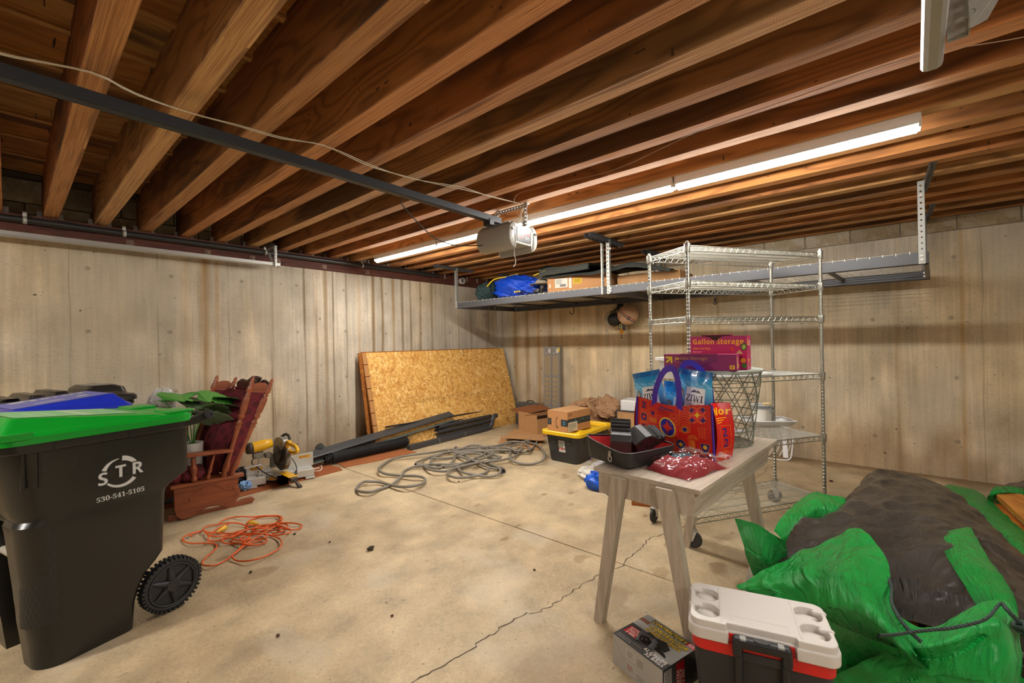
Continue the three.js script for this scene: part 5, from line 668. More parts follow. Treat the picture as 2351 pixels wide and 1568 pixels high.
// ---------- things on and under the hanging rack ----------
const blueBag = phy({ color: rgb(0.004, 0.06, 0.52), roughness: 0.3, bumpMap: bumpOf(roughBump, 3), bumpScale: 0.003 }), yellowStrap = plainMat(rgb(0.8, 0.55, 0.02), 0.5);
{
  const o = thing('shopping_bag', 'large shiny blue bag with yellow straps lying on the hanging rack', 'bag', [4.66, 1.99, -3.82]);
  part(o, 'body', lump(0.24, 0.18, 0.46, 120, 0.32, 72, 44).translate(0, 0.155, 0), blueBag); parts(o, 'strap', [tube([V(-0.2, 0.2, -0.42), V(-0.1, 0.3, -0.38), V(0.02, 0.34, -0.2), V(0.05, 0.36, -0.05)], 0.01, 6, 8), tube([V(-0.02, 0.3, 0.3), V(-0.1, 0.28, 0.36), V(-0.05, 0.33, 0.5)], 0.01, 6, 8), ...[0, 1, 2, 3].map((k) => box(0.004, 0.02, 0.018, -0.235, 0.07, 0.12 + k * 0.03))], yellowStrap, 'yellow strap');
}
solo('stuff_sack', 'dark green fabric sack stuffed at the left end of the hanging rack', 'sack', lump(0.2, 0.17, 0.16, 131, 0.25, 48, 32), plainMat(rgb(0.016, 0.035, 0.032), 0.8), [4.6, 2.11, -4.38]);
solo('duffel_bag', 'brown black duffel behind the green sack on the hanging rack', 'bag', lump(0.22, 0.16, 0.3, 133, 0.25, 40, 28), plainMat(rgb(0.035, 0.028, 0.022), 0.8), [5.15, 2.16, -4.2]);
{ const o = thing('cap', 'beige peaked cap lying between the blue bag and the carton on the hanging rack', 'cap', [4.5, 2.13, -3.3], -0.4); part(o, 'crown', N(new THREE.SphereGeometry(0.09, 20, 10, 0, Math.PI * 2, 0, Math.PI / 2)).scale(1, 0.8, 1), plainMat(rgb(0.34, 0.28, 0.2), 0.9)); part(o, 'peak', N(surf((u, v) => { const a = (u - 0.5) * 2.2, r = 0.085 + v * 0.08 * Math.cos(a * 0.6); return V(-Math.cos(a) * r, 0.01 - v * v * 0.02, Math.sin(a) * r); }, 16, 5)), std({ color: rgb(0.42, 0.35, 0.26), roughness: 0.9, side: THREE.DoubleSide })); }
{ const o = thing('camera_gear', 'small dark brown tripod head and clamp on the hanging rack beside the carton', 'tripod head', [4.44, 1.99, -3.28]); part(o, 'block', [box(0.06, 0.05, 0.08, 0, 0.04, 0, 0.01), box(0.05, 0.07, 0.05, 0.02, 0.1, 0.02, 0.01), disc(0.02, 0.12, 12, 0, 0.05, -0.05, 'z')], plainMat(rgb(0.03, 0.026, 0.022), 0.5)); part(o, 'knob', [disc(0.022, 0.03, 12, -0.05, 0.05, 0, 'x'), rod(V(0, 0.03, 0.03), V(-0.05, 0.01, 0.16), 0.01, 8)], plainMat(rgb(0.05, 0.042, 0.035), 0.5)); }
{
  const o = thing('shipping_carton', 'long brown carton on the hanging rack under a grey folded tarp', 'carton', [4.82, 1.99, -2.83], 0.17); const cf = std({ roughness: 0.8, map: canvasTex(512, 160, (g, w, h) => { g.fillStyle = '#c08a58'; g.fillRect(0, 0, w, h); g.fillStyle = '#a97647'; g.fillRect(0, 118, w, 4); g.fillStyle = '#d8d2c4'; g.fillRect(66, 20, 110, 92); g.fillRect(14, 70, 14, 34); g.fillRect(186, 14, 24, 110); g.fillStyle = '#77706a'; for (let i = 0; i < 6; i++) g.fillRect(76, 32 + i * 8, 50, 3); g.fillRect(110, 80, 50, 22); g.fillStyle = '#d9b42c'; g.fillRect(222, 34, 72, 50); g.fillStyle = '#4e4420'; for (let i = 0; i < 4; i++) g.fillRect(230, 44 + i * 9, 54, 3); }) });
  const g = new THREE.BoxGeometry(0.62, 0.205, 0.80).translate(0, 0.1025, 0), m = put(new THREE.Mesh(g, [card, cf, card, card, card, card])); m.name = 'box_body'; o.add(m);
}
solo('carton', 'second brown carton on the hanging rack, half hidden behind the steel post', 'carton', box(0.5, 0.15, 0.72, 0, 0.075, 0, 0.004), card, [4.95, 1.99, -1.98], 0.05);
solo('folded_tarp', 'grey green canvas tarp folded loosely over the cartons on the hanging rack', 'tarp', [surf((u, v) => V(lerp(4.42, 5.2, v), 2.215 + 0.05 * fbm(u * 5, v * 3, 3, 140) + 0.03 * Math.sin(u * 9 + v * 3) * u * (1 - u) * 3 - (u > 0.72 ? (u - 0.72) * 0.42 : 0) + (v < 0.12 ? -(0.12 - v) * 0.5 : 0), lerp(-3.28, -1.62, u)), 60, 20), surf((u, v) => V(lerp(4.40, 5.15, v), 2.255 + 0.06 * fbm(u * 4 + 5, v * 3, 3, 150) + 0.05 * Math.exp(-((u - 0.12) ** 2) * 60), lerp(-3.26, -2.45, u)), 40, 20), ...[0, 1, 2].map((k) => tube([V(4.41, 2.225 + k * 0.028, -3.27), V(4.39, 2.235 + k * 0.03, -3.1), V(4.4, 2.23 + k * 0.025, -2.9), V(4.4, 2.235 + k * 0.022, -2.55)], 0.017 - k * 0.003, 8, 8))].map((g) => soft(g, 0.7)), std({ color: rgb(0.05, 0.053, 0.045), roughness: 0.85, side: THREE.DoubleSide }));
// hooks on the wall, helmet and bits
{ const o = thing('utility_hook', 'small black hook under the hanging rack, to the left of the helmets', 'hook', [5.6, 1.86, -3.55]); part(o, 'stem', rod(V(0, -0.03, 0.035), V(0, 0.037, 0.035), 0.006, 6), blackSteel); part(o, 'hook', N(new THREE.TorusGeometry(0.035, 0.006, 6, 16, Math.PI * 1.1)).rotateY(Math.PI / 2).rotateX(Math.PI).translate(0, -0.03, 0), blackSteel); }
{ const o = thing('utility_hook', 'small black hook under the empty hanging rack', 'hook', [5.62, 1.85, -1.5]); part(o, 'hook', [box(0.03, 0.06, 0.02, 0, 0.0, 0, 0.004), N(new THREE.TorusGeometry(0.02, 0.006, 6, 12, Math.PI)).rotateY(Math.PI / 2).rotateX(Math.PI).translate(0, -0.03, 0)], blackSteel); }
{
  const o = thing('helmet', 'cream helmet with a red and navy stripe hanging below the rack', 'helmet', [5.66, 1.735, -2.66]); const t = canvasTex(256, 256, (g) => { g.fillStyle = '#cfa987'; g.fillRect(0, 0, 256, 256); g.strokeStyle = '#b28b6b'; g.lineWidth = 3; for (let i = 0; i < 10; i++) { g.beginPath(); g.moveTo(0, i * 26); g.bezierCurveTo(80, i * 26 - 20, 170, i * 26 + 20, 256, i * 26 - 6); g.stroke(); } g.save(); g.translate(128, 128); g.rotate(0.72); g.fillStyle = '#a03328'; g.fillRect(-150, -13, 300, 10); g.fillStyle = '#efe6da'; g.fillRect(-150, -3, 300, 6); g.fillStyle = '#26273c'; g.fillRect(-150, 3, 300, 10); for (const x of [50, 60, 70]) g.fillRect(x, -24, 5, 48); g.restore(); });
  const s = surf((u, v) => { const r = Math.sin(v * Math.PI / 2), a = u * Math.PI * 2; return V(-0.13 * Math.cos(v * Math.PI / 2), 0.142 * r * Math.sin(a), 0.152 * r * Math.cos(a)); }, 36, 16), uv = s.attributes.uv, p = s.attributes.position; for (let i = 0; i < uv.count; i++) uv.setXY(i, p.getZ(i) / 0.32 + 0.5, p.getY(i) / 0.32 + 0.5); part(o, 'shell', soft(s, 1), std({ map: t, roughness: 0.4, side: THREE.DoubleSide })); part(o, 'liner', N(new THREE.SphereGeometry(0.12, 20, 14)).scale(0.6, 1, 1.1), plainMat(rgb(0.02, 0.02, 0.02), 0.8)); parts(o, 'strap', [tube([V(-0.02, 0.16, -0.12), V(0.02, 0.14, -0.14), V(0.04, 0.05, -0.13), V(0.04, -0.1, -0.1)], 0.016, 6, 6), box(0.03, 0.14, 0.1, 0.03, 0.1, -0.13, 0.02)], blackPlastic);
}
{
  const o = thing('helmet', 'black helmet with a white checkered net edge hanging left of the cream helmet', 'helmet', [5.68, 1.7, -2.89]); part(o, 'shell', N(new THREE.SphereGeometry(0.1, 20, 14)).scale(0.8, 1, 1).translate(-0.03, -0.02, 0.02), plainMat(rgb(0.012, 0.012, 0.012), 0.4)); part(o, 'net', N(new THREE.SphereGeometry(0.125, 24, 16)).scale(0.6, 1, 1).translate(0.03, -0.01, -0.045), std({ roughness: 0.7, map: (() => { const t = canvasTex(128, 128, (g) => { g.fillStyle = '#cdbfa4'; g.fillRect(0, 0, 128, 128); g.fillStyle = '#16130f'; for (let i = 0; i < 8; i++) for (let j = 0; j < 8; j++) if ((i + j) % 2) g.fillRect(i * 16, j * 16, 13, 13); }); t.wrapS = t.wrapT = THREE.RepeatWrapping; t.repeat.set(4, 3); return t; })() })); parts(o, 'strap', [tube([V(-0.02, 0.08, -0.04), V(-0.01, 0.13, 0.03), V(0, 0.19, 0.1)], 0.007, 6, 6), tube([V(-0.04, 0.07, 0.03), V(-0.02, 0.14, 0.06), V(0, 0.19, 0.1)], 0.007, 6, 6)], blackPlastic);
}
{
  const o = thing('tie_down_strap', 'black strap with an orange buckle hanging below the two helmets', 'strap', [5.68, 1.62, -2.77]); part(o, 'webbing', [box(0.02, 0.16, 0.035, 0, 0.0, -0.03, 0.005), box(0.02, 0.2, 0.035, 0.01, 0.0, 0.03, 0.005)], blackPlastic); part(o, 'buckle', [box(0.025, 0.06, 0.05, -0.01, -0.115, 0.0, 0.008)], plainMat(rgb(0.85, 0.4, 0.01), 0.4), 'orange buckle'); part(o, 'bead', [disc(0.011, 0.016, 10, -0.01, -0.165, 0), disc(0.011, 0.016, 10, -0.01, -0.2, 0)], blackPlastic); part(o, 'ring', [N(new THREE.TorusGeometry(0.018, 0.004, 6, 14)).rotateY(Math.PI / 2).scale(1, 1.5, 1).translate(-0.02, -0.04, -0.01), rod(V(-0.022, -0.03, 0.005), V(-0.022, -0.09, 0), 0.004, 6)], plainMat(rgb(0.5, 0.5, 0.2), 0.4));
}
{ const o = thing('strap', 'thin dark straps dangling from the left end of the hanging rack', 'strap'); parts(o, 'strap_end', [tube([V(4.4, 1.98, -4.3), V(4.38, 1.9, -4.31), V(4.38, 1.80, -4.3), V(4.39, 1.76, -4.25), V(4.4, 1.80, -4.18), V(4.4, 1.97, -4.16)], 0.004, 5, 6), rod(V(4.4, 1.98, -4.04), V(4.4, 1.82, -4.04), 0.005, 6), tube([V(4.41, 1.97, -4.2), V(4.42, 1.7, -4.2), V(4.42, 1.45, -4.19), V(4.43, 1.4, -4.2)], 0.002, 5, 6)], blackPlastic); }
// ---------- wire shelving, table and what stands on them ----------
const chrome = std({ color: rgb(0.5, 0.5, 0.44), metalness: 0.9, roughness: 0.3 });
{
  const o = thing('wire_shelving', 'tall chrome wire shelving unit on castors behind the grey table', 'shelving', [3.539, 0, -0.8075], -0.570), W = 1.18, D = 0.42;
  const frame = [], deck = [], hx = W / 2, hz = D / 2;
  for (const y of [0, -0.034]) for (const s of [-1, 1]) { frame.push(rod(V(-hx, y, s * hz), V(hx, y, s * hz), 0.0036, 6)); frame.push(rod(V(s * hx, y, -hz), V(s * hx, y, hz), 0.0036, 6)); }
  const truss = (a, b, n) => { for (let k = 0; k < n; k++) { const p = a.clone().lerp(b, k / n), q = a.clone().lerp(b, (k + 0.5) / n), r = a.clone().lerp(b, (k + 1) / n); q.y -= 0.034; frame.push(rod(p, q, 0.002, 5), rod(q, r, 0.002, 5)); } };
  for (const s of [-1, 1]) { truss(V(-hx, 0, s * hz), V(hx, 0, s * hz), 22); truss(V(s * hx, 0, -hz), V(s * hx, 0, hz), 8); }
  for (const z of [-0.105, 0, 0.105]) deck.push(rod(V(-hx, -0.005, z), V(hx, -0.005, z), 0.003, 5));
  for (let k = 1; k < 54; k++) deck.push(rod(V(-hx + W * k / 54, 0.0, -hz), V(-hx + W * k / 54, 0.0, hz), 0.0021, 5));
  const fg = merge(frame), dg = merge(deck), collar = lathe([[0.0135, -0.045], [0.019, -0.045], [0.0215, 0.012], [0.0135, 0.012]], 14);
  for (const y of [2.005, 1.77, 1.53, 1.105, 0.645, 0.185]) { const s = new THREE.Group(); s.name = 'shelf'; s.position.y = y; o.add(s); part(s, 'frame', fg, chrome); part(s, 'wire_deck', dg, chrome).userData.kind = 'stuff'; for (const x of [-1, 1]) for (const z of [-1, 1]) { const c = part(s, 'collar', collar, chrome); c.position.set(x * hx, 0, z * hz); } }
  const prof = [[0.001, 0], [0.0125, 0]]; for (let y = 0.02; y < 1.9; y += 0.0254) prof.push([0.0125, y], [0.0112, y + 0.002], [0.0125, y + 0.004]); prof.push([0.0125, 1.905], [0.010, 1.918], [0.001, 1.922]);
  const pg = soft(lathe(prof, 12), 0.5);
  const wheel = merge([N(new THREE.TorusGeometry(0.042, 0.014, 10, 26)).scale(1, 1, 0.95), disc(0.042, 0.02, 24, 0, 0, 0, 'z')]), fork = merge([-1, 1].map((s) => prism([[-0.028, 0.055], [0.028, 0.055], [0.014, -0.01], [-0.004, -0.01]], 0.003).translate(0, 0, s * 0.02)).concat([box(0.06, 0.004, 0.046, 0, 0.056, 0), disc(0.02, 0.014, 14, 0, 0.064, 0), disc(0.008, 0.05, 10, 0, 0, 0, 'z'), disc(0.011, 0.07, 10, 0, 0.1, 0)]));
  const turn = [0.5, 2.2, -0.6, 1.2]; let i = 0;
  for (const x of [-1, 1]) for (const z of [-1, 1]) { const p = part(o, 'post', pg, chrome); p.position.set(x * hx, 0.115, z * hz); const c = part(o, 'caster', fork, alu); c.position.set(x * hx, 0.057, z * hz); c.rotation.y = turn[i++]; part(c, 'wheel', wheel, plainMat(rgb(0.035, 0.032, 0.03), 0.6)).position.set(-0.004, 0, 0); }
}
solo('storage_tub', 'white plastic tub on the middle wire shelf, behind the purple boxes', 'tub', [soft(loft([rring(-0.13, 0.13, -0.09, 0.09, 0, 0.03), rring(-0.15, 0.15, -0.105, 0.105, 0.13, 0.03)]), 0.5), soft(loft([rring(-0.165, 0.165, -0.12, 0.12, 0.125, 0.03), rring(-0.165, 0.165, -0.12, 0.12, 0.145, 0.03)]), 0.4)], plainMat(rgb(0.72, 0.72, 0.7), 0.4), [3.07, 1.112, -1.03], -0.57);
solo('foam_sheet', 'thin white sheet of foam lying on the middle wire shelf', 'sheet', box(0.5, 0.02, 0.3, 0, 0.01, 0, 0.005), plainMat(rgb(0.66, 0.65, 0.6), 0.7), [3.48, 1.108, -0.84], -0.57);
{
  const o = thing('roller_tray', 'shallow white paint tray on the second lowest wire shelf, under the paint pail', 'tray', [4.17, 0.649, -0.73], -0.95);
  part(o, 'pan', [soft(loft([rring(-0.17, 0.17, -0.1, 0.1, 0.0, 0.03), rring(-0.2, 0.2, -0.13, 0.13, 0.04, 0.03)], true, false), 0.5), box(0.4, 0.006, 0.02, 0, 0.04, 0.12, 0.002), box(0.4, 0.006, 0.02, 0, 0.04, -0.12, 0.002), box(0.02, 0.006, 0.26, 0.19, 0.04, 0, 0.002), box(0.02, 0.006, 0.26, -0.19, 0.04, 0, 0.002)], std({ color: rgb(0.72, 0.71, 0.68), roughness: 0.45, side: THREE.DoubleSide }));
}
{
  const o = thing('paint_pail', 'paint pail with blue and white print standing on the white tray', 'pail', [4.13, 0.662, -0.75], -0.6); const t = canvasTex(256, 128, (g) => { g.fillStyle = '#cfcac0'; g.fillRect(0, 0, 256, 128); g.fillStyle = '#8f9290'; g.fillRect(0, 0, 256, 26); g.beginPath(); g.moveTo(60, 0); g.lineTo(130, 0); g.lineTo(118, 96); g.lineTo(84, 78); g.fill(); g.fillStyle = '#2a62b4'; for (let i = 0; i < 5; i++) for (let j = 0; j < 4; j++) g.fillRect(66 + i * 12, 54 + j * 18, 9, 13); g.fillStyle = '#3c78c0'; g.fillRect(140, 30, 34, 20); g.fillStyle = '#6d6a66'; for (let i = 0; i < 4; i++) g.fillRect(150 + i * 12, 62, 5, 50); g.fillStyle = '#e8e4da'; g.fillRect(178, 26, 60, 100); });
  part(o, 'pail_body', N(new THREE.CylinderGeometry(0.085, 0.07, 0.15, 28, 1).translate(0, 0.077, 0)), std({ map: t, roughness: 0.5 })); part(o, 'rim', [N(new THREE.TorusGeometry(0.085, 0.005, 6, 28)).rotateX(Math.PI / 2).translate(0, 0.152, 0)], plainMat(rgb(0.45, 0.46, 0.45), 0.4)); part(o, 'crust', lump(0.05, 0.014, 0.035, 301, 0.4, 20, 12).translate(0.03, 0.162, 0.03), plainMat(rgb(0.6, 0.46, 0.24), 0.9), 'dried yellowish paint crust'); part(o, 'bail', [N(new THREE.TorusGeometry(0.02, 0.004, 6, 14)).translate(0.02, 0.12, 0.085)], galv);
}
solo('paper', 'sheets of white paper lying on the second lowest wire shelf behind the basket', 'paper', box(0.34, 0.012, 0.26, 0, 0.006, 0, 0.002), plainMat(rgb(0.62, 0.6, 0.62), 0.6), [3.62, 0.648, -0.98], -0.4);
solo('cable_end', 'small tangle of dark cable on the white paper sheets', 'cable', tube([V(-0.07, 0.01, 0.04), V(-0.02, 0.025, 0), V(0.02, 0.04, 0.02), V(0.0, 0.03, 0.05), V(-0.03, 0.03, 0.02), V(0.03, 0.02, -0.02), V(0.1, 0.012, 0.03)], 0.006, 6, 6), plainMat(rgb(0.05, 0.045, 0.045), 0.6), [3.66, 0.664, -0.96]);
{
  const o = thing('wire_rack', 'white wire rack with chevron bars leaning on the right wall behind the shelving', 'rack', [5.62, 0.012, -0.9], 0), M = plainMat(rgb(0.66, 0.65, 0.62), 0.4); const P = (y, z) => V(y * 0.55, y, z);
  part(o, 'frame', tube([P(0, -0.13), P(0, 0.13), P(0.02, 0.15), P(0.3, 0.15), P(0.32, 0.13), P(0.32, -0.13), P(0.3, -0.15), P(0.02, -0.15)], 0.009, 8, 6, true), M);
  for (let k = 0; k < 5; k++) part(o, 'chevron', tube([P(0.02, -0.11 + k * 0.05), P(0.16, -0.06 + k * 0.05), P(0.3, -0.11 + k * 0.05)], 0.0055, 6, 6), M); part(o, 'plate', prism([[-0.02, 0.02], [0.03, 0.02], [-0.01, 0.3], [-0.05, 0.3]], 0.006).rotateY(-Math.PI / 2).applyMatrix4(new THREE.Matrix4().makeShear(0, 0, 0.55, 0, 0, 0)).translate(0, 0, 0.1), M);
}
// table
const ashTex = tex(1024, 256, (u, v) => { const w = fbm(u * 3, v * 10, 3, 950, 3, 10), g = fbm(u * 5, v * 80, 3, 960, 5, 80), d = fbm(u * 24, v * 160, 2, 970, 24, 160); const c = mix3([186, 172, 154], [156, 140, 121], clamp(w * 0.5 + (g - 0.5) * 1.4 + 0.15)); const L = 0.95 + d * 0.1; return [c[0] * L, c[1] * L, c[2] * L]; });
const ash = std({ map: ashTex, roughness: 0.5, bumpMap: ashTex, bumpScale: 0.0006 });
const ashUV = (g, swap) => { g = metric(g, 1.2); if (swap) swapUV(g); return g; };
{
  const o = thing('table', 'pale grey wood-grain table with splayed tapered legs, loaded with bags and boxes', 'table', [2.4715, 0, -0.781], -0.0754);
  part(o, 'table_top', box(1.208, 0.02, 0.524, 0, 0.745, 0, 0.002), ash);
  const endM = part(o, 'apron_end', swapUV(box(0.018, 0.1, 0.436, -0.592, 0.685, 0.0, 0.001)), ash); part(o, 'apron_end', swapUV(box(0.018, 0.1, 0.436, 0.50, 0.685, 0.0, 0.001)), ash);
  for (const s of [-1, 1]) part(o, 'apron_side', box(1.1, 0.1, 0.018, -0.05, 0.685, s * 0.227, 0.001), ash);
  for (const x of [-0.583, 0.43]) for (const s of [-1, 1]) { const d = 0.042; // tapered, splayed leg
    const ring = (y, z0, w) => [V(-d / 2, y, z0 - w / 2), V(d / 2, y, z0 - w / 2), V(d / 2, y, z0 + w / 2), V(-d / 2, y, z0 + w / 2)].map((q) => q.add(V(x - (x < 0 ? 0.026 : 0), 0, 0)));
    const L = N(loft([ring(0, s * 0.238, 0.046), ring(0.735, s * 0.112, 0.072)])); const g = N(L.clone()); g.computeVertexNormals(); part(o, 'leg', swapUV(metric(g, 1.2)), ash); }
}
// basket stool on the table
const sage = plainMat(rgb(0.2, 0.215, 0.165), 0.45, 0.2);
{
  const o = thing('wire_basket', 'tapered grey green wire basket with a flat round lid on the table', 'basket', [2.815, 0.755, -0.75]), R = (y) => 0.185 + 0.055 * (y / 0.43), P = (a, y) => V(R(y) * Math.cos(a), y, R(y) * Math.sin(a)), n = 14;
  for (const s of [-1, 1]) for (let k = 0; k < n; k++) part(o, 'slanted_wire', tube(Array.from({ length: 7 }, (_, i) => P(k / n * Math.PI * 2 + s * i / 6 * 1.15, 0.004 + i / 6 * 0.424)), 0.0026, 5, 2), sage);
  for (const y of [0.004, 0.09, 0.19, 0.28, 0.35, 0.426]) part(o, 'ring', N(new THREE.TorusGeometry(R(y), 0.0028, 6, 48)).rotateX(Math.PI / 2).translate(0, y, 0), sage);
  for (let k = 0; k < 7; k++) { const a = -0.16 + k * 0.053, h = Math.sqrt(0.185 ** 2 - a * a); part(o, 'base_wire', rod(V(a, 0.004, -h), V(a, 0.004, h), 0.0024, 5), sage); }
  part(o, 'lid', lathe([[0.001, 0.43], [0.245, 0.43], [0.25, 0.434], [0.25, 0.442], [0.246, 0.446], [0.001, 0.446]], 48), plainMat(rgb(0.33, 0.36, 0.31), 0.42), 'flat round lid');
}
function printed(w, h, d, faces, base, r) { // a box whose faces carry prints: {px, nx, py, ny, pz, nz}
  const g = new THREE.BoxGeometry(w, h, d).translate(0, h / 2, 0), m = put(new THREE.Mesh(g, ['px', 'nx', 'py', 'ny', 'pz', 'nz'].map((k) => faces[k] ? std({ map: faces[k], roughness: 0.45 }) : base))); m.name = 'box_body'; return m;
}
const upArrow = (g, x, y, s, c) => { g.fillStyle = c; g.beginPath(); g.moveTo(x, y); g.lineTo(x + s, y); g.lineTo(x + s, y + s); g.lineTo(x + s * 0.72, y + s); g.lineTo(x + s * 0.72, y + s * 0.52); g.lineTo(x + s * 0.2, y + s * 1.02); g.lineTo(x, y + s * 0.82); g.lineTo(x + s * 0.5, y + s * 0.3); g.lineTo(x, y + s * 0.28); g.fill(); };
{
  const pink = plainMat(hex('#b3205f'), 0.45), o = thing('bag_box', 'tall magenta storage bag box with a torn opening, at the back of the basket lid', 'box', [2.765, 1.202, -0.715], -Math.PI / 2 + 0.03);
  const f = canvasTex(640, 400, (g, w, h) => { const gr = g.createLinearGradient(0, 0, 0, h); gr.addColorStop(0, '#a62a63'); gr.addColorStop(0.6, '#c9155f'); gr.addColorStop(1, '#a31f58'); g.fillStyle = gr; g.fillRect(0, 0, w, h); g.fillStyle = '#f0b81c'; g.font = 'bold 86px sans-serif'; g.fillText('Gallon Storage', 22, 96, 590); g.fillStyle = '#e8a430'; g.font = 'bold 34px sans-serif'; g.fillText('Slider-Seal Bags', 26, 160, 210); g.fillStyle = '#e7c8cf'; g.font = 'bold 22px sans-serif'; g.fillText('BPA Free*', 26, 198); g.fillStyle = '#e0342f'; g.beginPath(); g.moveTo(450, 118); g.lineTo(510, 160); g.lineTo(480, 190); g.fill(); g.fillStyle = '#d9a878'; g.beginPath(); g.moveTo(520, 210); g.lineTo(560, 165); g.lineTo(600, 215); g.fill(); g.fillStyle = '#3c5c1e'; g.beginPath(); g.ellipse(608, 130, 34, 44, 0.2, 0, 7); g.fill(); g.fillStyle = '#a9bd55'; g.beginPath(); g.ellipse(608, 132, 20, 28, 0.2, 0, 7); g.fill(); for (const [x, y, c] of [[560, 260, '#7a1820'], [600, 290, '#e8962a'], [610, 350, '#3e7a2a'], [520, 330, '#c22'], [440, 300, '#8a3d1a']]) { g.fillStyle = c; g.beginPath(); g.arc(x, y, 28, 0, 7); g.fill(); } });
  const sd = canvasTex(200, 400, (g) => { g.fillStyle = '#b81f62'; g.fillRect(0, 0, 200, 400); g.fillStyle = '#f0b81c'; for (let i = 0; i < 3; i++) g.fillRect(20, 40 + i * 26, 60 + i * 12, 14); g.fillStyle = '#f3dbe2'; for (let i = 0; i < 3; i++) g.fillRect(100, 60 + i * 24, 70, 9); upArrow(g, 50, 270, 56, '#f0b81c'); g.fillStyle = '#f3dbe2'; g.font = '22px sans-serif'; g.fillText('up&up', 50, 372); });
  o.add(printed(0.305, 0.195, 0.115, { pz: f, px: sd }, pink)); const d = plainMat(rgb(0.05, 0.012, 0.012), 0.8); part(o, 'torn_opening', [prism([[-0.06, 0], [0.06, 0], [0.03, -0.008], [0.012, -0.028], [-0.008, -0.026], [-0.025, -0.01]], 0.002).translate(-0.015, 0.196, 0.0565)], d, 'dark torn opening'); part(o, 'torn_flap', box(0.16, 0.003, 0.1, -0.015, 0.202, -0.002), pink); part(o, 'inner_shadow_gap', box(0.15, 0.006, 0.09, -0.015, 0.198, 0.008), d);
}
{
  const plum = plainMat(hex('#8d2452'), 0.45), o = thing('bag_box', 'long low plum storage bag box with an arrow logo, in front on the basket lid', 'box', [2.628, 1.202, -0.788], -Math.PI / 2 + 0.06);
  const f = canvasTex(768, 180, (g, w, h) => { g.fillStyle = '#8c2458'; g.fillRect(0, 0, w, h); upArrow(g, 18, 26, 78, '#efc11f'); g.fillStyle = '#f1d7e0'; g.font = 'bold 28px sans-serif'; g.fillText('up&up', 20, 156, 84); g.fillStyle = '#efc11f'; g.font = 'bold 50px sans-serif'; g.fillText('Jumbo Storage', 122, 64, 360); g.fillStyle = '#c98a4c'; g.font = '20px sans-serif'; g.fillText('Slider-Seal Bags', 124, 98, 180); g.fillStyle = '#70204e'; g.beginPath(); g.moveTo(170, 0); g.lineTo(580, 0); g.lineTo(580, 70); g.bezierCurveTo(500, 90, 420, 130, 400, 170); g.lineTo(340, 170); g.bezierCurveTo(330, 120, 240, 90, 172, 72); g.globalAlpha = 0.5; g.fill(); g.globalAlpha = 1; g.strokeStyle = '#2a0d1c'; g.lineWidth = 9; g.beginPath(); g.moveTo(176, 76); g.bezierCurveTo(240, 96, 320, 130, 352, 160); g.stroke(); g.lineWidth = 4; g.beginPath(); g.moveTo(580, 72); g.bezierCurveTo(500, 95, 430, 130, 405, 165); g.stroke(); g.fillStyle = '#efc11f'; g.fillRect(700, 120, 48, 42); g.fillStyle = '#8c2458'; g.fillRect(708, 130, 30, 8); g.fillRect(708, 144, 24, 8); });
  const sd = canvasTex(160, 180, (g) => { g.fillStyle = '#a02468'; g.fillRect(0, 0, 160, 180); g.fillStyle = '#efc11f'; g.fillRect(14, 20, 26, 140); g.fillStyle = '#f1d7e0'; g.fillRect(50, 40, 12, 120); upArrow(g, 90, 110, 44, '#efc11f'); });
  o.add(printed(0.395, 0.092, 0.085, { pz: f, px: sd }, plum)); part(o, 'torn_edge', tube([V(-0.105, 0.055, 0.044), V(-0.06, 0.04, 0.0455), V(-0.03, 0.022, 0.047), V(-0.01, 0.01, 0.046)], 0.0035, 6, 6), plainMat(rgb(0.09, 0.03, 0.05), 0.8)); part(o, 'flap', prism([[-0.1, 0.095], [0.1, 0.095], [0.1, 0.088], [-0.1, 0.088]], 0.01).translate(0, 0, 0.036), plum);
}
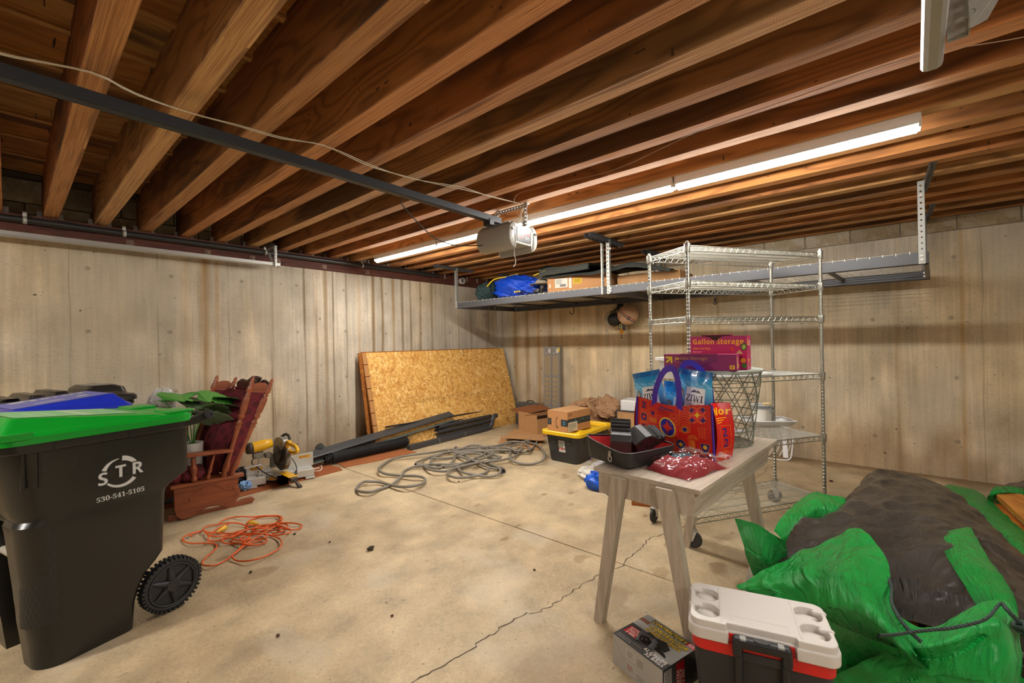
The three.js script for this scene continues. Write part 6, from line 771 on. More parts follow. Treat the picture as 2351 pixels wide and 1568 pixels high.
// red shopping bag
const bagPrint = canvasTex(1024, 640, (g, w, h) => {
  g.fillStyle = '#c81a12'; g.fillRect(0, 0, w, h); const Y = '#e6a82c', N2 = '#2b2470', P = '#d8372c';
  g.strokeStyle = Y; g.lineWidth = 3; g.fillStyle = P; g.fillRect(60, 150, 560, 250); const r = rng(8);
  const two = (x, y, s) => { g.font = `bold ${s}px sans-serif`; g.fillStyle = N2; g.lineWidth = 6; g.strokeStyle = N2; g.strokeText('2', x, y); g.fillText('2', x, y); g.strokeStyle = Y; g.lineWidth = 3; };
  for (const y of [40, 340]) { g.strokeRect(60, y - 20, 130, 130); two(92, y + 84, 110); }
  g.strokeRect(60, 180, 130, 130); g.fillStyle = N2; g.beginPath(); g.arc(125, 245, 52, 0, 7); g.fill(); g.fillStyle = '#d8372c'; for (let k = 0; k < 4; k++) { g.save(); g.translate(125, 245); g.rotate(k * Math.PI / 2); g.beginPath(); g.moveTo(0, -50); g.quadraticCurveTo(4, -4, 50, 0); g.quadraticCurveTo(4, 4, 0, 0); g.fill(); g.restore(); } g.strokeStyle = Y; g.beginPath(); g.arc(125, 245, 52, 0, 7); g.stroke();
  const dia = (x, y, s, c) => { g.fillStyle = c; g.beginPath(); g.moveTo(x, y - s); g.lineTo(x + s, y); g.lineTo(x, y + s); g.lineTo(x - s, y); g.fill(); };
  dia(270, 160, 32, N2); g.strokeRect(215, 110, 110, 110); for (let i = 0; i < 4; i++) g.strokeRect(215, 230 + i * 14, 110, 8);
  g.fillStyle = N2; g.save(); g.translate(450, 60); g.rotate(0.15); g.fillRect(-80, -14, 190, 16); g.fillRect(-100, 22, 100, 14); g.restore();
  g.save(); g.translate(480, 300); g.fillStyle = '#f0d21a'; g.beginPath(); g.ellipse(0, 0, 110, 132, -0.3, 0, 7); g.fill(); g.fillStyle = '#f5e8c8'; g.beginPath(); g.ellipse(0, 0, 96, 118, -0.3, 0, 7); g.fill(); g.fillStyle = '#2a2aa0'; g.beginPath(); g.ellipse(0, 0, 92, 114, -0.3, 0, 7); g.fill(); g.fillStyle = '#d8372c'; g.beginPath(); g.moveTo(0, -120); g.quadraticCurveTo(10, -10, 96, 6); g.quadraticCurveTo(8, 10, -4, 120); g.quadraticCurveTo(-8, 8, -96, -8); g.quadraticCurveTo(-8, -10, 0, -120); g.fill(); g.restore();
  g.strokeStyle = Y; for (let k = 0; k < 9; k++) { g.beginPath(); g.moveTo(640, 30 + k * 32); g.lineTo(705, 0 + k * 32); g.lineTo(770, 30 + k * 32); g.stroke(); } g.strokeRect(640, 0, 130, 330); g.strokeRect(520, 120, 100, 130); g.beginPath(); g.moveTo(528, 130); g.lineTo(570, 170); g.lineTo(612, 130); g.stroke(); g.beginPath(); g.arc(570, 200, 26, 0, 7); g.stroke();
  for (const [x, y] of [[810, 70], [900, 70], [810, 165], [900, 165]]) { g.fillStyle = '#dc3a30'; g.beginPath(); g.arc(x, y, 50, 0, 7); g.fill(); g.stroke(); } for (const [x, y, c] of [[855, 118, '#f0c81e'], [790, 60, N2], [920, 56, N2], [796, 178, N2], [920, 178, N2]]) { g.save(); g.translate(x, y); g.fillStyle = c; g.beginPath(); g.moveTo(0, -46); g.quadraticCurveTo(6, -6, 46, 0); g.quadraticCurveTo(6, 6, 0, 46); g.quadraticCurveTo(-6, 6, -46, 0); g.quadraticCurveTo(-6, -6, 0, -46); g.fill(); g.restore(); }
  g.fillStyle = N2; for (let k = 0; k < 16; k++) { g.save(); g.translate(705, 300); g.rotate(k * Math.PI / 8); g.beginPath(); g.moveTo(-9, 0); g.lineTo(0, -50); g.lineTo(9, 0); g.fill(); g.stroke(); g.restore(); } g.beginPath(); g.arc(705, 300, 26, 0, 7); g.fill();
  g.strokeStyle = '#e08a22'; for (let k = 0; k < 6; k++) { g.strokeRect(740 + k * 7, 430 + k * 8, 50 - k * 4, 200); g.beginPath(); g.arc(790, 420, 20 + k * 8, Math.PI, 0); g.stroke(); g.beginPath(); g.moveTo(770 + k * 8, 420); g.lineTo(770 + k * 8, 600); g.stroke(); }
  g.strokeStyle = Y; for (const x of [870, 900, 930]) { g.beginPath(); for (let y = 260; y < 400; y += 6) g.lineTo(x + 10 * Math.sin(y * 0.14), y); g.stroke(); }
  g.fillStyle = N2; g.beginPath(); g.ellipse(640, 500, 60, 64, 0, 0, 7); g.fill(); g.stroke(); dia(640, 500, 32, '#e9b92a'); g.fillStyle = N2; g.beginPath(); g.moveTo(870, 450); g.lineTo(980, 450); g.quadraticCurveTo(970, 540, 925, 560); g.quadraticCurveTo(880, 540, 870, 450); g.fill(); g.stroke(); g.fillStyle = '#e9b92a'; g.beginPath(); g.arc(925, 490, 24, 0, 7); g.fill();
  g.beginPath(); g.strokeRect(200, 420, 360, 200); for (let k = 0; k < 10; k++) { g.save(); g.translate(560, 400); g.rotate(k * 0.628); g.beginPath(); g.moveTo(0, 6); g.lineTo(0, 26); g.stroke(); g.restore(); }
  g.fillStyle = N2; g.save(); g.translate(850, 612); g.rotate(-0.16); g.fillRect(-40, -8, 160, 14); g.restore(); g.fillRect(1006, 0, 18, 640); g.fillRect(0, 0, 20, 640);
});
const gussetPrint = canvasTex(256, 640, (g) => { g.fillStyle = '#cc1a12'; g.fillRect(0, 0, 256, 640); g.fillStyle = '#f0c01e'; g.font = 'bold italic 110px sans-serif'; g.fillText('Wor', 40, 130, 200); for (let i = 0; i < 3; i++) g.fillRect(50, 160 + i * 24, 150 - i * 30, 8); g.strokeStyle = '#e6a82c'; g.lineWidth = 3; g.strokeRect(90, 250, 130, 250); g.fillStyle = '#2b2470'; g.font = 'bold 130px sans-serif'; g.fillText('2', 110, 370); g.fillText('2', 110, 490); g.fillStyle = '#e0751c'; g.font = 'bold italic 60px sans-serif'; g.fillText('copy...', 30, 560); g.fillText('no...', 60, 620); });
{
  const o = thing('tote_bag', 'large red patterned shopping bag with purple handles holding blue food pouches', 'bag', [2.46, 0.756, -0.85], -106.4 * Math.PI / 180);
  const W = 0.25, D = 0.085, H = 0.275; const B = (u, v, s) => { const x = lerp(-W, W, u), y = v * (H + 0.012 * Math.cos(u * 6.28)), b = 0.02 * Math.sin(u * Math.PI) * Math.sin(v * 2.4); return V(x * (1 - 0.035 * v), y, s * (D - 0.006 + b) + 0.006 * fbm(u * 5, v * 4, 3, 210)); };
  const red = std({ map: bagPrint, roughness: 0.35, side: THREE.DoubleSide });
  part(o, 'front_panel', soft(surf((u, v) => B(u, v, 1), 30, 18), 0.6), red); part(o, 'back_panel', soft(surf((u, v) => B(1 - u, v, -1), 30, 18), 0.6), red);
  for (const s of [1, -1]) part(o, 'gusset', soft(surf((u, v) => { const a = B(s > 0 ? 1 : 0, v, s), b = B(s > 0 ? 1 : 0, v, -s), p = a.clone().lerp(b, u); p.x += s * (0.02 * Math.sin(v * 3) - 0.05 * v * v * Math.sin(u * Math.PI)); return p; }, 14, 18), 0.6), std({ map: gussetPrint, roughness: 0.35, side: THREE.DoubleSide }));
  part(o, 'bottom', box(W * 2, 0.004, D * 2, 0, 0.003, 0), red); const pur = plainMat(rgb(0.07, 0.025, 0.40), 0.45);
  const strip = (pts, w) => { const c = new THREE.CatmullRomCurve3(pts); return soft(surf((u, v) => { const p = c.getPoint(u), t = c.getTangent(u), s = V(0, 0, 1).cross(t).normalize(); return p.addScaledVector(s, (v - 0.5) * w); }, 40, 1), 1); };
  const solid = std({ color: rgb(0.07, 0.025, 0.40), roughness: 0.45, side: THREE.DoubleSide });
  part(o, 'handle', strip([V(-0.105, 0.13, 0.094), V(-0.105, 0.27, 0.094), V(-0.085, 0.36, 0.096), V(-0.03, 0.455, 0.09), V(0.015, 0.465, 0.085), V(0.05, 0.40, 0.09), V(0.062, 0.27, 0.096), V(0.065, 0.2, 0.096)], 0.036), solid, 'purple handle'); part(o, 'handle', strip([V(-0.1, 0.25, -0.08), V(-0.06, 0.40, -0.075), V(-0.01, 0.485, -0.06), V(0.05, 0.485, -0.06), V(0.12, 0.40, -0.075), V(0.14, 0.25, -0.08)], 0.034), solid, 'purple handle');
  parts(o, 'edge_binding', [tube([B(1, 0, 1), B(1, 0.5, 1), B(1, 1, 1)], 0.005, 6, 5), tube([B(0, 0, 1), B(0, 0.5, 1), B(0, 1, 1)], 0.005, 6, 5)], pur);
}
const pouchTex = canvasTex(512, 640, (g, w, h) => { const gr = g.createLinearGradient(0, 0, 0, h); gr.addColorStop(0, '#0f6fb4'); gr.addColorStop(0.12, '#1a8fd0'); gr.addColorStop(0.3, '#5fb6dc'); gr.addColorStop(0.45, '#4a8fc4'); gr.addColorStop(0.6, '#2c4a80'); gr.addColorStop(0.8, '#3a5a52'); gr.addColorStop(1, '#4f7a34'); g.fillStyle = gr; g.fillRect(0, 0, w, h); g.fillStyle = '#0d67ae'; g.fillRect(0, 0, w, 58); g.fillStyle = 'rgba(255,255,255,0.25)'; for (let i = 0; i < 7; i++) { g.beginPath(); g.ellipse(60 + i * 74, 120 + (i * 37) % 60, 60, 12, 0.2, 0, 7); g.fill(); } g.fillStyle = '#24386e'; g.beginPath(); g.moveTo(0, 420); g.lineTo(120, 350); g.lineTo(240, 430); g.lineTo(360, 340); g.lineTo(512, 420); g.lineTo(512, 640); g.lineTo(0, 640); g.fill(); g.fillStyle = '#e4e6e8'; g.fillRect(190, 170, 250, 420); g.fillStyle = '#1e2746'; g.beginPath(); g.moveTo(250, 220); g.lineTo(300, 190); g.lineTo(330, 204); g.lineTo(360, 196); g.lineTo(400, 224); g.lineTo(330, 214); g.fill(); g.font = 'bold 92px serif'; g.fillText('ZIWI', 206, 310, 220); g.font = 'italic 62px serif'; g.fillText('- Peak -', 216, 375, 210); for (let i = 0; i < 9; i++) g.fillRect(214, 408 + i * 19, 190 - (i * 31) % 60, 7); g.fillStyle = '#77787a'; g.beginPath(); g.ellipse(120, 250, 44, 56, 0, 0, 7); g.fill(); g.fillStyle = '#b0a89c'; g.beginPath(); g.ellipse(120, 258, 22, 34, 0, 0, 7); g.fill(); });
function pouch(label, pos, turn, lean, roll) {
  const o = thing('food_pouch', label, 'pouch', pos, turn, 'pouches in the red bag'), M = phy({ map: pouchTex, roughness: 0.25, clearcoat: 0.4, side: THREE.DoubleSide });
  const S = (s) => soft(surf((u, v) => { const x = (u - 0.5) * 0.215, b = 0.045 * Math.pow(Math.sin(Math.PI * u), 0.6) * clamp((1 - v) * 2.2, 0, 1); return V(x * (1 + 0.06 * Math.sin(v * 5)), v * 0.34, s * b + 0.012 * (fbm(u * 5 + 3, v * 5, 3, 230 + s) - 0.5) + 0.02 * Math.max(0, v - 0.8) * Math.sin(u * 5)); }, 22, 24), 0.7);
  const b = new THREE.Group(); b.name = 'pouch_body'; b.rotation.set(lean, 0, roll); o.add(b); part(b, 'front', S(1), M); const q = N(S(-1)); part(b, 'back', q, phy({ color: rgb(0.02, 0.22, 0.5), roughness: 0.3, side: THREE.DoubleSide }));
}
pouch('blue and white food pouch standing at the left in the red bag', [2.475, 0.86, -0.99], -106.4 * Math.PI / 180, 0.06, 0.2);
pouch('blue and white food pouch at the right in the red bag, leaning to the right', [2.455, 0.875, -0.785], -106.4 * Math.PI / 180, 0.05, -0.10);
pouch('blue food pouch sunk low in the middle of the red bag, behind a purple handle', [2.50, 0.80, -0.86], -100 * Math.PI / 180, -0.04, 0.03);
// zip case with chocks
{
  const o = thing('zip_case', 'open black zip case with a red lining at the table edge, holding wheel chocks', 'case', [2.12, 0.756, -1.0], -0.33), M = std({ color: rgb(0.02, 0.019, 0.018), roughness: 0.4, side: THREE.DoubleSide });
  const R = (k, y, r) => { const q = rring(-0.18 - k, 0.18 + k, -0.155 - k, 0.155 + k, 0, r, 6); return q.map((p) => V(p.x, y + (p.x < -0.05 && p.z < 0 ? 0.035 * clamp((-p.z) / 0.16) * clamp((-p.x) / 0.18) * 1.4 : 0) * (y > 0.02 ? 1 : 0), p.z)); };
  part(o, 'shell', soft(loft([R(-0.03, 0.002, 0.03), R(-0.008, 0.012, 0.04), R(0.004, 0.075, 0.05), R(0.004, 0.082, 0.05)], true, false), 0.7), M); part(o, 'lining', soft(loft([R(-0.035, 0.008, 0.03), R(-0.014, 0.016, 0.04), R(-0.003, 0.079, 0.05)], true, false), 0.7), std({ color: rgb(0.55, 0.02, 0.025), roughness: 0.7, side: THREE.DoubleSide }), 'red lining'); part(o, 'rim_piping', tube(R(0.002, 0.082, 0.05).filter((_, i) => i % 2 === 0), 0.005, 6, 3, true), M);
  part(o, 'zip_pull', [N(new THREE.TorusGeometry(0.011, 0.003, 6, 18)).scale(1, 1.35, 1).translate(0, -0.028, 0), prism([[-0.007, 0], [0.007, 0], [0.012, -0.024], [0.006, -0.02], [-0.006, -0.02], [-0.012, -0.024]], 0.003), box(0.016, 0.012, 0.006, 0, 0.004, 0, 0.002)].map((g) => g.rotateY(-Math.PI / 2).translate(-0.186, 0.07, 0.045)), std({ color: rgb(0.5, 0.46, 0.38), metalness: 0.6, roughness: 0.4 }), 'pale zip pull');
}
const chockMat = std({ color: rgb(0.018, 0.017, 0.016), roughness: 0.42, bumpMap: bumpOf(roughBump, 4), bumpScale: 0.001 });
function chock(label, pos, rx, ry, rz) {
  const o = thing('wheel_chock', label, 'chock', pos, 0, 'wheel chocks in the zip case'); const b = new THREE.Group(); b.name = 'block'; b.rotation.set(rx, ry, rz, 'YXZ'); o.add(b);
  part(b, 'wedge', prism([[-0.085, 0], [0.085, 0], [0.085, 0.03], [0.045, 0.05], [0.02, 0.10], [-0.012, 0.115], [-0.085, 0.115]], 0.105, 0.005).translate(0, 0, -0.0525), chockMat); part(b, 'end_rib', box(0.025, 0.125, 0.045, -0.09, 0.062, 0, 0.005), chockMat); part(b, 'recess', [box(0.004, 0.075, 0.018, -0.104, 0.06, 0)], plainMat(rgb(0.16, 0.16, 0.16), 0.5)); parts(b, 'tread', Array.from({ length: 7 }, (_, k) => box(0.012, 0.008, 0.1, 0.088 - k * 0.014 - (k > 2 ? 0.002 * k : 0), 0.026 + k * 0.0135, 0, 0.002)), chockMat); part(b, 'bolt', disc(0.006, 0.006, 10, -0.105, 0.02, 0.03, 'x'), alu); parts(b, 'dimple', [[-0.03, 0.05], [0.0, 0.03], [0.03, 0.03], [-0.05, 0.09]].map(([x, y]) => disc(0.01, 0.004, 12, x, y, 0.053, 'z')), plainMat(rgb(0.004, 0.004, 0.004), 0.8));
}
chock('black rubber wheel chock standing upright at the left in the zip case', [2.15, 0.868, -1.07], 0.05, 0.5, 1.54);
chock('black rubber wheel chock tilted against the red bag, showing its grey recess', [2.235, 0.825, -0.955], 0.45, -0.45, 0.62);
{
  const o = thing('shirt_pack', 'folded red and teal shirt sealed in clear plastic at the table edge', 'clothing', [2.12, 0.757, -0.72], -0.25); const f = (k, am, sd, lift) => { const H = (x, z) => { const e = (1 - Math.pow(Math.abs(x), 5)) * (1 - Math.pow(Math.abs(z), 5)); return lift + e * (0.05 + am * (facet(x * 4 + sd, z * 4, 0.5, sd) - 0.5) + am * 0.6 * (fbm(x * 6 + sd, z * 6, 3, sd) - 0.5)); }; return merge([soft(surf((u, v) => { const x = u * 2 - 1, z = v * 2 - 1, w = 1 + 0.05 * Math.sin(x * 5 + z * 3); return V(x * 0.16 * k * w, H(x, z), z * 0.125 * k * w); }, 48, 40), 0.45), surf((u, v) => V((u * 2 - 1) * 0.16 * k, 0.001, (1 - v * 2) * 0.125 * k), 2, 2)]); };
  const t = canvasTex(256, 256, (g) => { g.fillStyle = '#841019'; g.fillRect(0, 0, 256, 256); g.fillStyle = '#1d4a55'; g.fillRect(120, 128, 76, 128); g.fillStyle = '#d8d4cc'; g.fillRect(170, 190, 10, 6); g.fillRect(150, 176, 14, 5); });
  part(o, 'shirt', f(0.95, 0.02, 240, 0.0), std({ map: t, roughness: 0.8 })); part(o, 'wrapper', f(1.1, 0.035, 250, 0.008), phy({ color: rgb(1, 1, 1), roughness: 0.05, transmission: 1, thickness: 0, side: THREE.DoubleSide })); part(o, 'wrapper_edge', soft(surf((u, v) => V(0.15 + v * 0.08, 0.02 + 0.05 * fbm(u * 9, v * 4, 3, 255), lerp(-0.13, 0.12, u)), 30, 8), 0.5), phy({ color: rgb(0.95, 0.92, 0.92), roughness: 0.12, transmission: 0.85, thickness: 0, side: THREE.DoubleSide }));
}
// ---------- tarps, cooler and box in the foreground ----------
const TARP = {
  black: [[[3.729,0.2,-0.184],[4.147,0.36,-0.046],[4.15,0.38,0.168],[3.913,0.36,0.381],[3.293,0.3,0.518],[3.16,0.2,0.628]],
    [[3.231,0.25,-0.278],[3.409,0.36,-0.092],[3.449,0.4,0.138],[3.266,0.39,0.316],[2.825,0.35,0.443],[2.62,0.28,0.53]],
    [[3.124,0.26,-0.377],[2.964,0.29,-0.139],[3.055,0.35,0.068],[2.8,0.4,0.227],[2.524,0.38,0.361],[2.302,0.3,0.473]],
    [[2.781,0.14,-0.432],[2.761,0.2,-0.159],[2.723,0.26,0.043],[2.587,0.33,0.195],[2.324,0.34,0.309],[2.103,0.3,0.406]],
    [[2.733,0.06,-0.405],[2.566,0.1,-0.085],[2.465,0.17,0.063],[2.343,0.23,0.185],[2.239,0.27,0.296],[2.133,0.22,0.393]]],
  fold: [[[2.505,0.06,-0.592],[2.616,0.22,-0.386],[2.734,0.33,-0.209],[2.798,0.4,-0.083],[2.509,0.39,0.018],[2.203,0.34,0.032],[2.034,0.3,0.074]],
    [[2.499,0.05,-0.57],[2.467,0.2,-0.366],[2.479,0.3,-0.208],[2.452,0.37,-0.086],[2.245,0.37,-0.019],[2.064,0.34,0.023],[1.978,0.3,0.087]],
    [[2.503,0.04,-0.529],[2.415,0.16,-0.306],[2.363,0.3,-0.175],[2.273,0.36,-0.088],[2.117,0.35,-0.006],[1.997,0.32,0.039],[1.992,0.27,0.104]],
    [[2.486,0.02,-0.447],[2.378,0.12,-0.269],[2.242,0.25,-0.153],[2.132,0.32,-0.064],[2.038,0.33,0.005],[1.987,0.29,0.06],[2.011,0.24,0.126]],
    [[2.411,-0,-0.274],[2.354,0.06,-0.202],[2.235,0.14,-0.119],[2.149,0.2,-0.047],[2.049,0.24,0.027],[2.022,0.22,0.083],[2.034,0.2,0.148]]],
  front: [[[2.287,0.28,0.027],[2.155,0.31,0.103],[2.173,0.36,0.189],[2.229,0.42,0.266],[2.263,0.44,0.321],[2.296,0.42,0.358]],
    [[2.072,0.28,0.04],[2.015,0.33,0.111],[2.003,0.39,0.181],[2.07,0.43,0.251],[2.108,0.44,0.304],[2.186,0.41,0.346]],
    [[2.079,0.22,0.004],[2.019,0.27,0.105],[2.01,0.33,0.183],[2.05,0.37,0.252],[2.073,0.38,0.303],[2.131,0.35,0.34]],
    [[2.081,0.12,-0.086],[2.02,0.18,0.06],[2.004,0.24,0.177],[1.993,0.28,0.244],[2.015,0.28,0.297],[2.028,0.25,0.321]],
    [[2.115,0,-0.185],[2.04,0.05,0.013],[2.04,0.08,0.178],[2.051,0.08,0.268],[2.093,0.05,0.316],[2.144,0,0.342]]],
  strip: [[[2.998,0.38,0.213],[3.038,0.41,0.279],[3.16,0.4,0.349]],
    [[2.673,0.39,0.227],[2.701,0.43,0.286],[2.766,0.42,0.349]],
    [[2.433,0.39,0.25],[2.453,0.44,0.306],[2.52,0.43,0.361]],
    [[2.323,0.36,0.277],[2.277,0.42,0.314],[2.329,0.44,0.362]],
    [[2.258,0.36,0.295],[2.223,0.41,0.326],[2.232,0.42,0.356]]],
  flap: [[[2.819,0.3,-0.666],[2.734,0.33,-0.538],[2.721,0.3,-0.457],[2.782,0.25,-0.403]],
    [[2.677,0.24,-0.598],[2.667,0.27,-0.505],[2.727,0.23,-0.443],[2.805,0.19,-0.397]],
    [[2.67,0.13,-0.566],[2.638,0.17,-0.481],[2.746,0.14,-0.437],[2.836,0.12,-0.402]],
    [[2.694,0.02,-0.536],[2.74,0.04,-0.469],[2.808,0.05,-0.426],[2.869,0.06,-0.393]]],
  peak: [[[3.229,0.12,-0.532],[3.416,0.22,-0.468],[3.55,0.32,-0.363],[3.603,0.31,-0.27],[3.702,0.28,-0.169]],
    [[3.157,0.1,-0.476],[3.243,0.2,-0.404],[3.269,0.3,-0.322],[3.399,0.28,-0.238],[3.469,0.26,-0.149]],
    [[3.143,0.02,-0.44],[3.212,0.08,-0.379],[3.296,0.15,-0.296],[3.378,0.18,-0.201],[3.417,0.2,-0.127]]],
  back: [[[5.037,0.1,0.364],[5.011,0.13,0.459],[4.883,0.15,0.571],[4.486,0.15,0.628],[3.953,0.15,0.674],[3.594,0.1,0.73]],
    [[4.648,0.13,0.359],[4.556,0.17,0.421],[4.251,0.2,0.496],[3.96,0.2,0.553],[3.531,0.2,0.601],[3.277,0.15,0.665]],
    [[4.479,0.1,0.368],[4.318,0.14,0.419],[4.028,0.18,0.478],[3.72,0.18,0.527],[3.365,0.18,0.579],[3.244,0.1,0.657]]],
  hood: [[[4.558,0.2,0.589],[4.68,0.25,0.642],[4.774,0.25,0.735],[4.846,0.23,0.841]],
    [[4.621,0.16,0.605],[4.609,0.22,0.647],[4.691,0.22,0.726],[4.786,0.2,0.83]],
    [[4.701,0.08,0.641],[4.78,0.1,0.691],[4.861,0.1,0.768],[4.911,0.1,0.861]]],
  low: [[[2.416,0.22,0.331],[2.482,0.24,0.402],[2.676,0.2,0.53],[3.047,0.1,0.711]],
    [[2.403,0.1,0.306],[2.458,0.13,0.402],[2.609,0.1,0.525],[2.874,0.04,0.691]],
    [[2.164,0,0.241],[2.293,0.02,0.382],[2.477,0,0.516],[2.697,0,0.666]]],
  side: [[[2.327,0.16,-0.23],[2.144,0.22,-0.127],[2.073,0.25,-0.045],[2.014,0.28,0.039]],
    [[2.18,0.06,-0.204],[2.158,0.06,-0.116],[2.143,0.08,-0.023],[2.126,0.1,0.063]],
    [[2.094,0,-0.212],[2.09,0,-0.114],[2.096,0,-0.012],[2.078,0,0.083]]],
  darkback: [[[5.356,0.12,0.777],[5.535,0.14,0.95],[5.764,0.1,1.181]],
    [[5.12,0.12,0.742],[5.157,0.15,0.884],[5.224,0.12,1.069]],
    [[5.23,0.02,0.781],[5.273,0.04,0.925],[5.299,0,1.083]]]
};
const crinkle = tex(512, 512, (u, v) => { let h = 0; for (const [k, a, s] of [[6, 0.5, 1], [13, 0.32, 2], [27, 0.18, 3]]) h += a * (1 - Math.abs(fbm(u * k + 0.6 * fbm(u * k, v * k, 2, s * 9, k, k), v * k, 2, 420 + s, k, k) - 0.5) * 4); return 255 * clamp(h * 0.7 + 0.2 + 0.03 * (((u * 256) % 1 > 0.5) ? 1 : -1) + 0.03 * (((v * 256) % 1 > 0.5) ? 1 : -1)); }, { data: true });
const tarpGreen = phy({ color: rgb(0.003, 0.37, 0.05), roughness: 0.24, clearcoat: 0.15, clearcoatRoughness: 0.25, side: THREE.DoubleSide, bumpMap: crinkle, bumpScale: 0.03 });
const tarpBlack = phy({ color: rgb(0.04, 0.031, 0.024), roughness: 0.2, clearcoat: 0.4, clearcoatRoughness: 0.15, side: THREE.DoubleSide, bumpMap: crinkle, bumpScale: 0.03 });
function cat(p, t) { // Catmull-Rom through a list of values
  const n = p.length - 1, x = t * n, i = Math.min(n - 1, Math.floor(x)), f = x - i, g = (k) => p[clamp(k, 0, n)], a = g(i - 1), b = g(i), c = g(i + 1), d = g(i + 2);
  return 0.5 * (2 * b + (c - a) * f + (2 * a - 5 * b + 4 * c - d) * f * f + (3 * b - a - 3 * c + d) * f * f * f);
}
function drape(grid, seed, amp, per = 22, lay0 = 0) {
  const at = (u, v) => { const q = [0, 1, 2].map((k) => cat(grid.map((row) => cat(row.map((p) => p[k]), u)), v)); return V(...q); };
  const nu = (grid[0].length - 1) * per, nv = (grid.length - 1) * per;
  const g = surf((u, v) => { const p = at(u, v), e = 0.01, du = at(Math.min(1, u + e), v).sub(at(Math.max(0, u - e), v)), dv = at(u, Math.min(1, v + e)).sub(at(u, Math.max(0, v - e))), n = du.cross(dv).normalize(); if (n.y < 0) n.negate();
    const r = 1 - Math.abs(fbm(p.x * 4.5, p.z * 4.5 + p.y * 3.6, 2, seed) - 0.5) * 4, w = 0.03 * (fbm(p.x * 9, p.z * 9 + p.y * 6, 2, seed + 8) - 0.5); const d = amp * (0.7 * r - 0.3 + 1.1 * (facet(p.x * 6.5 + w * 20, p.y * 6.5, p.z * 6.5, seed) - 0.5) + 0.5 * (facet(p.x * 15, p.y * 15 + w * 30, p.z * 15, seed + 3) - 0.5));
    p.addScaledVector(n, d + lay0); if (p.y < 0.004) p.y = 0.004 + 0.2 * lay0; return p; }, nu, nv);
  const uv = g.attributes.uv, P = g.attributes.position; const L = at(0, 0.5).distanceTo(at(1, 0.5)) || 1; for (let i = 0; i < uv.count; i++) uv.setXY(i, uv.getX(i) * (L + 0.4) * 1.4, (P.getX(i) + P.getZ(i) * 0.2 - P.getY(i)) * 1.4);
  return soft(g, 0.42);
}
{
  const o = thing('tarp', 'shiny bright green tarp thrown in big folds around a lumber pile', 'tarp');
  part(o, 'left_fold', drape(TARP.fold, 500, 0.016), tarpGreen); part(o, 'front_fold', drape(TARP.front, 510, 0.012), tarpGreen); part(o, 'corner_strip', drape(TARP.strip, 520, 0.008), tarpGreen); part(o, 'side_skirt', drape(TARP.side, 530, 0.015), tarpGreen); part(o, 'left_flap', drape(TARP.flap, 540, 0.010), tarpGreen); part(o, 'left_peak', drape(TARP.peak, 550, 0.012), tarpGreen); part(o, 'rear_strip', drape(TARP.back, 560, 0.010, 22, 0.01), tarpGreen); part(o, 'rear_hood', drape(TARP.hood, 570, 0.008), tarpGreen); part(o, 'lower_skirt', drape(TARP.low, 580, 0.015), tarpGreen);
  const rope = (pts) => { const c = new THREE.CatmullRomCurve3(pts.map((p) => V(...p))), L = c.getLength(), n = Math.ceil(L / 0.006), g = []; for (let s = 0; s < 3; s++) { const q = []; for (let k = 0; k <= n; k++) { const t = k / n, p = c.getPointAt(t), a = t * L / 0.035 * Math.PI * 2 + s * 2.094; q.push(p.add(V(Math.cos(a) * 0.0035, Math.sin(a) * 0.0035, Math.sin(a + 1) * 0.0025))); } g.push(tube(q, 0.004, 5, 1)); } return merge(g); };
  const ropeMat = plainMat(rgb(0.022, 0.045, 0.033), 0.7);
  part(o, 'rope', rope([[2.40, 0.36, 0.02], [2.25, 0.385, 0.03], [2.13, 0.375, 0.03], [2.035, 0.355, 0.065], [2.02, 0.33, 0.1]]), ropeMat, 'dark twisted rope'); part(o, 'rope', rope([[1.879, 0.38, -0.009], [1.943, 0.37, 0.038], [1.969, 0.39, 0.093], [1.985, 0.435, 0.187], [2.015, 0.47, 0.25], [2.13, 0.485, 0.303], [2.10, 0.48, 0.312], [2.11, 0.45, 0.336], [2.13, 0.42, 0.35]]), ropeMat, 'dark twisted rope');
  part(o, 'rope_knot', [0, 1, 2].map((k) => N(new THREE.TorusGeometry(0.02, 0.007, 6, 14)).rotateX(k).rotateY(k * 1.3).translate(2.12, 0.425 + k * 0.004, 0.348)), ropeMat);
}
{
  const o = thing('tarp', 'wrinkled black brown tarp heaped over the lumber inside the green tarp', 'tarp');
  part(o, 'sheet', drape(TARP.black, 600, 0.020, 32), tarpBlack); part(o, 'rear_sheet', drape(TARP.darkback, 610, 0.010), tarpBlack);
}
const pineTex = tex(512, 256, (u, v) => { const w = fbm(u * 1.2, v * 3, 3, 990), r = 0.5 + 0.5 * Math.sin((w * 26 + v * 14) * 2.4), g = fbm(u * 4, v * 60, 2, 995); return mix3([206, 138, 56], [170, 96, 28], clamp(r * 0.65 + (g - 0.5) * 0.6)); });
const pine = std({ map: pineTex, roughness: 0.55 });
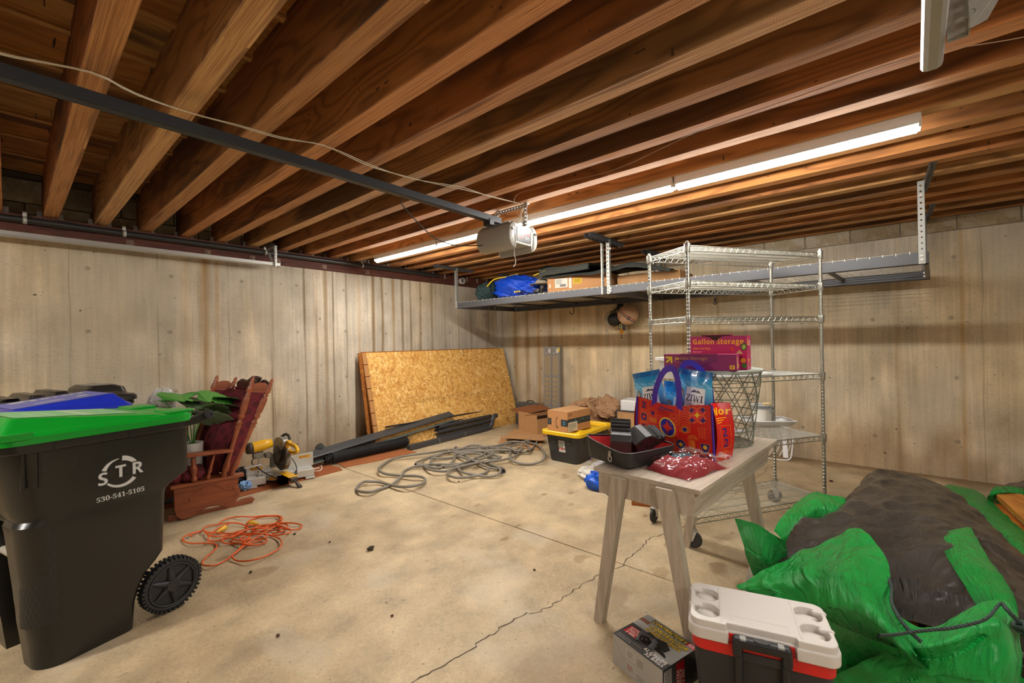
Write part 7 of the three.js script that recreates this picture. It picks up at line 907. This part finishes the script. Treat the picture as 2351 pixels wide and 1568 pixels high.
{
  const plank = (label, a, b, w, t, mat) => { const d = b.clone().sub(a), L = d.length(); d.normalize(); const o = thing('lumber_board', label, 'board', [a.x, a.y, a.z], Math.atan2(-d.z, d.x), 'lumber boards in the tarp pile'); const g = box(L, t, w, L / 2, 0, 0, 0.004), m = part(o, 'board', g, mat); m.rotation.z = Math.asin(d.y); return o; };
  plank('wide orange pine board lying on top under the green tarp hood at the right', V(4.72, 0.2, 0.71), V(3.2, 0.235, 0.80), 0.15, 0.04, pine);
  plank('paler pine board tucked just left of the orange board under the tarp', V(4.62, 0.13, 0.62), V(3.3, 0.15, 0.70), 0.1, 0.04, std({ map: pineTex, roughness: 0.6, color: 0xfff0dc }));
  for (let k = 0; k < 3; k++) plank(['long board at the left side of the lumber pile', 'long board in the middle of the lumber pile', 'long board at the right side of the lumber pile'][k] + ', hidden under the black tarp', V(4.3, 0.05, 0.05 + k * 0.2), V(2.6, 0.05, 0.05 + k * 0.17), 0.14, 0.09, pine);
  const o = thing('lumber_board', 'narrow grey board on the floor, poking out beneath the green tarp towards the table', 'board', [2.86, 0.0, -0.575], 0); part(o, 'board', box(0.62, 0.055, 0.04, -0.28, 0.028, 0, 0.002), ash); o.rotation.y = 0.1;
}
// cooler
{
  const o = thing('cooler', 'wheeled cooler with a white lid, red band and black pull handle', 'cooler', [1.729, 0, -0.343], -73.3 * Math.PI / 180), W = 0.213, D = 0.116;
  const shell = std({ color: rgb(0.022, 0.022, 0.024), roughness: 0.5, bumpMap: bumpOf(roughBump, 3), bumpScale: 0.0008 }), white = std({ color: rgb(0.62, 0.58, 0.53), roughness: 0.45 }), redM = plainMat(rgb(0.62, 0.008, 0.006), 0.4);
  part(o, 'body', soft(loft([rring(-W + 0.03, W - 0.03, -D + 0.02, D - 0.02, 0.02, 0.03), rring(-W + 0.012, W - 0.012, -D + 0.008, D - 0.008, 0.2, 0.035), rring(-W + 0.004, W - 0.004, -D, D, 0.31, 0.04)]), 0.6), shell);
  part(o, 'band', soft(loft([rring(-W, W, -D - 0.004, D + 0.004, 0.30, 0.04), rring(-W - 0.002, W + 0.002, -D - 0.006, D + 0.006, 0.345, 0.042)]), 0.5), redM, 'red band');
  // lid: slab with a notch at the handle, four cup holders, a sunk panel
  const lidOutline = new THREE.Shape(), r = 0.035, lw = W + 0.006, ld = D + 0.008; lidOutline.moveTo(-lw + r, -ld); lidOutline.lineTo(-0.105, -ld); lidOutline.lineTo(-0.1, -ld + 0.014); lidOutline.lineTo(0.1, -ld + 0.014); lidOutline.lineTo(0.105, -ld); lidOutline.lineTo(lw - r, -ld); lidOutline.absarc(lw - r, -ld + r, r, -Math.PI / 2, 0); lidOutline.lineTo(lw, ld - r); lidOutline.absarc(lw - r, ld - r, r, 0, Math.PI / 2); lidOutline.lineTo(-lw + r, ld); lidOutline.absarc(-lw + r, ld - r, r, Math.PI / 2, Math.PI); lidOutline.lineTo(-lw, -ld + r); lidOutline.absarc(-lw + r, -ld + r, r, Math.PI, Math.PI * 1.5);
  const holes = []; for (const x of [-0.163, 0.163]) for (const y of [-0.055, 0.048]) { const h = new THREE.Path(); h.absarc(x, y, 0.042, 0, Math.PI * 2, true); holes.push(h); }
  const lid = part(o, 'lid', [new THREE.ExtrudeGeometry(lidOutline, { depth: 0.03, bevelEnabled: true, bevelSize: 0.006, bevelThickness: 0.006, bevelSegments: 3, curveSegments: 8 }).rotateX(-Math.PI / 2).translate(0, 0.346, 0), (() => { const s = lidOutline.clone(); s.holes = holes; return new THREE.ExtrudeGeometry(s, { depth: 0.016, bevelEnabled: true, bevelSize: 0.003, bevelOffset: -0.004, bevelThickness: 0.004, bevelSegments: 3, curveSegments: 16 }).rotateX(-Math.PI / 2).translate(0, 0.384, 0); })()], white, 'white lid');
  parts(lid, 'cup_notch', [[-0.2, 0.052], [-0.2, -0.05], [0.2, 0.052], [0.2, -0.05]].map(([x, z]) => moved(new THREE.CapsuleGeometry(0.008, 0.03, 4, 8).rotateZ(Math.PI / 2), x, 0.401, z - 0.02)), white); parts(lid, 'step_ridge', [-0.118, 0.118].map((x) => box(0.008, 0.008, D * 2 - 0.01, x, 0.402, 0, 0.003)), white);
  part(lid, 'sunk_panel', [box(0.17, 0.003, 0.003, 0, 0.4035, D - 0.055, 0.001), box(0.003, 0.003, 0.03, -0.085, 0.4035, D - 0.04, 0.001), box(0.003, 0.003, 0.03, 0.085, 0.4035, D - 0.04, 0.001)], white);
  part(o, 'red_recess', box(0.215, 0.05, 0.01, 0, 0.35, D - 0.002, 0.003), redM);
  const blk = plainMat(rgb(0.012, 0.012, 0.013), 0.42); for (const s of [-1, 1]) part(o, 'handle_tube', rod(V(s * 0.068, 0.08, D + 0.012), V(s * 0.068, 0.345, D + 0.012), 0.013, 12), blk);
  const gr = part(o, 'handle_grip', [box(0.172, 0.034, 0.036, 0, 0.362, D + 0.014, 0.012), ...[-1, 1].map((s) => box(0.03, 0.05, 0.036, s * 0.072, 0.338, D + 0.014, 0.01))], blk); parts(gr, 'corner_cap', [-0.055, 0.055].map((x) => box(0.02, 0.01, 0.03, x, 0.3755, D + 0.014, 0.003)), plainMat(rgb(0.3, 0.29, 0.27), 0.4)); part(gr, 'badge', disc(0.02, 0.003, 20, 0, 0, 0).scale(1.2, 1, 0.6).translate(0, 0.3795, D + 0.018), plainMat(rgb(0.05, 0.05, 0.05), 0.3));
  part(o, 'cross_brace', box(0.12, 0.03, 0.012, 0, 0.31, D + 0.004, 0.004), shell); for (const s of [-1, 1]) part(o, 'wheel', disc(0.04, 0.03, 20, s * (W - 0.04), 0.042, -D + 0.01, 'x'), rubber);
}
// box of rubbish bags
{
  const o = thing('bag_carton', 'dark printed box of rubbish bags on the floor, its top torn open', 'box', [1.74, 0.0, -0.7275], -107 * Math.PI / 180);
  const top = canvasTex(640, 560, (g, w, h) => { g.fillStyle = '#4a4a48'; g.fillRect(0, 0, w, h); g.fillStyle = '#8b8b86'; g.fillRect(0, 0, w, 300); g.fillStyle = '#7c4a2e'; g.fillRect(0, 90, 120, 60); g.fillStyle = '#a8a8a4'; g.beginPath(); g.ellipse(150, 240, 190, 80, 0.3, 0, 7); g.fill(); g.fillStyle = '#3c3c3c'; g.fillRect(0, 250, 230, 310); g.fillStyle = '#a5a5a0'; g.beginPath(); g.moveTo(300, 330); g.lineTo(640, 150); g.lineTo(640, 430); g.lineTo(520, 500); g.fill(); g.fillStyle = '#26261f'; g.fillRect(110, 18, 440, 66); g.fillStyle = '#c01820'; g.fillRect(545, 18, 95, 66); g.font = 'italic bold 62px sans-serif'; g.fillStyle = '#e9c41c'; g.fillText("CONTRACTOR'S", 116, 74, 420); g.fillStyle = '#f2e8e0'; g.fillText('SELECT', 556, 72, 84); g.lineWidth = 10; g.strokeStyle = '#16160f'; g.font = 'italic bold 74px sans-serif'; for (const [t, x, y, m] of [['CONTRACTOR', 150, 160, 450], ['CLEAN-UP BAGS', 150, 226, 420]]) { g.strokeText(t, x, y, m); g.fillStyle = '#e9c41c'; g.fillText(t, x, y, m); }
    g.fillStyle = '#c01820'; g.fillRect(30, 300, 160, 130); g.fillStyle = '#f2ece4'; g.font = 'italic bold 46px sans-serif'; g.fillText('EXTRA', 42, 342, 136); g.fillText('THICK', 42, 384, 136); g.fillText('3 MIL', 50, 426, 120); g.fillStyle = '#f2ece4'; g.font = 'bold 60px sans-serif'; g.fillText('42 GALLON', 340, 480, 270); g.fillText('32 BAGS', 390, 530, 220); g.font = '20px sans-serif'; g.fillStyle = '#cfcac2'; g.fillText('33 IN x 48 IN x 3 MIL (83.8 cm x 1.22 m x 76.2 um)', 30, 500, 300); g.fillText('33 IN x 48 IN x 3 MIL', 30, 530, 260); g.fillStyle = '#1b1b1c'; g.beginPath(); g.ellipse(440, 400, 110, 50, 0.1, Math.PI, 0); g.fill(); g.beginPath(); g.ellipse(440, 330, 40, 24, 0, 0, 7); g.fill(); });
  const sideW = canvasTex(640, 320, (g) => { g.fillStyle = '#a9a59b'; g.fillRect(0, 0, 640, 320); g.strokeStyle = '#5a564e'; g.lineWidth = 3; g.beginPath(); g.moveTo(0, 30); g.lineTo(150, 190); g.lineTo(330, 250); g.stroke(); g.strokeStyle = '#d8d4ca'; g.strokeRect(190, 50, 110, 90); g.strokeRect(180, 190, 110, 100); g.strokeRect(310, 220, 130, 90); g.fillStyle = '#6b675f'; for (let i = 0; i < 11; i++) g.fillRect(330 + i * 7, 70, i % 3 ? 2 : 4, 80); for (let i = 0; i < 5; i++) { g.fillRect(200, 66 + i * 13, 80 - i * 8, 3); g.fillRect(320, 236 + i * 13, 100 - i * 10, 3); } g.fillStyle = '#a23a34'; for (let i = 0; i < 5; i++) g.fillRect(192, 210 + i * 12, 80 - i * 6, 4); });
  const sideD = canvasTex(560, 320, (g) => { g.fillStyle = '#3a3a3c'; g.fillRect(0, 0, 560, 320); g.fillStyle = '#b8b4aa'; g.fillRect(20, 30, 110, 150); g.fillStyle = '#222'; for (let i = 0; i < 14; i++) g.fillRect(30, 38 + i * 10, 90, i % 3 ? 4 : 6); g.fillStyle = '#c01820'; g.fillRect(200, 20, 130, 250); g.save(); g.translate(220, 250); g.rotate(-Math.PI / 2); g.fillStyle = '#f2ece4'; g.font = 'italic bold 52px sans-serif'; g.fillText('EXTRA', 0, 24, 200); g.fillText('THICK', 0, 66, 180); g.fillText('3 MIL', 0, 106, 160); g.restore(); g.fillStyle = '#f2ece4'; g.font = 'bold 76px sans-serif'; g.fillText('32', 30, 250); g.font = 'bold 40px sans-serif'; g.fillText('42 GAL', 24, 300, 150); });
  o.add(printed(0.256, 0.127, 0.226, { py: top, pz: sideW, px: sideD, nx: sideD }, plainMat(rgb(0.2, 0.2, 0.19), 0.5)));
  part(o, 'torn_hole', prism([[-0.055, -0.012], [-0.03, -0.03], [0.02, -0.022], [0.07, -0.03], [0.075, 0.0], [0.04, 0.024], [0.0, 0.012], [-0.04, 0.02]], 0.002).rotateX(-Math.PI / 2).translate(0.0, 0.1275, 0.0), plainMat(rgb(0.004, 0.004, 0.004), 0.6), 'black torn hole'); part(o, 'bag_inside', lump(0.04, 0.012, 0.03, 270, 0.7, 24, 12).translate(-0.02, 0.132, 0.03), phy({ color: rgb(0.008, 0.008, 0.009), roughness: 0.25, clearcoat: 0.5 })); part(o, 'torn_flap', soft(surf((u, v) => V(-0.05 + u * 0.09, 0.1285 + 0.02 * v * v + 0.004 * Math.sin(u * 9), 0.03 + 0.04 * (1 - v) - 0.01 * Math.sin(u * 3)), 12, 6), 0.6), std({ color: rgb(0.06, 0.06, 0.062), roughness: 0.5, side: THREE.DoubleSide }));
}
// leaves and crumbs on the floor
{
  const r = rng(99), P = [[1.57, -2.62, 0.03], [0.75, -1.25, 0.02], [1.35, -3.28, 0.012], [1.45, -2.95, 0.01], [0.95, -2.95, 0.012], [3.9, -3.3, 0.008], [2.9, -3.2, 0.01], [0.82, -2.2, 0.012], [1.25, -1.9, 0.01], [5.05, -0.35, 0.02], [2.05, -1.6, 0.01], [0.8, -1.6, 0.012]];
  P.forEach(([x, z, s], k) => solo('dry_leaf', ['dark curled dry leaf on the bare floor in front of the orange cord', 'dark dry leaf on the bare floor at the bottom of the picture'][k] || `tiny brown scrap of dry leaf ${['', '', 'to the right of the orange cord', 'just right of the orange cord loops', 'right of the big black wheel', 'beside the black tote', 'in front of the grey hose end', 'between the black wheel and the floor crack', 'in the middle of the empty floor', 'by the right wall behind the shelving', 'by the table leg on open floor', 'low at the left of the crack'][k]}`, 'leaf', lump(s, s * 0.5, s * 0.7, 700 + k, 0.8, 10, 7).translate(0, s * 0.4, 0), plainMat(rgb(0.03 + 0.03 * r(), 0.02 + 0.01 * r(), 0.012), 0.9), [x, 0.001, z], r() * 6, k > 1 ? 'scraps of dry leaf on the floor' : undefined));
}
renderer.render(scene, camera);
